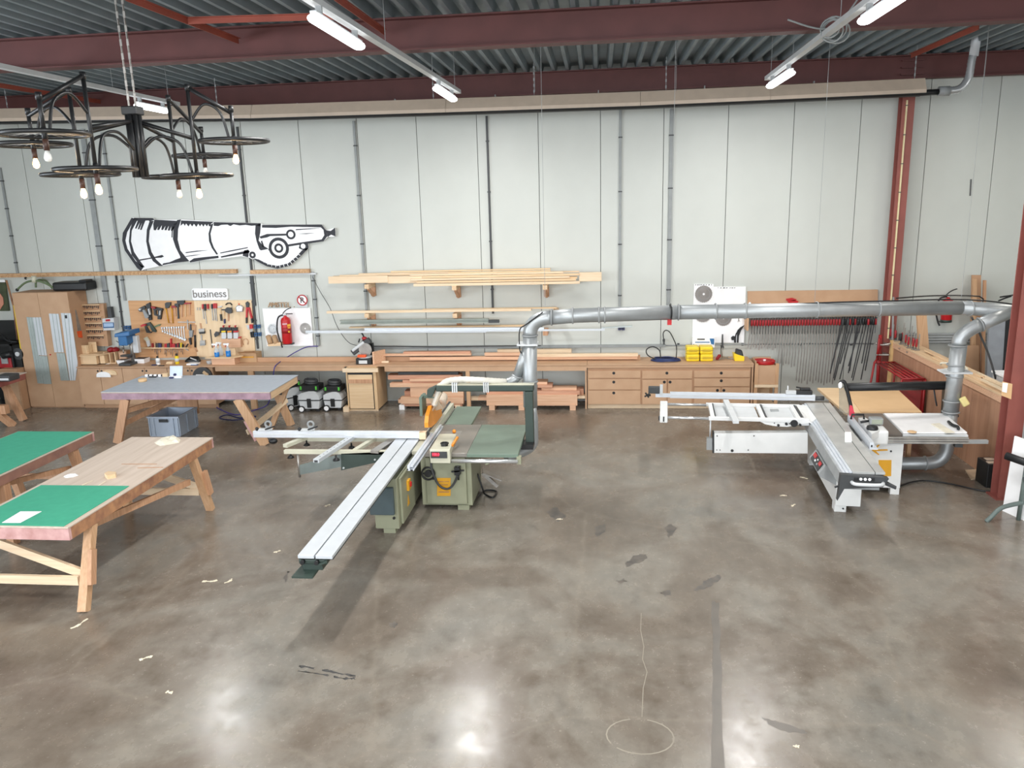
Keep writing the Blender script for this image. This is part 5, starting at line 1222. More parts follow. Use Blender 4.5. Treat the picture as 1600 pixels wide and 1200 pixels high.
# ======================= CLAMP RACK =======================
q = Z(1140,420,.2875)
t = T('clamp_rack','long brown board with a rail of hanging clamps','rack',(4.2,16.5,2.0))
m = M(); m.plate(q((98,122),(806,113),(806,262),(98,262)),16.565,.035); t.p('back_board',m,K_MDFX)
m = M(); m.box(W(*q((92,0))[0],16.3).x,W(*q((808,0))[0],16.3).x,16.28,16.56,W(1280,494,16.3).z,W(1280,494,16.3).z+.03); t.p('rail',m,K_MDFX)
m = M(); a = W(1168,500,16.4); m.box(a.x-.03,a.x,16.26,YW,a.z-.2,a.z+.28); t.p('end_bracket',m,K_PINEZ)
zr = W(1280,495.5,16.3).z
CG = 'bar clamps on the rack'
def clampobj(x, y, length, lean, hm, lab, bm=K_STEEL):
    t = T('bar_clamp',lab,'clamp',(x,y,zr-.02-length),CG)
    top = V((x,y,zr-.02)); bot = V((x-lean,y+.02,zr-.02-length))
    m = M(); m.bar(top+V((0,0,.02)),bot,.020,.009,(0,1,0)); t.p('bar',m,bm)
    m = M(); h0 = top+V((0,-.03,-.02)); m.lathe(h0-V((0,0,.13)),[(.016,0),(.023,.015),(.023,.11),(.016,.13)],8); t.p('handle',m,hm)
    m = M(); m.box(x-.012,x+.012,y-.055,y+.012,zr-.045,zr-.015); t.p('jaw',m,K_DARK)
    m = M(); m.cyl(h0-V((0,0,.30)),h0-V((0,0,.13)),.006,None,6); t.p('screw',m,K_DARK)
    return t
xa_, xb_ = W(1174.5,500,16.35).x, W(1311.5,500,16.35).x
lens = [.62,.64,.6,.62,.66,.62,.6,.64,.62,.66,.62,.96,.94,.98,.95,.96,1.02,1.0,1.3,1.34,1.36,1.3,1.38,1.32,1.36,1.3,1.34,1.36,1.4,1.36,1.34,1.38]
protos = {}
for i, ln in enumerate(lens):
    x = xa_+(xb_-xa_)*i/(len(lens)-1)
    size = 'short' if ln < .8 else 'medium' if ln < 1.1 else 'long'
    lab = '%s red-handled bar clamp, %s from left on the rack'%(size,nth(i))
    key = round(ln,2)
    if key not in protos: protos[key] = clampobj(x,16.35,ln,.05,K_REDD,lab)
    else: dup(protos[key].o,(x,16.35,zr-.02-ln),lab)
rng = random.Random(5)
cols = [K_DARK,K_BLACK,K_DARK,K_REDD,K_BLACK,K_REDD,K_BLACK,K_DARK,K_BLACK,K_BLACK,K_REDD,K_BLACK,K_BLACK,K_REDD]
xa_, xb_ = W(1316,500,16.35).x, W(1368,500,16.35).x
for i, hm in enumerate(cols):
    x = xa_+(xb_-xa_)*i/(len(cols)-1)
    clampobj(x,16.33+.03*(i % 2),(1.15,1.0,1.25,1.3,.95,1.28,1.1)[i % 7],.08+.14*rng.random(),hm,'%s-handled leaning bar clamp, %s from right on the rack'%('red' if hm is K_REDD else 'black' if hm is K_BLACK else 'grey',ORD[len(cols)-1-i]),K_DARK)
for i, (x, y) in enumerate(((335,172),(345,183))):
    m = M(); m.plate(q((x-28,y-8),(x+5,y-14),(x+30,y-6),(x+25,y+2),(x-24,y+2)),16.53,.034); solo('spring_clamp',('upper','lower')[i]+' small red spring clamp on the brown clamp board','clamp',m,K_RED)
m = M(); m.ball(W(*q((110,190))[0],16.52),(.03,.03,.035)); m.cyl(W(*q((110,190))[0],16.52),W(*q((110,190))[0],16.57),.01,None,6); solo('wall_plug','small white plug at left end of clamp board','plug',m,K_WHITE)
# ======================= GREEN SLIDING TABLE SAW =======================
TZ = .87
t = T('sliding_table_saw','green sliding table saw with long white carriage and orange guard','table saw',(-2.2,10.7,0))
m = M(); m.box(-2.50,-1.78,10.38,11.25,.06,TZ-.06,.006); body = t.p('body',m,K_SAGE)
m = M(); m.box(-2.42,-1.85,10.33,10.38,.10,.78,.004); t.p('front_cover',m,K_SAGE,body)
for x, y in ((-1.9,10.4),(-1.9,11.15),(-2.75,9.56),(-2.7,11.1)):
    m = M(); m.box(x-.09,x+.07,y-.04,y+.08,0,.07); t.p('foot',m,K_SAGE)
m = M(); m.box(-2.94,-2.62,9.50,11.25,.07,.76,.006); cab = t.p('carriage_pedestal',m,K_SAGE)
a, b = W(583,756,9.46), W(622,803,9.46)
m = M(); m.box(-2.99,-2.66,9.44,9.50,.28,.66,.015); t.p('green_panel',m,K_SLATE,cab)
c = W(616,809,9.5); m = M(); m.cyl((c.x,9.478,c.z),(c.x,9.502,c.z),.018,None,10); t.p('lock_knob',m,K_BLACK,cab)
m = M(); m.box(-2.619,-2.585,9.6,10.3,.10,.74,.006); t.p('side_door',m,K_SAGE,cab)
c = XP(637,757,-2.585); m = M(); m.box(-2.586,-2.555,c.y-.06,c.y+.06,c.z-.07,c.z+.07); t.p('switch_plate',m,K_AMBER,cab)
m = M(); m.box(-2.556,-2.535,c.y+.0,c.y+.045,c.z-.03,c.z+.03); t.p('red_switch',m,K_RED,cab)
c = XP(638,781,-2.585); m = M(); m.prism([(-2.584,c.y-.06,c.z-.07),(-2.584,c.y+.06,c.z-.07),(-2.584,c.y,c.z+.08)],(.004,0,0)); t.p('warning_triangle',m,K_AMBER,cab)
# yellow placard, cable, handwheel
m = M(); m.plate([(683,747),(704,747),(704,775),(683,775)],10.322,.008); pl = t.p('yellow_placard',m,K_AMBER)
m = M(); m.plate([(685,768),(702,768),(702,769.5),(685,769.5)],10.32,.003); m.plate([(685,752),(702,752),(702,753),(685,753)],10.32,.003); m.plate([(685,757),(700,757),(700,758),(685,758)],10.32,.003); t.p('print_line',m,K_BROWNE,pl)
m = M(); m.tube(smooth([W(x,y,10.28) for x,y in ((673,716),(675,735),(685,757),(697,764),(706,760),(713,748),(715,735),(716,728))],6),.016,7); t.p('hanging_cable',m,K_DARK)
c = W(669,740,10.3); m = M(); m.ring(c,.09,.014,(0,1,0),20,6); m.cyl(c-V((0,.02,0)),c+V((0,.08,0)),.05,None,14); m.bar(c+V((-.09,0,0)),c+V((.09,0,0)),.02,.02); m.cyl(c+V((.08,-.06,-.06)),c+V((.08,.01,-.06)),.012,None,8); t.p('handwheel',m,K_BLACK)
c = W(716,737,10.28); m = M(); m.box(c.x-.05,c.x+.03,10.24,10.33,c.z-.04,c.z+.07); m.bar((c.x-.09,10.25,c.z+.01),(c.x+.09,10.25,c.z+.03),.02,.02); m.cyl((c.x,10.28,c.z-.12),(c.x,10.28,c.z-.04),.012,None,6); t.p('pendant_switch',m,K_BLACK)
# carriage
x0, x1, xg, y0, y1 = -2.985, -2.63, -2.81, 7.0, 11.35
m = M(); m.box(x0,xg-.008,y0,y1,TZ-.035,TZ,.003); car = t.p('carriage_plate',m,K_ALUP)
m = M(); m.box(xg+.008,x1,y0,y1,TZ-.035,TZ,.003); t.p('carriage_plate',m,K_ALUP)
m = M(); m.box(x0,x1,y0+.02,y1,TZ-.05,TZ-.036); t.p('groove_bed',m,K_DARK)
m = M(); m.box(x0+.03,x1-.12,y0+.03,y1,TZ-.17,TZ-.051); m.box(x0+.0,x1-.06,y0+.01,y0+.06,TZ-.10,TZ-.051,.01); t.p('carriage_beam',m,K_DGREEN)
m = M(); m.hexa([(x0-.04,y0-.10,TZ-.2),(xg+.0,y0-.10,TZ-.2),(xg+.02,y0+.2,TZ-.17),(x0+.0,y0+.2,TZ-.17),(x0-.04,y0-.10,TZ-.18),(xg+.0,y0-.10,TZ-.18),(xg+.02,y0+.2,TZ-.15),(x0+.0,y0+.2,TZ-.15)]); m.hexa([(xg+.02,y0-.02,TZ-.12),(x1-.05,y0-.02,TZ-.06),(x1-.05,y0+.2,TZ-.06),(xg+.02,y0+.2,TZ-.12),(xg+.02,y0-.02,TZ-.09),(x1-.05,y0-.02,TZ-.04),(x1-.05,y0+.2,TZ-.04),(xg+.02,y0+.2,TZ-.09)]); t.p('end_flap',m,K_DGREEN)
m = M()
for x in (x0+.05,xg+.02): m.cyl((x,y0-.03,TZ-.07),(x,y0+.02,TZ-.07),.022,None,10)
t.p('end_bolt',m,K_BLACK)
m = M(); m.box(-2.62,-2.5,10.4,12.75,TZ-.07,TZ-.02); t.p('guide_bed',m,K_CREAM)
# cast table, extensions
XD = -1.81
m = M(); m.box(-2.47,XD-.002,10.27,11.69,TZ-.06,TZ,.004); ct = t.p('cast_table',m,mt('cast_iron_table',(148,142,134),.34,metal=.35,rgb2=(132,128,122),scale=3))
m = M(); m.box(XD,-1.10,10.24,11.69,TZ-.05,TZ,.004); t.p('extension_table',m,K_TGREEN)
m = M(); m.box(-2.40,-1.98,11.70,12.80,TZ-.05,TZ,.004); t.p('rear_table',m,K_TGREEN)
m = M(); m.box(-2.47,-2.41,11.7,12.7,TZ-.05,TZ-.003); t.p('rear_table_edge',m,K_STEEL)
m = M(); m.cyl((-2.12,10.20,TZ-.09),(-1.10,10.20,TZ-.09),.028,None,14); t.p('fence_rail',m,K_CHROME)
m = M(); m.box(-2.35,-1.85,10.30,10.36,TZ-.12,TZ-.075); m.box(-1.12,-1.06,10.2,10.3,TZ-.13,TZ-.03); m.cyl((-1.55,10.2,TZ-.14),(-1.5,10.2,TZ-.11),.015,None,6); t.p('rail_bracket',m,K_SAGE)
m = M(); m.box(-2.36,-2.06,10.98,11.32,TZ+.0005,TZ+.003); t.p('table_insert',m,K_STEEL)
# rip fence & measuring head
m = M(); m.box(-2.47,-2.44,9.52,11.55,TZ+.002,TZ+.075); m.box(-2.44,-2.385,9.52,11.55,TZ+.002,TZ+.018); m.box(-2.44,-2.40,9.54,11.5,TZ+.045,TZ+.06); t.p('rip_fence',m,K_ALU)
m = M(); m.box(-2.475,-2.46,9.515,9.52,TZ+.01,TZ+.03); m.box(-2.43,-2.40,9.512,9.52,TZ+.0,TZ+.02); t.p('fence_end_slot',m,K_BLACK)
m = M(); m.hexa([(-2.30,10.12,TZ-.10),(-2.02,10.12,TZ-.10),(-2.10,11.0,TZ+.003),(-2.32,11.0,TZ+.003),(-2.30,10.12,TZ+.10),(-2.02,10.12,TZ+.10),(-2.08,11.0,TZ+.06),(-2.34,11.0,TZ+.06)],.01); hd = t.p('fence_head',m,K_CREAM)
m = M(); m.box(-2.285,-2.06,10.105,10.122,TZ-.02,TZ+.07); t.p('display_panel',m,K_DARK,hd)
m = M(); m.box(-2.265,-2.17,10.10,10.106,TZ+.005,TZ+.06); t.p('red_display',m,mt('display_red',(120,10,26),.3,em=.5,emc=(190,10,40)),hd)
text('display_digits','188.0',.05,V((-2.217,10.098,TZ+.035)),mt('display_digit',(255,90,110),.3,em=1.6,emc=(255,60,90)),t.o,ext=.001)
m = M(); m.ring((-2.13,10.32,TZ+.125),.05,.012,n=20); m.cyl((-2.13,10.32,TZ+.08),(-2.13,10.32,TZ+.12),.048,None,16); t.p('knob',m,K_BLACK,hd)
m = M(); m.bar((-2.03,10.35,TZ+.08),(-2.0,10.62,TZ+.12),.03,.03); t.p('orange_lever',m,K_ORANGE,hd)
m = M(); m.ball((-2.16,11.22,TZ+.03),(.03,.03,.03),8); t.p('orange_knob',m,K_ORANGE)
# dark fence face at the back with pale top, splitter
m = M(); m.box(-2.52,-2.49,10.95,12.75,TZ-.01,TZ+.10); t.p('rear_fence_face',m,K_DARK)
m = M(); m.box(-2.49,-2.43,11.0,12.7,TZ+.0,TZ+.085); t.p('rear_fence',m,K_CREAM)
# orange guard
gx = -2.50
gp = [XP(x,y,gx) for x,y in ((663,661),(664,650),(668.5,634),(676,632),(683,629),(688,630),(690,634),(688,637.5),(684.5,638.5),(685.5,649),(676,661),(668,668),(663.5,668))]
m = M(); m.prism(gp,(.055,0,0)); gd = t.p('blade_guard',m,K_ORANGE)
m = M(); c = XP(686,633,gx+.0); c = V((gx+.03,c.y+.05,c.z+.03)); m.cyl(c-V((0,.12,.0)),c+V((.0,.1,.07)),.085,None,18); m.ring(c-V((0,.1,0)),.085,.012,(0,1,.3),20); t.p('guard_spigot',m,mt('pale_spigot',(206,190,172),.5),gd)
# overarm
ax, ay, az = -1.0, 11.05, 1.615
m = M(); m.box(-2.36,-.93,ay-.06,ay+.06,az-.05,az+.045,.02); m.hexa([(-2.50,ay-.06,az-.13),(-2.42,ay-.06,az-.13),(-2.42,ay+.06,az-.13),(-2.50,ay+.06,az-.13),(-2.49,ay-.06,az-.02),(-2.34,ay-.06,az+.045),(-2.34,ay+.06,az+.045),(-2.49,ay+.06,az-.02)],.01); arm = t.p('overarm',m,K_DGREEN)
m = M(); m.box(-2.34,-.93,ay-.062,ay+.062,az+.046,az+.056); t.p('arm_top_strip',m,K_CREAM,arm)
m = M(); m.box(-1.065,-.945,ay-.07,ay+.07,TZ-.12,az-.05,.01); t.p('post',m,K_DGREEN)
m = M(); m.box(-1.30,-.945,ay-.2,ay+.05,TZ-.13,TZ-.055); t.p('post_bracket',m,K_BLACK)
m = M(); m.box(-2.60,-2.56,ay-.12,ay+.16,az-.40,az-.12); m.box(-2.60,-2.40,ay+.0,ay+.03,az-.16,az-.11); t.p('hanger_plate',m,mt('sage_dark',(96,112,100),.45))
m = M(); m.bar((-2.45,ay,az-.1),(-2.35,ay+.1,az-.35),.03,.12,(1,0,0)); m.bar((-2.28,ay+.03,az-.05),(-2.48,ay+.12,az-.42),.02,.14,(0,1,0)); t.p('hose_plate',m,mt('beige_plate',(186,168,146),.55))
pts = smooth([(-2.42,ay+.05,az-.28),(-2.33,ay+.02,az-.05),(-2.22,ay,az+.085),(-2.0,ay,az+.12),(-1.7,ay,az+.11),(-1.5,ay+.06,az+.08),(-1.36,ay+.16,az+.05)],7)
m = M(); m.tube(pts,[.042+.005*(i % 2) for i in range(len(pts))],10); t.p('ribbed_hose',m,mt('cream_hose',(212,208,198),.5))
for x in (-2.12,-1.66):
    m = M()
    for k in range(3): m.box(x+.03*k,x+.03*k+.018,ay-.07,ay+.07,az-.058,az+.085)
    t.p('hose_strap',m,K_LGREY)
# outrigger table
CF = 10.93
m = M(); m.box(-5.16,-2.62,CF-.035,CF+.035,TZ+.015,TZ+.115,.004); cf = t.p('crosscut_fence',m,K_ALU)
m = M(); m.box(-5.15,-2.7,CF-.038,CF-.035,TZ+.055,TZ+.075); m.box(-5.15,-2.7,CF-.012,CF+.012,TZ+.115,TZ+.118); t.p('fence_groove',m,K_LGREY,cf)
m = M(); m.box(-2.62,-2.52,CF-.05,CF+.05,TZ+.005,TZ+.11); t.p('wood_fence_end',m,K_PINEX,cf)
for x in (-4.93,-4.27):
    m = M(); c = V((x,CF,TZ+.12)); m.box(x-.15,x+.05,CF-.04,CF+.045,TZ+.118,TZ+.145,.005); s_ = t.p('flip_stop',m,K_LGREY)
    m = M(); m.ring((x,CF+.02,TZ+.21),.045,.016,(0,1,0),16,6); m.box(x-.04,x+.03,CF+.0,CF+.04,TZ+.14,TZ+.18); t.p('stop_arm',m,K_GREY,s_)
    m = M(); m.bar((x-.02,CF-.06,TZ+.15),(x+.13,CF-.06,TZ+.2),.02,.02); m.ball((x-.16,CF-.03,TZ+.15),(.03,.03,.03),6); t.p('stop_lever',m,K_BLACK,s_)
m = M(); a = W(415,686,CF); m.ball((-4.85,CF-.05,TZ-.03),(.07,.05,.045)); t.p('fence_clamp_knob',m,K_BLACK,cf)
fz = TZ-.025
y_f, y_b = 10.45, 11.06
m = M(); m.box(-4.50,-2.99,y_f-.03,y_f+.03,fz-.055,fz); m.box(-4.45,-2.99,y_b-.03,y_b+.03,fz-.055,fz); fr = t.p('outrigger_frame',m,K_CREAM)
m = M(); m.bar((-4.56,10.62,fz+.0),(-4.36,11.16,fz+.0),.075,.05); m.bar((-3.46,10.45,fz-.01),(-3.32,11.12,fz-.01),.07,.045); t.p('cross_bar',m,K_CREAM,fr)
m = M(); m.bar((-3.16,10.40,fz-.01),(-3.02,11.12,fz-.01),.12,.04); t.p('dusty_cross_bar',m,K_STEEL,fr)
a, b = G(494,722,TZ+.0), G(553,683,TZ); m = M(); m.bar(V((a.x,a.y,fz+.04)),V((b.x,b.y,fz+.04)),.085,.05); sb = t.p('slotted_bar',m,K_ALUP)
m = M()
for k in range(9):
    p = V((a.x,a.y,fz+.066)).lerp(V((b.x,b.y,fz+.066)),.1+.09*k); m.cyl(p,p+V((0,0,.002)),.008,None,6)
m.bar(V((a.x,a.y-.004,fz+.035)),V((a.x,a.y+.002,fz+.035)),.05,.03); t.p('slot_hole',m,K_DARK,sb)
for px, py in ((454,709),(479,690),(549,694),(525,713)):
    c = G(px,py,fz-.06); m = M(); m.lathe((c.x,c.y,fz-.13),[(.02,0),(.05,.01),(.04,.035),(.015,.045),(.012,.09)],12); t.p('levelling_knob',m,K_BLACK)
m = M(); c = G(467,730,.78); c = W(467.5,735,10.47); m.cyl((c.x,10.47,.42),(c.x,10.47,fz-.05),.018,None,8); t.p('support_rod',m,K_STEEL)
sp = [W(468,742,9.95),W(468,727,9.95),W(538,708,9.95),W(538,728,9.95)]
m = M(); m.prism([W(468,742,10.46),W(468,727,10.46),W(536,709,10.46),W(536,729,10.46)],(0,.03,0)); t.p('grey_swing_arm',m,mt('sage_grey_metal',(124,134,132),.4,metal=.3))
m = M(); m.prism([W(533,735,10.42),W(533,709,10.42),W(600,706,10.42),W(604,719,10.42)],(0,.06,0)); sw = t.p('dark_swing_arm',m,K_DGREEN)
m = M(); c0 = W(545,708,9.95)
for x, y in ((537,731),(586,718)): c = W(x,y,10.42); m.cyl(c-V((0,.012,0)),c,.014,None,8)
t.p('arm_bolt',m,K_LGREY,sw)
m = M(); m.box(-3.5,-3.0,10.75,11.05,.55,.6); t.p('dark_under_panel',m,K_DGREEN)
# foot bracket and cable at the machine's right
m = M(); c = G(768,735,.2); m.bar((-1.72,11.0,.35),(-1.45,11.05,.22),.2,.015,(0,0,1)); m.bar((-1.72,11.0,.33),(-1.5,11.0,.12),.05,.05); t.p('side_pedal',m,K_STEEL)
m = M(); m.tube(smooth([(-1.78,10.9,.35),(-1.70,10.85,.12),G(758,772,.02),G(770,777,.015),G(776,768,.015),G(760,766,.015),G(750,772,.015),(-1.8,10.6,.05)],6),.013,6); t.p('power_cable',m,K_BLACK)

# ======================= DUST DUCTING =======================
DA = (2.005, )
R_ = .105
def ducttube(m, pts, r, bend=True): m.tube(pts, r, 18)
y1_ = 11.35
p0 = W(828,596,y1_); p1 = W(828,524,y1_); top0 = W(862,494,y1_)
t = T('dust_duct','long silver extraction duct linking both table saws across the hall','duct',(2.0,11.8,1.9))
DUCT = t
path = [W(862,496,y1_), W(900,493,11.4), W(1060,488,11.6), W(1280,484,11.95), W(1500,481,12.35), W(1588,486,12.55), W(1700,492,12.7), V((12.45,13.6,2.0))]
m = M(); ducttube(m, path[:3], R_); t.p('duct_section',m,K_DUCT)
m = M(); ducttube(m, [path[2],path[3],path[4]], R_); t.p('duct_section',m,K_DUCT)
m = M(); ducttube(m, path[4:], R_*.98); t.p('duct_section',m,K_DUCT)
el = arc(p1+V((0,0,0)), V((p1.x,y1_,path[0].z)), path[0], 9)
m = M(); m.tube(el, R_, 18); t.p('duct_elbow',m,K_DUCT)
m = M(); ducttube(m, [p1, p0, V((p0.x,p0.y,1.25))], R_); t.p('drop_pipe',m,K_DUCT)
bt = V((p0.x+.05,11.22,0))
m = M(); m.tube([V((p0.x,p0.y,1.27)),V((p0.x+.03,11.28,1.1)),V((p0.x+.03,11.28,.75))]+arc(V((p0.x+.03,11.28,.75)),V((p0.x+.03,11.28,.58)),V((p0.x-.35,11.0,.60)),7)[1:], .085, 16); t.p('lower_pipe',m,K_DUCT)
w0 = W(823,545,y1_); w1 = W(808,588,y1_); w2 = W(770,603,11.2)
m = M(); m.tube([w0, w1], .07, 16); m.tube(arc(w1, W(800,600,11.3), W(782,600,11.25), 6), .07, 16); m.tube([W(782,600,11.25), w2+V((-.0,0,-.02))], .05, 14); t.p('wye_branch',m,K_DUCT)
bm = M()
for p, ax_ in [(p1,(0,0,1)),(W(828,538,y1_),(0,0,1)),(p0,(0,0,1)),(path[0],(1,0,0)),(w1,(.3,0,1)),(path[2],(1,0,0)),(W(895,493,11.4),(1,0,0)),(W(936,492,11.45),(1,0,0)),(W(945,492,11.46),(1,0,0)),(W(1118,486.5,11.7),(1,.05,0)),(W(1164,486,11.77),(1,.05,0)),(W(1372,482.5,12.12),(1,.1,0)),(W(1276,484,11.95),(1,.1,0)),(W(1515,481.5,12.38),(1,.2,0))]:
    bm.ring(p, R_+.006 if ax_ != (.3,0,1) else .076, .012, ax_, 24, 6)
t.p('clamp_ring',bm,K_GREY)
m = M(); c = W(827,537,y1_); m.box(c.x-.17,c.x+.13,c.y-.13,c.y+.13,c.z-.012,c.z+.012); t.p('blast_gate',m,K_LGREY)
m = M()
for px, py, y in ((1048,487,11.58),(1118,486.5,11.7)): m.ring(W(px,py,y),R_+.004,.012,(1,.05,0),24,5)
t.p('black_strap',m,K_BLACK)
m = M()
for px, y in ((1048,11.58),(1272,11.93),(1500,12.35),(852,11.36)):
    c = W(px,486,y); m.cyl((c.x,c.y,c.z+.08),(c.x,c.y,6.80),.003,None,5)
t.p('hanging_wire',m,K_GREY)
m = M(); c = W(1046,501,11.58); m.box(c.x-.03,c.x+.03,c.y-.03,c.y+.03,c.z-.06,c.z+.03); t.p('red_tag',m,K_RED)
m = M(); m.tube(smooth([W(x,y,11.5+.0011*max(0,x-900)) for x,y in ((853,489),(900,484.5),(960,481),(1040,479.5),(1120,478.5),(1200,477),(1300,472.5),(1400,470),(1480,468),(1540,470),(1600,478))],4),.011,6); solo('duct_cable','thin black cable running along the top of the dust duct','cable',m,K_BLACK)
m = M(); m.tube(smooth([W(x,y,11.25) for x,y in ((848,488),(822,507),(812,516),(812,545),(815,552))],4),.01,6); solo('duct_cable','short black cable looping down left of the duct elbow','cable',m,K_BLACK)
# right drop: from the joint toward the viewer and down to the white saw
vx, vy = W(1494,560,12.2).x, 12.2
t = DUCT
j = W(1575,488,12.5)
e0 = V((vx+.02,vy,1.98))
m = M(); m.tube([W(1585,484,12.55), W(1530,508,12.2)], .10, 18); t.p('duct_section',m,K_DUCT)
m = M(); m.tube(arc(W(1532,507,12.2), W(1496,522,12.2), e0, 8), .10, 18); t.p('duct_elbow',m,K_DUCT)
m = M(); m.tube([e0, (vx,vy,.95)], .112, 18); t.p('drop_pipe',m,K_DUCT)
m = M(); m.tube([(vx,vy,.96), (vx,vy,.42)]+arc((vx,vy,.42),(vx,vy,.13),(vx-.28,vy,.13),8)[1:]+[(vx-1.1,vy-.05,.13)], .10, 18); t.p('floor_pipe',m,K_DUCT)
bm = M()
for z in (1.97,1.68,1.5,1.12,.95): bm.ring((vx,vy,z),.116,.012,(0,0,1),24,6)
bm.ring((vx-.3,vy,.13),.104,.012,(1,0,0),24,6); bm.ring(W(1532,507,12.2),.104,.012,(1,0,.4),24,6)
t.p('clamp_ring',bm,K_GREY)
m = M(); m.box(vx-.2,vx+.2,vy-.13,vy+.13,1.56,1.585); t.p('blast_gate',m,K_LGREY)
m = M(); m.bar((vx+.09,vy-.1,1.2),(vx+.16,vy-.14,1.08),.1,.06,(0,1,0),.02); t.p('yellow_wrap',m,mt('pale_yellow',(222,206,140),.6))

# ======================= WHITE SLIDING TABLE SAW =======================
TH = math.atan2(.27,3.32); O2 = V((3.22,11.24,0))
def A(px, py, z=.9):
    d = G(px,py,z)-O2; return V((d.x*math.cos(TH)-d.y*math.sin(TH), d.x*math.sin(TH)+d.y*math.cos(TH), z))
Q = T('sliding_table_saw','white sliding table saw with silver carriage and black overhead arm','table saw',O2,None,-TH,True)
t = Q; z2 = .90
K_SAW = mt('saw_white', (226,227,226), .45, var=.03); K_SIL = mt('carriage_silver', (176,177,176), .33, metal=.3, rgb2=(206,206,202), scale=2.6)
m = M(); m.box(0,.255,-1.67,1.72,z2-.03,z2,.002); t.p('carriage_plate',m,K_SIL)
m = M(); m.box(.265,.375,-1.67,1.72,z2-.03,z2,.002); t.p('carriage_plate',m,K_SIL)
m = M(); m.box(0,.375,-1.64,1.7,z2-.045,z2-.031); t.p('groove_bed',m,K_DARK)
for k, (u0, u1, zz) in enumerate(((-.03,-.003,z2-.005),(-.065,-.034,z2-.025),(-.10,-.069,z2-.04))):
    m = M(); m.box(u0,u1,-1.66,1.7,z2-.14,zz); t.p('side_rail',m,K_ALU)
m = M(); m.prism([(-.115,-1.64,z2-.07),(-.135,-1.64,z2-.2),(-.11,-1.64,z2-.24),(.33,-1.64,z2-.24),(.33,-1.64,z2-.05),(-.07,-1.64,z2-.05)],(0,3.3,0)); t.p('carriage_beam',m,K_GREY)
# end handle
m = M(); m.prism([(-.15,-1.66,z2-.02),(-.17,-1.66,z2-.36),(-.10,-1.66,z2-.20),(.34,-1.66,z2-.16),(.40,-1.66,z2-.05),(.33,-1.66,z2-.035)],(0,-.09,0)); t.p('end_cap',m,K_DARK)
m = M(); m.box(.0,.24,-1.752,-1.749,z2-.09,z2-.045); t.p('end_recess',m,K_BLACK)
m = M(); m.tube(smooth([(-.02,-1.74,z2-.11),(.02,-1.82,z2-.11),(.28,-1.82,z2-.11),(.34,-1.75,z2-.11)],5),.022,8); t.p('push_handle',m,K_LGREY)
m = M()
for u in (.08,.13,.18): m.cyl((u,-1.76,z2-.065),(u,-1.745,z2-.065),.018,None,10)
t.p('white_button',m,K_WHITE)
m = M(); m.hexa([(.36,-1.76,z2-.13),(.44,-1.9,z2-.13),(.46,-1.86,z2-.13),(.38,-1.66,z2-.13),(.36,-1.76,z2-.10),(.44,-1.9,z2-.10),(.46,-1.86,z2-.10),(.38,-1.66,z2-.10)]); m.bar((-.2,-1.7,z2-.2),(-.13,-1.68,z2-.18),.02,.02); t.p('side_lever',m,K_DARK)
# pedestal
m = M(); m.box(.02,.34,-.78,1.58,.10,.66,.006); pd = t.p('pedestal',m,K_SAW)
m = M(); m.box(.02,.17,-.74,-.58,0,.10); m.box(.02,.17,1.2,1.4,0,.10); t.p('foot',m,K_SAW)
m = M(); m.prism([(-.13,-.75,z2-.245),(-.215,-.75,z2-.37),(-.20,-.75,z2-.40),(.02,-.75,z2-.52),(.02,-.75,z2-.245)],(0,.72,0)); t.p('sloped_fairing',m,K_GREY,pd)
m = M(); m.prism([(-.141,-.66,z2-.256),(-.211,-.66,z2-.359),(-.216,-.66,z2-.355),(-.146,-.66,z2-.252)],(0,.55,0)); pn = t.p('control_panel',m,K_BLACK,pd)
def onpanel(v0,v1,f0,f1,mat,nm):
    m = M(); a = V((-.147,0,z2-.253)); b = V((-.216,0,z2-.354)); n = V((-.83,0,.56)).normalized()*.004
    p, q_ = a.lerp(b,f0), a.lerp(b,f1); m.prism([V((p.x,v0,p.z)),V((p.x,v1,p.z)),V((q_.x,v1,q_.z)),V((q_.x,v0,q_.z))],n); t.p(nm,m,mat,pd)
onpanel(-.28,-.12,.05,.5,K_RED,'red_label'); onpanel(-.62,-.50,.1,.5,K_RED,'stop_button'); onpanel(-.42,-.38,.2,.35,K_WHITE,'white_key'); onpanel(-.36,-.30,.5,.7,K_WHITE,'white_key'); onpanel(-.5,-.45,.55,.75,K_GREY,'grey_key')
m = M(); m.box(.012,.021,-.6,-.1,.38,.44); t.p('amber_strip',m,K_AMBER,pd)
m = M(); m.cyl((.15,-.79,.38),(.15,-.78,.38),.01,None,8); m.cyl((.13,-.75,.05),(.13,-.74,.05),.012,None,8); m.cyl((.012,.4,.5),(.022,.4,.5),.012,None,8); t.p('bolt_head',m,K_BLACK,pd)
# main body at the right
a = A(1365,690,.7); b = A(1401,690,.7)
u0, u1, v0 = .60, 1.02, -.02
m = M(); m.box(.36,1.05,.03,1.0,.09,.78,.006); bd = t.p('body',m,K_SAW)
c0, c1 = A(1388,770,0), A(1399,768,0)
m = M(); m.box(.92,1.04,.02,.12,0,.09); m.box(.92,1.04,.85,.95,0,.09); m.box(.4,.52,.5,.6,0,.09); t.p('foot',m,K_SAW)
Rm = Matrix.Translation(O2) @ Matrix.Rotation(-TH,4,'Z'); Ri = Rm.inverted()
def onface(px, py, v=.03):   # point of a survey ray on the saw's front face (local v)
    o_ = Ri @ V((0,0,H)); d = Ri.to_3x3() @ ray(px,py); return o_ + d*((v-o_.y)/d.y)
def fplate(pts, v, d): return M().prism([onface(x,y,v) for x,y in pts], (0,d,0))
t.p('yellow_placard',fplate([(1373,719),(1393,719),(1392.5,744),(1373,744)],.022,.008),K_AMBER,bd)
q = Z(1240,680,.1125)
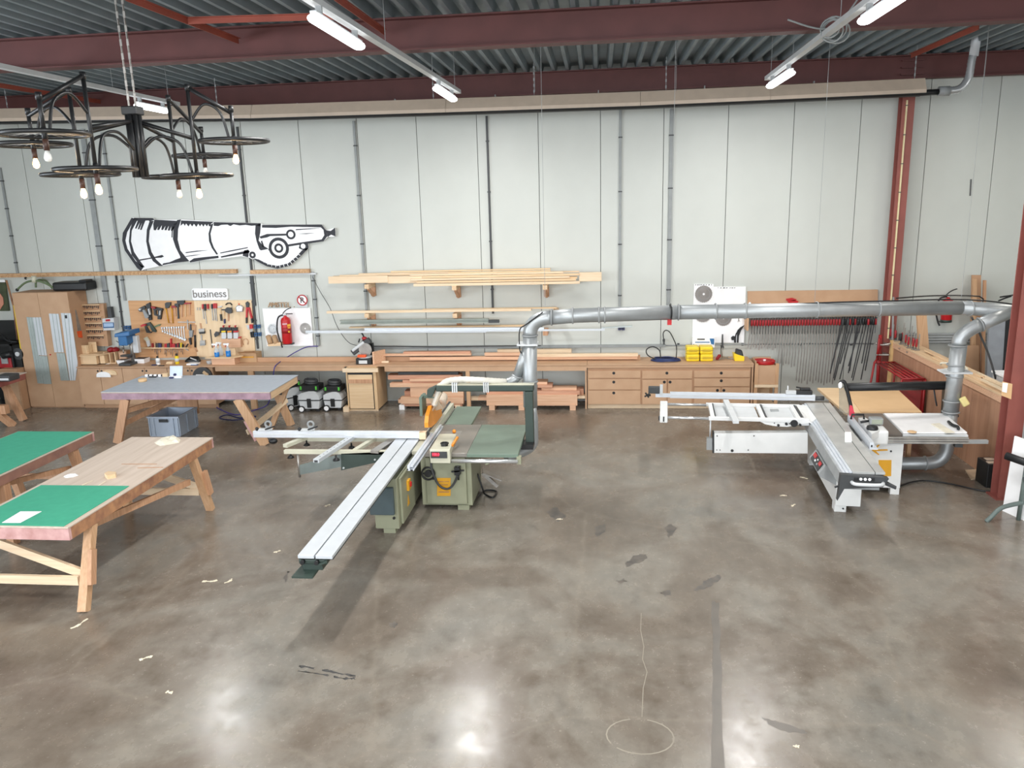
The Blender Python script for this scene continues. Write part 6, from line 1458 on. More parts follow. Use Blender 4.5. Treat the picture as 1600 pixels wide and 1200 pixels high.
t.p('brown_arrow',fplate(q((1085,212),(1190,120),(1202,132),(1145,198),(1305,196),(1308,215),(1145,222),(1192,268),(1180,278)),.024,.006),K_AMBER,bd)
m = M(); c = onface(1392,705,.03); m.cyl(c-V((0,.008,0)),c,.014,None,8); c = onface(1389,688,.03); m.box(c.x-.03,c.x+.03,.02,.03,c.z-.012,c.z+.012); t.p('bolt_head',m,K_BLACK,bd)
# table
zt2 = .88
m = M(); m.prism([A(1337,646,zt2),A(1378,646,zt2),A(1410,678,zt2),A(1360,678,zt2),A(1325,655,zt2)],(0,0,-.05)); t.p('cast_table',m,mt('cast_table_brown',(118,108,100),.35,metal=.45,rgb2=(140,132,124),scale=3))
m = M(); m.prism([A(1379.5,646,zt2),A(1476,646,zt2),A(1513,680,zt2),A(1411,678.5,zt2)],(0,0,-.05)); t.p('side_table',m,K_LGREY)
e0_, e1_ = A(1385,681,zt2), A(1513,682,zt2)
m = M()
for k in range(3): m.bar(e0_+V((0,-.015-.012*k,-.02-.03*k)),e1_+V((.0,-.015-.012*k,-.02-.03*k)),.03,.022)
t.p('grooved_edge',m,K_STEEL)
a = A(1381,690,.80); b = A(1543,690,.80); m = M(); m.bar(a,b,.05,.05); t.p('fence_rail',m,K_GREY)
m = M(); c = A(1498,692,.78); m.box(c.x-.05,c.x+.05,c.y-.02,c.y+.06,.72,.80); t.p('rail_clamp',m,K_DARK)
m = M(); c = A(1410,690,.78); m.box(c.x-.06,c.x+.06,c.y-.06,c.y+.02,.77,.80); t.p('white_stop',m,K_WHITE)
# fence and measuring head
a, b = A(1327,653,z2+.02), A(1362,697,z2+.02)
m = M(); m.bar(a,b,.05,.10,(0,0,1)); m.bar(a+V((.05,0,-.04)),b+V((.05,0,-.04)),.06,.02); t.p('rip_fence',m,K_ALU)
m = M(); d_ = (b-a).normalized(); m.bar(b,b+d_*.004,.02,.03); t.p('fence_end_slot',m,K_BLACK)
a, b = A(1338,655,z2+.03), A(1372,690,z2+.0)
m = M(); c0, c1, c2, c3 = A(1341,656,.94), A(1352,656,.94), A(1379,674,.94), A(1362,682,.94)
m.prism([V((p.x,p.y,.885)) for p in (c0,c1,c2,c3)],(0,0,.09)); hd = t.p('measuring_head',m,K_SAW)
m = M(); h0, h1 = A(1357,681,.86), A(1379,673,.9); m.box(min(h0.x,h1.x),h1.x+.02,h0.y-.12,h0.y+.22,.76,.97,.03); t.p('head_front',m,K_SAW,hd)
m = M(); c = A(1363,668,1.0); m.lathe((c.x,c.y,.97),[(.075,0),(.08,.02),(.07,.05),(.03,.06)],16); t.p('black_knob',m,K_BLACK,hd)
m = M(); c = A(1340,652,1.0); m.tube([(c.x-.09,c.y,.97),(c.x-.08,c.y,1.04),(c.x+.08,c.y,1.04),(c.x+.09,c.y,.97)],.016,7); t.p('black_handle',m,K_BLACK,hd)
m = M(); c = A(1368,657,1.03); m.box(c.x-.09,c.x+.09,c.y-.08,c.y+.05,.985,1.08,.015); ds = t.p('display_box',m,K_GREY,hd)
m = M(); m.box(c.x-.07,c.x+.07,c.y-.09,c.y-.08,1.0,1.065); t.p('display_screen',m,mt('lcd',(150,156,140),.3),hd)
m = M(); m.cyl((c.x-.2,c.y,1.0),(c.x-.09,c.y,1.02),.02,None,8); t.p('display_arm',m,K_BLACK,hd)
# blade guard and overhead arm
ga = onface(1312,600,.75)
gy = .72
gpts = [onface(x,y,gy) for x,y in ((1311,603),(1313,596),(1318,595),(1322,601),(1330,629),(1333,652),(1328,652),(1311,641))]
m = M(); gu = gpts[0].x
# the guard lies in the cutting plane: width along the feed direction
gx_ = .40
def gpl(px, py):
    o_ = Ri @ V((0,0,H)); d = Ri.to_3x3() @ ray(px,py); return o_ + d*((gx_-o_.x)/d.x)
win = [gpl(*p) for p in ((1311,607),(1320,612),(1327,634),(1328,650),(1311,644))]
win = [onface(x,y,gy+.02) for x,y in ((1311,606),(1318,603),(1327,632),(1329,651),(1311,642))]
m.prism(win,(0.03,.012,0)); t.p('guard_window',m,K_LENS)
rim = [onface(x,y,gy) for x,y in ((1312,604),(1313,598),(1317,596),(1320.5,599),(1325,615),(1330,637),(1331,641))]
m = M(); m.tube(smooth(rim,4),.026,8); t.p('guard_rim',m,K_BLACK)
m = M(); m.prism([onface(x,y,gy-.03) for x,y in ((1328,633),(1331.5,634),(1335.5,646),(1335,651),(1328,652))],(0,.07,0)); t.p('guard_red_tip',m,mt('guard_pink',(214,64,84),.4))
m = M(); c = onface(1313,602,gy-.03); m.ball(c,(.03,.02,.05)); t.p('guard_white_cap',m,K_WHITE)
a = onface(1322,605,gy+.06); b = onface(1488,602,gy+.55)
m = M(); m.tube([a,b],[.062,.068],16); oa = t.p('overarm',m,K_BLACK)
m = M(); c = b; m.bar(c+V((-.04,0,-.04)),c+V((-.02,0,-.55)),.16,.12,(0,1,0)); t.p('arm_bracket',m,K_BLACK)
m = M(); m.bar(c+V((-.30,0,-.47)),c+V((.12,0,-.47)),.10,.03); t.p('bracket_plate',m,K_DARK)
m = M(); m.tube(smooth([c+V((-.26,-.02,-.06)),c+V((-.24,-.06,-.2)),c+V((-.2,-.03,-.32))],4),.012,5); t.p('arm_cable',m,K_BLACK)
# crosscut table on the left
zc = .93
def AL(px,py): return A(px,py,zc)
v1 = AL(1180,624).y
m = M(); m.box(-2.18,.14,v1-.03,v1+.04,z2+.03,z2+.13,.004); cf = t.p('crosscut_fence',m,K_ALU)
m = M(); m.box(-2.42,-2.18,v1-.022,v1+.03,z2+.04,z2+.10); t.p('fence_extension',m,K_ALU,cf)
m = M(); m.box(-2.16,.12,v1-.033,v1-.03,z2+.07,z2+.09); t.p('fence_groove',m,K_LGREY,cf)
m = M(); m.cyl((.14,v1,z2+.07),(.28,v1,z2+.07),.035,None,12); t.p('fence_pivot',m,K_DARK,cf)
m = M(); m.box(-.16,.09,v1-.05,v1+.06,z2+.135,z2+.20,.01); m.box(-.1,.06,v1-.03,v1+.05,z2+.20,z2+.24,.01); m.bar((-.16,v1,z2+.25),(-.06,v1,z2+.23),.03,.02); st = t.p('flip_stop',m,K_BLACK)
m = M(); m.box(-.32,-.16,v1-.03,v1+.03,z2+.135,z2+.19); m.box(-.3,-.28,v1-.01,v1+.01,z2+.19,z2+.27); t.p('stop_rail',m,K_LGREY,st)
m = M(); m.box(-2.54,-2.35,v1-.06,v1+.05,z2+.11,z2+.22,.01); st = t.p('end_stop',m,K_DARK)
m = M(); m.box(-2.35,-2.30,v1-.05,v1+.04,z2+.08,z2+.25); t.p('end_stop_post',m,K_LGREY,st)
m = M()
for an in range(4):
    a_ = an*math.pi/2+.6; m.bar((-2.56,v1-.05,z2+.08),(-2.56+.05*math.cos(a_),v1-.05,z2+.08+.05*math.sin(a_)),.025,.025)
m.cyl((-2.50,v1-.05,z2+.08),(-2.56,v1-.05,z2+.08),.018,None,8); t.p('star_knob',m,K_BLACK,st)
vf, vb = AL(1190,651).y, AL(1190,630).y
zf = zc-.02
m = M(); ul = AL(1108,651).x; ur = -.13
m.box(ul,ur-.12,vf-.035,vf+.03,zf-.05,zf,.004); m.box(ul,ur,vb+.0,vb+.05,zf-.05,zf,.004); fr = t.p('table_frame',m,K_SAW)
m = M(); m.box(ul+.03,ul+.09,vf+.03,vb,zf-.045,zf); m.box(ul+.78,ul+.84,vf+.03,vb,zf-.045,zf); m.box(ul+1.3,ul+1.36,vf+.03,vb,zf-.045,zf); t.p('table_cross_bar',m,K_SAW,fr)
m = M(); m.box(ul+.095,ul+.11,vf+.03,vb,zf-.03,zf+.003); m.box(ul+.845,ul+.87,vf+.03,vb,zf-.03,zf+.003); m.box(ul+1.365,ul+1.39,vf+.03,vb,zf-.03,zf+.003); t.p('grip_strip',m,K_DARK,fr)
m = M(); m.box(ul+.11,ul+.76,vf+.03,vb,zf-.06,zf-.05); m.box(ul+.87,ul+1.3,vf+.03,vb,zf-.06,zf-.05); t.p('tray_bottom',m,K_LGREY,fr)
m = M(); m.prism([(ul+1.41,vf+.03,zf),(ul+1.41,vb,zf),(-.03,vb,zf),(-.01,vf+.05,zf),(-.1,vf-.06,zf-.03),(ul+1.5,vf-.06,zf-.03)],(0,0,-.03)); t.p('corner_plate',m,K_SAW,fr)
m = M(); a, b = AL(1134,627), AL(1150,661); m.bar(V((b.x,b.y,zf+.03)),V((a.x,a.y,zf+.03)),.085,.04); t.p('loose_cross_bar',m,K_LGREY)
m = M(); m.tube([(-2.22,vb,zf-.03),(ul,vb,zf-.03)],.022,10); m.tube([(-2.25,vf,zf-.03),(ul,vf,zf-.03)],.022,10); t.p('telescopic_rod',m,K_CHROME)
m = M(); m.box(-2.34,-2.22,vf-.06,vb+.03,zf-.10,zf+.02,.01); es = t.p('end_block',m,K_SAW)
m = M(); m.box(-2.36,-2.34,vf,vf+.08,zf-.08,zf-.02); m.box(-2.29,-2.27,vf-.064,vf-.06,zf-.08,zf+.0); t.p('end_block_clip',m,K_BLACK,es)
# swing arm with knobs, grey telescopic arm housing
va_ = vf-.02
def onv(px,py,v): return onface(px,py,v)
m = M(); m.prism([onv(x,y,va_) for x,y in ((1180,655),(1205,653.5),(1264,654),(1264,661),(1248,663.5),(1230,667),(1212,666),(1196,663))],(0,.05,0)); sw = t.p('swing_arm',m,K_SAW)
m = M()
for x, y, r in ((1240.5,661,.055),(1228.5,662,.02),(1216,664,.018),(1250,663.5,.018)): c = onv(x,y,va_); m.cyl(c-V((0,.03,0)),c,r,None,16)
for x, y in ((1193,657),(1210,658),(1210,661),(1233.5,659),(1233.5,662)): c = onv(x,y,va_); m.cyl(c-V((0,.006,0)),c,.009,None,6)
t.p('black_knob',m,K_BLACK,sw)
m = M(); m.prism([onv(x,y,va_+.01) for x,y in ((1248,660),(1264,659),(1264,665),(1250,665))],(0,.06,0)); t.p('arm_foot',m,K_LGREY,sw)
vh = .62
p = [onv(x,y,vh) for x,y in ((1115,707.5),(1115,677),(1262,676),(1262,708.5))]
m = M(); m.prism(p,(0,.14,0)); hs = t.p('arm_housing',m,K_SAW)
m = M(); m.prism([onv(x,y,vh-.003) for x,y in ((1113.3,708),(1113.3,676.5),(1116,676.5),(1116,708)) ],(0,.147,0)); t.p('housing_end_cap',m,K_BLACK,hs)
m = M()
for x, y, r in ((1144,704,.022),(1120.5,681,.009),(1178,681,.009),(1120,703,.008),(1125,703,.008),(1169,703,.009)): c = onv(x,y,vh); m.cyl(c-V((0,.01,0)),c,r,None,10)
t.p('housing_bolt',m,K_BLACK,hs)
m = M(); c = onv(1109,693,vh+.07); m.box(c.x-.05,c.x+.04,vh+.02,vh+.10,c.z-.09,c.z+.10); t.p('inner_arm_end',m,K_GREY,hs)
m = M(); c = onv(1110,665,vh+.1); m.cyl((c.x,vh+.1,.56),(c.x,vh+.1,zf-.05),.012,None,8); t.p('support_rod',m,K_LGREY,hs)
# power lead
m = M(); m.tube(smooth([Ri@V(G(1398,757,.05)), Ri@G(1404,760,.015), Ri@G(1425,753,.015), Ri@G(1450,751,.015), Ri@G(1490,757,.015), Ri@G(1530,766,.015), Ri@G(1558,769,.015)],6),.012,6); t.p('power_cable',m,K_BLACK)

# things lying on the white saw
# outfeed panel and sheet stand on the saw tables' level
zo = .87
fr4 = [G(1277,606,zo),G(1400,606,zo),G(1441,645.2,zo),G(1337,645.2,zo),G(1322,645.5,zo)]
t = T('outfeed_table','pale plywood outfeed table behind the white saw','table',(4.3,13.3,0))
m = M(); m.prism(fr4,(0,0,-.04)); t.p('top',m,K_PLYX)
for px, py in ((1300,612),(1395,612),(1335,641),(1425,641)):
    c = G(px,py,zo); m = M(); m.box(c.x-.03,c.x+.03,c.y-.03,c.y+.03,0,zo-.04); t.p('leg',m,K_PINEZ)
m = M(); pts = [G(1340,611,zo+.003),G(1400,607,zo+.003),G(1440,644.5,zo+.003),G(1345,644.5,zo+.003),G(1322,611,zo+.003)]
m.prism(pts,(0,0,.012)); solo('hardboard_sheet','large tan hardboard sheet lying on the outfeed table','sheet',m,K_TAN)
m = M(); p0_ = [G(x,y,.885) for x,y in ((1381,647),(1475,647),(1511,677),(1411,677))]; m.prism(p0_,(0,0,.014)); solo('white_sheet','white laminated sheet lying on side table of white saw','sheet',m,K_WHITE)
m = M(); p0_ = [G(x,y,.902) for x,y in ((1455,663),(1468,662),(1492,676.5),(1478,677))]; m.prism(p0_,(0,0,.01)); solo('white_strip','narrow pale strip lying across the white laminated sheet','strip',m,mt('pale_laminate',(236,230,212),.5))
m = M(); m.tube(smooth([G(x,y,.925) for x,y in ((1482,659),(1488,664),(1496,666.5),(1497.5,670))],4),[.022]*13,8); solo('black_grip','black curved handle lying on the white laminated sheet','handle',m,K_BLACK)
m = M(); c = G(1425,675,.902); m.lathe((c.x,c.y,.9),[(.06,0),(.062,.01),(.05,.014)],14); solo('brown_disc','small brown half disc at the white sheet front edge','disc',m,K_TAN)
m = M(); p0_ = [G(x,y,z2+.002) for x,y in ((1320,676),(1330,676),(1331,690.5),(1320,691))]; m.prism(p0_,(0,0,.012)); solo('white_card','small white block lying on the silver saw carriage','card',m,K_PAPER)
m = M(); p0_ = [G(x,y,zc-.075) for x,y in ((1152,640),(1168,639),(1177,645),(1159,646))]; m.prism(p0_,(0,0,.003)); solo('paper_note','white paper note lying in the crosscut table frame','paper',m,K_PAPER)
m = M(); p0_ = [G(x,y,zc-.074) for x,y in ((1203,641),(1216,641),(1217,643.5),(1204,643.5))]; m.prism(p0_,(0,0,.02)); solo('grey_push_stick','small grey bar lying in the crosscut table frame','bar',m,K_GREY)
# ======================= WORK BENCHES =======================
BZ = 1.0
def bench(lab, x0, x1, y0, y1, z, th, ex, topmat, edge_r, edge_f, legs_y, splay, nm='work_bench'):
    """ trestle bench with its long side along y or x """
    t = T(nm, lab, 'workbench', ((x0+x1)/2,(y0+y1)/2,0), 'trestle work benches')
    m = M(); m.box(x0,x1,y0,y1,z-.018,z,.003); t.p('top_board',m,topmat)
    m = M(); m.box(x1-.045,x1-.003,y0+.045,y1-.045,z-th,z-.02); m.box(x0+.003,x0+.045,y0+.045,y1-.045,z-th,z-.02); t.p('side_rail',m,edge_r)
    m = M(); m.box(x0+.003,x1-.003,y0+.003,y0+.044,z-th,z-.02); m.box(x0+.003,x1-.003,y1-.044,y1-.003,z-th,z-.02); t.p('end_rail',m,edge_f)
    return t
def leg(t, p, q, w=.11, d=.075, mat=None):
    m = M(); m.bar(p,q,w,d,(0,1,0)); return t.p('leg',m,mat or K_LEG)
# dusty bench with a green mat
x0, x1, y0, y1 = -6.86, -5.60, 7.27, 10.53
t = bench('long dusty wooden bench with a green mat on its near end',x0,x1,y0,y1,BZ,.15,0,K_DUSTY,K_BROWNE,K_PINK,0,0)
for yt, yf, side in ((7.72,7.30,'n'),(10.0,10.22,'f')):
    for x in (x1-.06,x0+.06):
        leg(t,(x,yt,BZ-.15),(x+(0.06 if x>-6 else -.06),yf,0.0),.10,.09,K_PINEZ)
    m = M(); m.bar((x0+.06,yf+(yt-yf)*.32,.30),(x1-.1,yf+(yt-yf)*.32,.30),.04,.10,(0,0,1)); t.p('stretcher',m,K_PINEX)
    m = M(); m.bar((x0+.1,(yt+yf)/2+.02,.72),(x1-.1,yf+(yt-yf)*.4+.03,.36),.04,.10,(0,0,1)); t.p('diagonal_brace',m,K_PINEX)
    m = M(); yy = yf+(yt-yf)*.55; m.bar((x1+.03,yy+.02,.62),(x1+.05,yf+(yt-yf)*.25+.02,.26),.05,.09,(0,1,0)); t.p('gusset_block',m,K_LEG)
m = M(); m.bar((x1-.12,7.8,BZ-.2),(x1-.12,9.95,.52),.04,.08,(0,0,1)); t.p('long_brace',m,K_LEG)
m = M(); m.prism([(-6.80,7.29,BZ+.001),(-5.66,7.29,BZ+.001),(-5.66,8.50,BZ+.001),(-6.80,8.49,BZ+.001)],(0,0,.006)); solo('green_mat','green mat covering the near end of the dusty bench','mat',m,K_GREENM)
m = M(); m.prism([G(x,y,BZ+.008) for x,y in ((3,817),(32,799.5),(65,799.5),(32,817))],(0,0,.004)); solo('paper_sheet','white paper sheet lying on the green bench mat','paper',m,K_PAPER)
def rag(pts, z, lab, mat, h=.05, seed=1):
    r = random.Random(seed); m = M(); c = sum((G(x,y,z) for x,y in pts), V((0,0,0)))/len(pts)
    edge = [G(x,y,z) for x,y in pts]; n = len(edge)
    rings = [edge, [c.lerp(e,.72)+V((0,0,h*(.4+.6*r.random()))) for e in edge], [c.lerp(e,.38)+V((0,0,h*(.3+.7*r.random()))) for e in edge]]
    vs = [[m.b.verts.new(p+V((0,0,.002 if k == 0 else 0))) for p in rg] for k, rg in enumerate(rings)]
    top = m.b.verts.new(c+V((0,0,h*.6)))
    for A_, B_ in zip(vs,vs[1:]):
        for i in range(n): m.b.faces.new((A_[i],A_[(i+1)%n],B_[(i+1)%n],B_[i]))
    for i in range(n): m.b.faces.new((vs[-1][i],vs[-1][(i+1)%n],top))
    m.b.faces.new(vs[0][::-1])
    return solo('cloth_rag',lab,'cloth',m,mat)
rag([(241,692),(252,689),(262,686),(268,683),(274,682),(278,685),(282,687),(280,692),(270,694),(258,696),(250,697),(245,695)],BZ,'crumpled cream work glove or rag on dusty bench far end',K_RAGC,.06)
rag([(99,745),(108,742),(120,741),(123,743),(114,746),(103,747)],BZ,'small white paper curl on the dusty bench left side',K_PAPER,.03,4)
m = M(); p0_ = [G(x,y,BZ) for x,y in ((164,745),(170,742),(182,743),(181,746.5),(168,749))]; m.prism(p0_,(0,0,.05)); solo('wood_block','small wooden block lying in middle of the dusty bench','block',m,K_PLYX)
for i, (a_, b_) in enumerate((((150,761),(165,752)),((190,725),(245,725)),((128,758),(145,751)),((255,730),(215,731)))):
    m = M(); m.bar(G(*a_,BZ+.004),G(*b_,BZ+.004),.012,.004); solo('wood_sliver',('short sliver near green mat edge','long sliver across the middle','short sliver left of the block','dark sliver right of middle')[i]+' on dusty bench','sliver',m,(K_SHAVE,K_LEG)[i % 2],'slivers on the dusty bench')
# green bench at the left
x0, x1, y0, y1 = -8.87, -7.62, 7.4, 10.78
t = bench('wooden trestle bench topped fully with green mat at left',x0,x1,y0,y1,BZ,.14,0,K_DUSTY,mt('stained_edge_dark',(134,98,88),.7,rgb2=(160,118,100),scale=6),K_PINK,0,0)
m = M(); m.box(x0+.03,x1-.02,y0+.02,y1-.02,BZ+.001,BZ+.008); solo('green_mat','large green mat covering the leftmost bench top','mat',m,K_GREENM)
for yt, yf in ((7.7,7.45),(10.35,10.55)):
    for x in (x1-.08,x0+.08): leg(t,(x,yt,BZ-.14),(x,yf,0.0),.10,.12)
    m = M(); m.bar((x0+.1,(yt+yf)/2,.4),(x1-.1,(yt+yf)/2,.4),.04,.08,(0,0,1)); t.p('stretcher',m,K_LEG)
for y_ in (8.95,):
    for x in (x1-.08,x0+.08): leg(t,(x,y_,BZ-.14),(x,y_,0.0),.10,.12)
m = M(); m.bar((x1-.2,9.0,BZ-.2),(x1-.2,10.4,.55),.04,.07,(0,0,1)); m.bar((x1-.05,8.6,BZ-.3),(x0+.2,8.9,BZ-.3),.04,.07,(0,0,1)); t.p('long_brace',m,K_LEG)
# grey bench
c0, c1, c2, c3 = V((-9.15,13.3,0)),V((-5.92,13.3,0)),V((-5.88,14.7,0)),V((-9.05,14.7,0))
x0, x1, y0, y1 = -9.15, -5.90, 13.30, 14.68
t = bench('long bench with a grey mat top and stained purple edge',x0,x1,y0,y1,BZ,.14,0,K_DUSTY,K_PINEY,K_PURPLE,0,0)
m = M(); m.box(x0-.0,x1+.01,y0+.0,y1+.01,BZ+.001,BZ+.009); solo('grey_mat','grey rubber mat covering the bench by the worktop','mat',m,K_GREYM)
leg(t,(-8.72,13.36,BZ-.14),(-9.0,13.36,0),.16,.06,K_LEG); leg(t,(-8.72,14.6,BZ-.14),(-9.0,14.6,0),.13,.06)
leg(t,(-6.55,13.36,BZ-.14),(-6.08,13.3,0),.17,.06,K_PINEZ); leg(t,(-6.4,14.6,BZ-.14),(-6.1,14.6,0),.15,.06,K_PINEZ)
leg(t,(-6.02,14.4,BZ-.14),(-6.42,14.35,0),.10,.06,K_PINEZ); leg(t,(-8.2,14.58,BZ-.14),(-8.2,14.58,.25),.42,.05)
m = M(); m.bar((-8.75,13.42,.62),(-8.1,14.5,.72),.04,.09,(0,0,1)); m.bar((-8.95,13.42,.32),(-8.15,14.56,.70),.04,.09,(0,0,1)); t.p('diagonal_brace',m,K_LEG)
m = M(); m.bar((-6.5,13.5,.18),(-6.1,14.5,.55),.04,.10,(0,0,1)); t.p('diagonal_brace',m,K_PINEX)
m = M(); m.bar((-6.42,13.38,.46),(-6.22,13.325,.10),.165,.004,(0,1,0)); t.p('pink_stain',m,K_PINK)
m = M(); m.bar((-6.6,14.1,BZ-.16),(-6.1,14.3,BZ-.28),.03,.04); t.p('black_tie',m,K_BLACK)
# things on the grey bench
z = BZ+.0095
m = M(); c = G(223,596,z); m.lathe((c.x,c.y,z),[(.075,0),(.08,.01),(.08,.055),(.06,.06),(.055,.02)],18); solo('tape_roll','roll of brown tape on the grey bench left half','tape',m,K_TAN)
m = M(); c = G(239,589.5,z); m.box(c.x-.08,c.x+.08,c.y-.03,c.y+.02,z,z+.02,.006); solo('black_marker','small black object near tape roll on grey bench','tool',m,K_BLACK)
for i in range(5):
    c = G(230+i*6.8,588.5,z); m = M(); m.box(c.x-.03,c.x+.028,c.y-.03,c.y+.01,z,z+.05,.006); k = multi('white_clip','small white clip, %s from left at grey bench rear edge'%ORD[i],'clip',[('body',m,K_WHITE)],'white clips on the grey bench')
    m = M(); m.cyl((c.x+.03,c.y-.01,z+.02),(c.x+.05,c.y-.01,z+.04),.014,None,6); k.p('pin',m,K_BLACK)
m = M(); c = G(260,588,z); m.box(c.x-.05,c.x+.06,c.y-.06,c.y+.02,z,z+.07,.004); solo('wood_block','pale little wooden block at the grey bench rear edge','block',m,K_PLYX)
c = G(276,590,z); m = M(); m.box(c.x-.13,c.x+.12,c.y-.05,c.y+.01,z,z+.04,.005); m2 = M(); m2.hexa([(c.x-.14,c.y,z+.03),(c.x+.12,c.y,z+.03),(c.x+.12,c.y+.015,z+.03),(c.x-.14,c.y+.015,z+.03),(c.x-.15,c.y+.07,z+.22),(c.x+.11,c.y+.07,z+.22),(c.x+.11,c.y+.085,z+.22),(c.x-.15,c.y+.085,z+.22)]); m3 = M(); m3.box(c.x-.11,c.x-.03,c.y-.09,c.y-.05,z,z+.03,.006); m3.ball((c.x-.03,c.y+.0,z+.06),(.03,.03,.025))
multi('case_with_lid','small white case with its pale blue lid open on bench','case',[('tray',m,K_WHITE),('lid',m2,mt('pale_blue_lid',(206,218,232),.4)),('blue_piece',m3,K_NAVY)])
# disc sander plate hung behind the bench, on the cupboard door
c = W(316,589,15.80); m = M(); m.cyl((c.x,15.79,c.z),(c.x,15.868,c.z),.21,None,32); k = multi('sanding_disc','large grey round disc against the cupboard behind grey bench','disc',[('disc',m,K_DARK)])
m = M(); m.prism([(c.x-.19,15.775,c.z-.04),(c.x+.14,15.775,c.z-.04),(c.x+.08,15.775,c.z+.06),(c.x-.12,15.775,c.z+.06)],(0,.012,0)); k.p('white_plate',m,K_WHITE)
m = M(); m.bar((c.x+.05,15.77,c.z+.12),(c.x+.15,15.77,c.z+.04),.06,.02,(0,1,0)); k.p('brown_patch',m,K_PLYX)
# crate under the grey bench
ang = math.atan2(-.0,1); x0, x1, y0, y1 = -8.60, -8.0, 13.80, 14.50
t = T('plastic_crate','grey open plastic crate on the floor under the grey bench','crate',((x0+x1)/2,(y0+y1)/2,0))
th = .02; h = .40
def wall4(m, x0,x1,y0,y1,z0,z1,th):
    m.box(x0,x1,y0,y0+th,z0,z1); m.box(x0,x1,y1-th,y1,z0,z1); m.box(x0,x0+th,y0+th,y1-th,z0,z1); m.box(x1-th,x1,y0+th,y1-th,z0,z1)
m = M(); wall4(m,x0,x1,y0,y1,.0,h,th); t.p('wall',m,K_CRATE)
m = M(); m.box(x0+th,x1-th,y0+th,y1-th,0,.02); t.p('bottom',m,K_CRATE)
m = M(); wall4(m,x0-.02,x1+.02,y0-.02,y1+.02,h-.03,h,.03); t.p('rim',m,K_CRATE)
m = M()
for x in (x0+.0,x0+.09,x1-.12,x1-.03): m.box(x,x+.025,y0-.02,y0,.02,h-.03)
for y in (y0+.0,y0+.3,y0+.6,y1-.03): m.box(x1,x1+.02,y,y+.025,.02,h-.03)
t.p('rib',m,K_CRATE)
m = M(); m.box(x0+.22,x0+.40,y0-.024,y0-.018,h-.11,h-.05); t.p('hand_slot',m,K_BLACK)
# red bench at far left
t = T('work_bench','wooden bench with red-stained edge cut off at far left','workbench',(-12.8,14.2,0),'trestle work benches')
x1 = W(21,590,14.7).x
m = M(); m.box(-14.0,x1,13.75,15.1,BZ-.018,BZ,.003); t.p('top_board',m,K_DUSTY)
m = M(); m.box(-14.0,x1-.005,13.76,13.8,BZ-.14,BZ-.02); m.box(x1-.045,x1-.005,13.8,15.05,BZ-.14,BZ-.02); t.p('side_rail',m,mt('stained_edge_red',(168,96,88),.7,rgb2=(140,84,70),scale=6))
leg(t,(x1-.42,14.0,BZ-.14),(x1-.02,14.5,0),.13,.1); leg(t,(x1-.42,14.9,BZ-.14),(x1-.1,14.9,0),.13,.1)
m = M(); m.box(-13.6,x1-.2,14.3,14.36,.35,.45); t.p('stretcher',m,K_LEG)
m = M(); m.box(x1-.25,x1+.02,14.3,14.42,.30,.48); t.p('gusset_block',m,K_LEG)
c = W(6,592,14.2); m = M(); m.box(c.x-.2,c.x+.12,14.2,14.5,BZ,BZ+.12,.02); m2 = M(); m2.box(c.x-.2,c.x+.10,14.19,14.2,BZ+.03,BZ+.07)
multi('tool_case','grey and black tool case on red-edged bench at far left','case',[('shell',m,K_DARK),('band',m2,K_LGREY)])

# ======================= RIGHT SIDE =======================
# low plywood partition between the columns
px_ = 5.78; PT = 1.34
ya, yb = 11.5, 16.12
t = T('partition','low plywood partition between the two red columns','partition',(px_+.05,(ya+yb)/2,0))
n = 4
for k in range(n):
    a_, b_ = ya+(yb-ya)*k/n, ya+(yb-ya)*(k+1)/n
    m = M(); m.box(px_,px_+.018,a_+.003,b_-.003,.0,PT-.05,.002); t.p('panel',m,K_BROWNPLY)
m = M(); m.box(px_-.02,px_+.0,ya,yb,PT-.13,PT-.03); t.p('top_rail',m,K_REDX)
m = M(); m.box(px_-.03,px_+.32,ya,yb,PT-.03,PT); t.p('cap_board',m,K_PINEY)
m = M()
for k in range(n+1): y_ = ya+.03+(yb-ya-.1)*k/n; m.box(px_+.02,px_+.07,y_,y_+.05,0,PT-.03)
t.p('stud',m,K_PINEZ)
m = M(); m.box(px_-.05,px_+.06,yb-.05,yb+.03,.0,PT+.01); t.p('end_post',m,mt('yellow_pine',(220,186,130),.6))
for i, (dy0, dy1, dx, w_, zz) in enumerate(((11.4,14.4,.06,.07,0),(11.3,13.2,.17,.06,0),(12.0,15.0,.24,.05,0),(11.3,12.5,.04,.05,.025),(12.7,14.9,.13,.06,.025),(11.6,13.0,.2,.035,.025))):
    m = M(); m.box(px_+dx-.02,px_+dx+w_-.02,dy0,dy1,PT+.002+zz,PT+.025+zz); solo('timber_batten',('long front','long middle','long rear','short upper front','upper middle','short slim upper')[i]+' batten lying on top of the plywood partition','batten',m,(K_PINEY,K_CUTX)[i % 2],'battens on the partition')
m = M(); c0 = V((px_+.03,13.4,PT+.05)); m.tube(smooth([c0+V((-.1,.3,-.02)),c0+V((-.13,.2,.02)),c0+V((0,.1,.03)),c0+V((.1,-.1,.02)),c0+V((.0,-.4,.03)),c0+V((-.08,-.2,.02)),c0+V((-.12,.22,-.1))],5),.018,6); solo('cord_loop','loop of pale cord lying over the partition top','cord',m,K_RAGC)
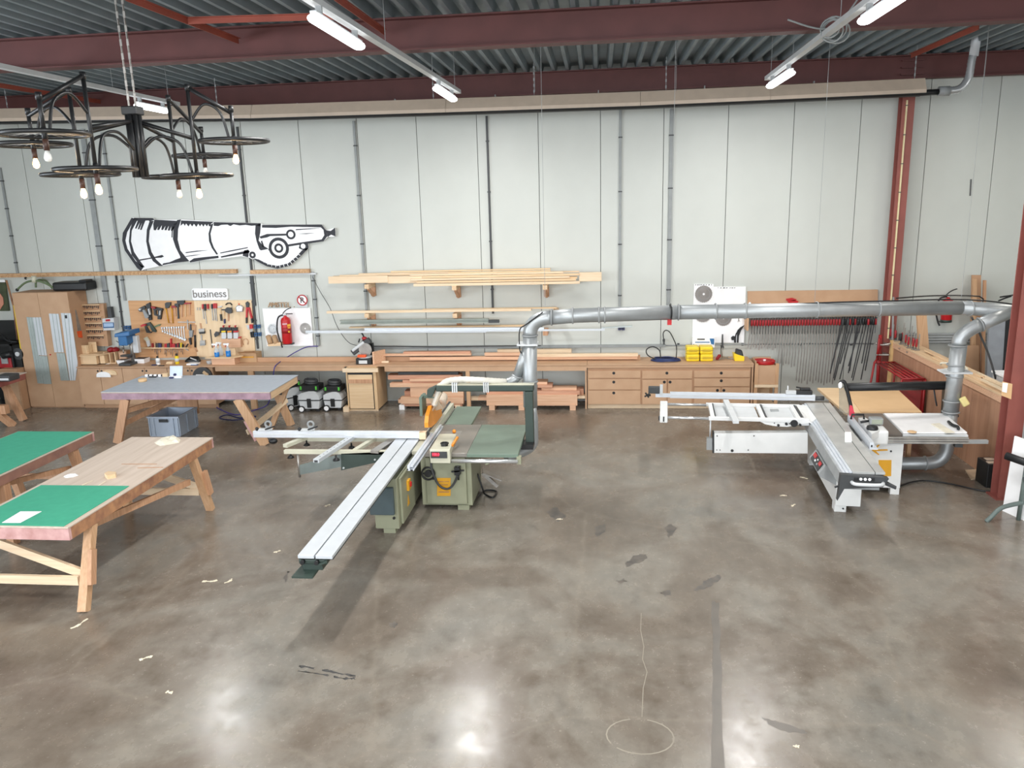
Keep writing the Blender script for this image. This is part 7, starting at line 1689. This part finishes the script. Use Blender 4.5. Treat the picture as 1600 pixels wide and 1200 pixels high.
# clamps standing on the partition's far end
for i, (px, py0, py1, lab) in enumerate(((1397,503,532,'leftmost'),(1402,508,534,'second'),(1410,507,536,'third'),(1413,498,538,'fourth tall'),(1418,506,542,'fifth'),(1424,508,544,'sixth'),(1425,500,546,'seventh tall'),(1430,518,548,'eighth'),(1432,521,549,'rightmost'))):
    y_ = 15.9-i*.12; c = XP(px,py1,px_+.06); c = V((px_+.03+.03*(i % 3), c.y, PT+.005)); top = c.z+.30+.12*(i in (3,6))
    m = M(); m.bar((c.x,c.y,PT-.07),(c.x,c.y,top),.022,.01,(0,1,0)); t = multi('clamp','%s small clamp gripping the far end of partition'%lab,'clamp',[('bar',m,K_STEEL)],'clamps gripping the partition')
    m = M(); m.lathe((c.x-.05,c.y-.02,PT+.07),[(.014,0),(.02,.02),(.02,.13),(.012,.15)],8); t.p('handle',m,K_REDD if i not in (3,) else K_BLACK)
    m = M(); m.box(c.x-.07,c.x+.012,c.y-.03,c.y+.012,PT+.005,PT+.025); m.box(c.x-.07,c.x+.012,c.y-.03,c.y+.012,PT-.08,PT-.06); t.p('jaw',m,K_STEEL)
    m = M(); m.cyl((c.x-.05,c.y-.02,PT-.01),(c.x-.05,c.y-.02,PT+.09),.007,None,6); t.p('screw',m,K_DARK)
# long sash clamps across the column
for i, (a_, b_, lab) in enumerate((((1368,536),(1392,537),'upper thin steel bar fixed across the far red column'),((1369,554.5),(1390,554.5),'lower thin steel bar fixed across the far red column'))):
    m = M(); pts = [W(*a_,16.1),W((a_[0]*.6+b_[0]*.4),a_[1]+(3 if i == 0 else 0),16.1),W(*b_,16.05)]; m.tube(smooth(pts,4),.018,6); m.box(5.64,5.70,16.1,16.26,pts[1].z-.02,pts[1].z+.02); solo('column_bar',lab,'bar',m,K_STEEL)
m = M(); a_, b_ = W(1396,464,16.2), W(1394,540,16.2); m.bar(a_,b_,.03,.02,(0,1,0)); solo('grey_upright_bar','grey upright bar standing right of the far red column','bar',m,K_GREY)
m = M(); a_, b_ = W(1404,157,16.23), W(1385,529,16.23); x = (a_.x+b_.x)/2; m.box(5.70,5.725,16.222,16.25,b_.z,a_.z); m2 = M()
for k in range(9): zz = b_.z+.2+k*(a_.z-b_.z-.3)/8; m2.box(5.69,5.735,16.218,16.25,zz,zz+.015)
multi('column_conduit','cream cable duct fixed on front of the far red column','conduit',[('duct',m,mt('cream_duct',(228,214,170),.5)),('clip',m2,K_DARK)])
# red trolley frame
t = T('red_trolley','red tubular steel trolley frame in front of the partition','trolley',(5.5,14.6,0))
q = Z(1360,500,.1)
m = M()
for u in range(5):
    x = 5.36+.085*u; m.tube([(x,15.75,.98),(x,14.3,.98)],.018,6)
tr = t.p('top_bar',m,K_REDST)
m = M(); m.tube([(5.33,15.75,.98),(5.72,15.75,.98)],.02,6); m.tube([(5.33,14.3,.98),(5.72,14.3,.98)],.02,6); m.tube([(5.33,14.3,.3),(5.72,14.3,.3)],.02,6); m.tube([(5.33,15.75,.3),(5.72,15.75,.3)],.02,6); t.p('end_bar',m,K_REDST)
for x, y in ((5.33,15.75),(5.72,15.75),(5.33,14.3),(5.72,14.3)):
    m = M(); m.tube([(x,y,.98),(x+(-.1 if x < 5.5 else 0),y,.0)],.02,6); t.p('leg',m,K_REDST)
m = M(); m.box(5.68,5.705,14.32,15.3,.1,.95); t.p('red_panel',m,K_REDST)
m = M(); m.tube([(5.50,16.12,.95),(5.50,16.08,1.4)],.025,6); m.tube([(5.33,15.75,.98),(5.50,16.08,1.0)],.02,6); t.p('push_bar',m,K_REDST)
m = M(); m.tube([(5.57,16.18,.0),(5.55,16.18,1.45)],.035,8); solo('red_upright_pipe','red steel pipe standing by the far red column','pipe',m,K_REDST)
# behind the partition
q = Z(1300,420,.3417)
def upr(pts, Y, d, lab, mat, nm='timber_board', g='boards leaning on the back wall'):
    m = M(); m.plate(pts,Y,d); b_ = base(m); solo(nm,lab,'board',m,mat,g)
upr([(1433,492),(1448,492),(1453,560),(1447,700),(1432,700),(1437,560)],15.6,.06,'curved pale board leaning behind the partition clamps',K_PINEZ,'curved_board')
upr([(1519,430),(1533,430),(1531,720),(1513,720)],16.35,.04,'tall brown board, leftmost of three leaning at right',K_MDFD)
upr([(1520,436),(1527,436),(1521,720),(1513,720)],16.25,.04,'tall pale board, front of three leaning at right',K_PINEZ)
upr([(1537,438),(1541.5,438),(1536,720),(1530,720)],16.3,.04,'slim dark board, rightmost of three leaning',K_LEG)
upr([(1503,540),(1530,540),(1528,740),(1500,740)],15.9,.03,'short wide brown board leaning low behind the silver duct',K_MDFD)
m = M(); m.plate([(1546,500),(1573,486),(1560,760),(1534,760)],15.4,.06); solo('grey_door','grey flat door panel standing behind the partition at right','door',m,mt('grey_door',(150,154,160),.45))
m = M(); m.plate([(1573,486),(1583,490),(1566,760),(1556,760)],15.38,.08); solo('black_post','black upright strip beside the grey door panel','post',m,K_BLACK)
m = M(); m.plate([(1583,490),(1600,490),(1590,700),(1570,700)],15.6,.05); solo('stacked_boards','brownish stacked boards at the far right edge','board',m,mt('dull_taupe',(140,130,118),.7,rgb2=(110,102,94),scale=8))
c = V((6.35,12.6,0)); wp, wq = G(1552,580,1.40), G(1557,592,1.40); m = M(); m.box(wp.x,wp.x+.6,wq.y,wp.y,.0,1.38); k = multi('white_cabinet','white low cabinet top behind the partition at right','cabinet',[('carcass',m,K_LGREY)])
m = M(); m.box(wp.x-.02,wp.x+.62,wq.y-.02,wp.y+.02,1.38,1.41); k.p('top',m,K_WHITE)
m = M(); m.tube(smooth([W(x,y,12.9) for x,y in ((1518,495),(1530,520),(1545,555),(1556,592))],4),.016,6); solo('black_hose','thin black hose hanging diagonally before the grey door','hose',m,K_DARK)
m = M()
for k in range(4):
    z_ = W(1480,522+4.2*k,16.5).z; m.tube([(5.95,16.5,z_),(8.6,16.5,z_)],.022,6)
for x in (6.3,7.5): m.box(x,x+.03,16.5,YW,W(1480,536,16.5).z,W(1480,521,16.5).z)
solo('pipe_bundle','bundle of four thin grey wall pipes right of column','pipes',m,K_GREY)
b0 = W(1478,503,16.45); t = extinguisher((b0.x,16.45,b0.z),.10,.50,'red fire extinguisher on the wall right of far column',True,K_DGREEN)
m = M(); m.box(b0.x-.05,b0.x+.05,16.53,YW+.004,b0.z+.2,b0.z+.26); m.box(b0.x-.08,b0.x+.08,16.45,YW,b0.z-.02,b0.z-.004); t.p('wall_bracket',m,K_DARK)
m = M(); m.plate([(1516.5,280),(1518.5,280),(1517,306),(1515,306)],16.59,.012); solo('wall_scratch','short dark mark strip high on the wall at right','strip',m,K_JOINT)
m = M(); m.tube(smooth([W(x,y,14.0) for x,y in ((1400,466),(1460,462),(1530,463),(1600,474))]+[V((12.45,14.0,3.2))],4),.012,5); m.tube(smooth([W(x,y,13.0) for x,y in ((1560,470),(1580,463),(1620,456))]+[V((12.45,13.0,3.4))],4),.012,5); solo('overhead_cable','thin cables sagging above the duct at the far right','cable',m,K_BLACK)
# black box and papers on the floor by the partition
a_ = G(1534,758); m = M(); m.box(a_.x,a_.x+.20,a_.y-.12,a_.y+.22,0,.36,.01); k = multi('black_toolbox','black box on the floor against the plywood partition','box',[('body',m,K_BLACK)])
m = M(); m.box(a_.x+.02,a_.x+.17,a_.y-.08,a_.y+.0,.36,.37); m.box(a_.x+.06,a_.x+.19,a_.y+.06,a_.y+.16,.36,.37); k.p('torn_label',m,mt('torn_card',(200,180,160),.8))
m = M(); p0_ = [G(1508,735),G(1528,734),G(1531,748),G(1517,750)]; m.prism(p0_,(0,0,.01)); solo('cardboard_piece','pale cardboard piece lying left of the black box','cardboard',m,mt('pale_card',(214,190,160),.8))
# white board, trestle and pipe at right foreground
m = M(); m.prism([G(1566,798),V((5.72,9.6,0)),V((5.76,9.6,1.05)),G(1566,798)+V((.04,0,1.05))],(.02,0,0)); m2 = M()
solo('laminate_sheet','large white sheet leaning by the near red column','sheet',m,K_WHITE)
m = M(); m.box(5.90,5.93,9.75,10.9,.0,1.75); solo('plywood_sheet','light plywood sheet behind white sheet at right edge','sheet',m,K_PINEZ)
m = M(); c = V((5.70,10.86,0)); m.tube([(5.78,10.90,.0),(5.78,10.90,3.0)],.045,8); m2 = M()
for z_ in (.9,1.7,2.5): m2.ring((5.78,10.90,z_),.05,.012,n=14)
multi('dark_drain_pipe','dark pipe running up beside the near red column','pipe',[('pipe',m,K_DARK),('clip',m2,K_GREY)])
t = T('trestle_stand','grey-green metal trestle leg at the lower right edge','stand',(5.3,10.2,0))
f0 = G(1541,815); f1 = V((5.72,10.05,.0)); tp_ = V((5.34,10.28,.66))
K_TREST = mt('trestle_paint', (96,108,104), .45)
m = M(); m.tube(smooth([f0,f0+V((.05,.0,.06)),f0+V((.18,.03,.18)),f0+V((.42,.06,.24)),(5.47,10.28,.25)],5),.03,8); t.p('curved_foot',m,K_TREST)
m = M(); m.tube([(5.44,10.3,.0),(5.46,10.3,.90)],.028,8); t.p('upright',m,K_TREST)
m = M(); m.tube([W(1572,712,10.4),(5.62,9.95,W(1590,728,10.2).z)],.05,10); t.p('top_tube',m,K_BLACK)
m = M(); m.tube([(5.42,10.26,.60),(5.52,10.3,.34)],.014,6); t.p('cable_tie',m,K_DARK)
m = M(); m.plate([(1567,598),(1575,599),(1573,614),(1566,612)],10.93,.008); solo('white_tag','small white tag stuck on the near red column','label',m,K_PAPER)
m = M(); m.plate([(1566,596),(1582,600),(1580,624),(1565,618)],10.945,.004); solo('tan_tape','tan tape patch behind white tag on near red column','tape',m,K_TAN)

# ======================= BICYCLE CHANDELIER =======================
def PD(px, py, dist):
    d = ray(px,py); return V((0,0,H))+d*(dist/_f.dot(d))
C0 = PD(208,180,7.75)
t = T('bicycle_chandelier','black chandelier made of bicycle frames and wheels on chains','chandelier',(C0.x,C0.y,C0.z-.6))
cb = PD(217,273,7.75)
m = M(); n = 12
m.cyl((C0.x,C0.y,cb.z),(C0.x,C0.y,C0.z),.06,None,8)
for i in range(8):
    a_ = 2*math.pi*i/8; m.cyl((C0.x+.055*math.cos(a_),C0.y+.055*math.sin(a_),cb.z-.02),(C0.x+.055*math.cos(a_),C0.y+.055*math.sin(a_),C0.z),.024,None,8)
t.p('hub',m,K_BLACK)
m = M(); m.box(C0.x-.08,C0.x+.08,C0.y-.07,C0.y+.07,C0.z,C0.z+.08,.01); t.p('hub_cap',m,K_BLACK)
zz = lambda x, y: (x/3.636, 100+y/3.636)
wheels = [ # centre, distance, lit, post top z/pixel
 ('a',zz(545,598),7.1,True,zz(478,85)),('b',zz(460,628),7.6,True,zz(385,165)),('c',zz(1120,634),8.0,True,zz(1065,150)),('d',zz(1008,641),8.35,False,zz(965,208)),
 ('e',zz(252,398),6.5,False,zz(212,188)),('f',zz(188,458),7.7,True,zz(146,275)),('g',zz(1330,438),8.0,True,zz(1312,260)),('h',zz(1158,522),9.2,False,zz(1143,375))]
WP = {}
for k, c_, d_, lit, pt in wheels:
    c = PD(*c_, d_); top = PD(*pt, d_); WP[k] = (c, V((c.x,c.y,top.z)))
    wr = .335
    m = M(); m.ring(c,wr,.019,(0,0,1),36,7); wo = t.p('wheel',m,K_BLACK)
    m = M()
    for i in range(18):
        a_ = 2*math.pi*i/18; m.cyl(c+V((.02*math.cos(a_+1),.02*math.sin(a_+1),.01)),c+V((wr*math.cos(a_),wr*math.sin(a_),0)),.0022,None,3)
    t.p('spokes',m,K_STEEL,wo)
    m = M(); m.cyl(c-V((0,0,.05)),c+V((0,0,.05)),.022,None,10); t.p('wheel_hub',m,K_BLACK,wo)
    m = M(); m.tube([c+V((0,0,.02)),V((c.x,c.y,top.z))],.019,8); m.cyl(V((c.x,c.y,top.z-.03)),V((c.x,c.y,top.z+.03)),.026,None,8); t.p('post',m,K_BLACK)
    m = M(); m.cyl(c-V((0,0,.13)),c-V((0,0,.04)),.024,None,10); t.p('lamp_holder',m,mt('brown_holder',(70,44,34),.5))
    m = M(); b_ = c-V((0,0,.13)); m.lathe((b_.x,b_.y,b_.z-.105),[(.006,0.012),(.024,.022),(.031,.045),(.026,.072),(.014,.105)],14); t.p('bulb',m,K_BULB if lit else K_BULBO)
    if lit:
        ld = bpy.data.lights.new('bulb_light','POINT'); ld.energy = 5; ld.color = (1,.72,.42); ld.shadow_soft_size = .035
        lo = bpy.data.objects.new('bulb_light',ld); COL.objects.link(lo); lo.parent = t.o; lo.location = V((b_.x,b_.y,b_.z-.13))-t.o.location
def armset(m, a_, c, top, ratio):
    """top tube from a_ down to the post of wheel c, and the curved stay"""
    m.tube([a_, V((c.x,c.y,c.z+(top.z-c.z)*ratio))], .02, 8)
hubp = V((C0.x,C0.y,C0.z-.05))
for k in 'abcd':
    c, top = WP[k]; m = M(); rt = V((c.x,c.y,c.z+.36)); m.tube([hubp, rt],.02,8)
    s0 = hubp.lerp(V((c.x,c.y,hubp.z)),.05)+V((0,0,-.30)); m.tube(smooth([s0, s0.lerp(rt,.35)+V((0,0,.10)), s0.lerp(rt,.75)+V((0,0,-.02)), c+V(((hubp-c).x*.08,(hubp-c).y*.08,.03))],7),.014,7); t.p('frame_arm',m,K_BLACK)
for i_, o_ in (('a','e'),('b','f'),('c','g'),('d','h')):
    c, top = WP[o_]; ic, it = WP[i_]; m = M(); m.tube([it, top-V((0,0,.04))],.02,8)
    s0 = V((ic.x,ic.y,it.z-.32)); m.tube(smooth([s0, s0.lerp(top,.35)+V((0,0,.12)), s0.lerp(top,.72)+V((0,0,.0)), c+V(((ic-c).x*.12,(ic-c).y*.12,.03))],7),.014,7); t.p('frame_arm',m,K_BLACK)
m = M()
for dx in (-.03,.04):
    m = M(); n = int((6.66-C0.z-.08)/.06)
    for k in range(n):
        z_ = C0.z+.08+k*(6.66-C0.z-.08)/n; m.bar((C0.x+dx,C0.y,z_),(C0.x+dx,C0.y,z_+.06),.022 if k % 2 else .007,.007 if k % 2 else .022,(0,1,0))
    t.p('chain',m,K_STEEL)
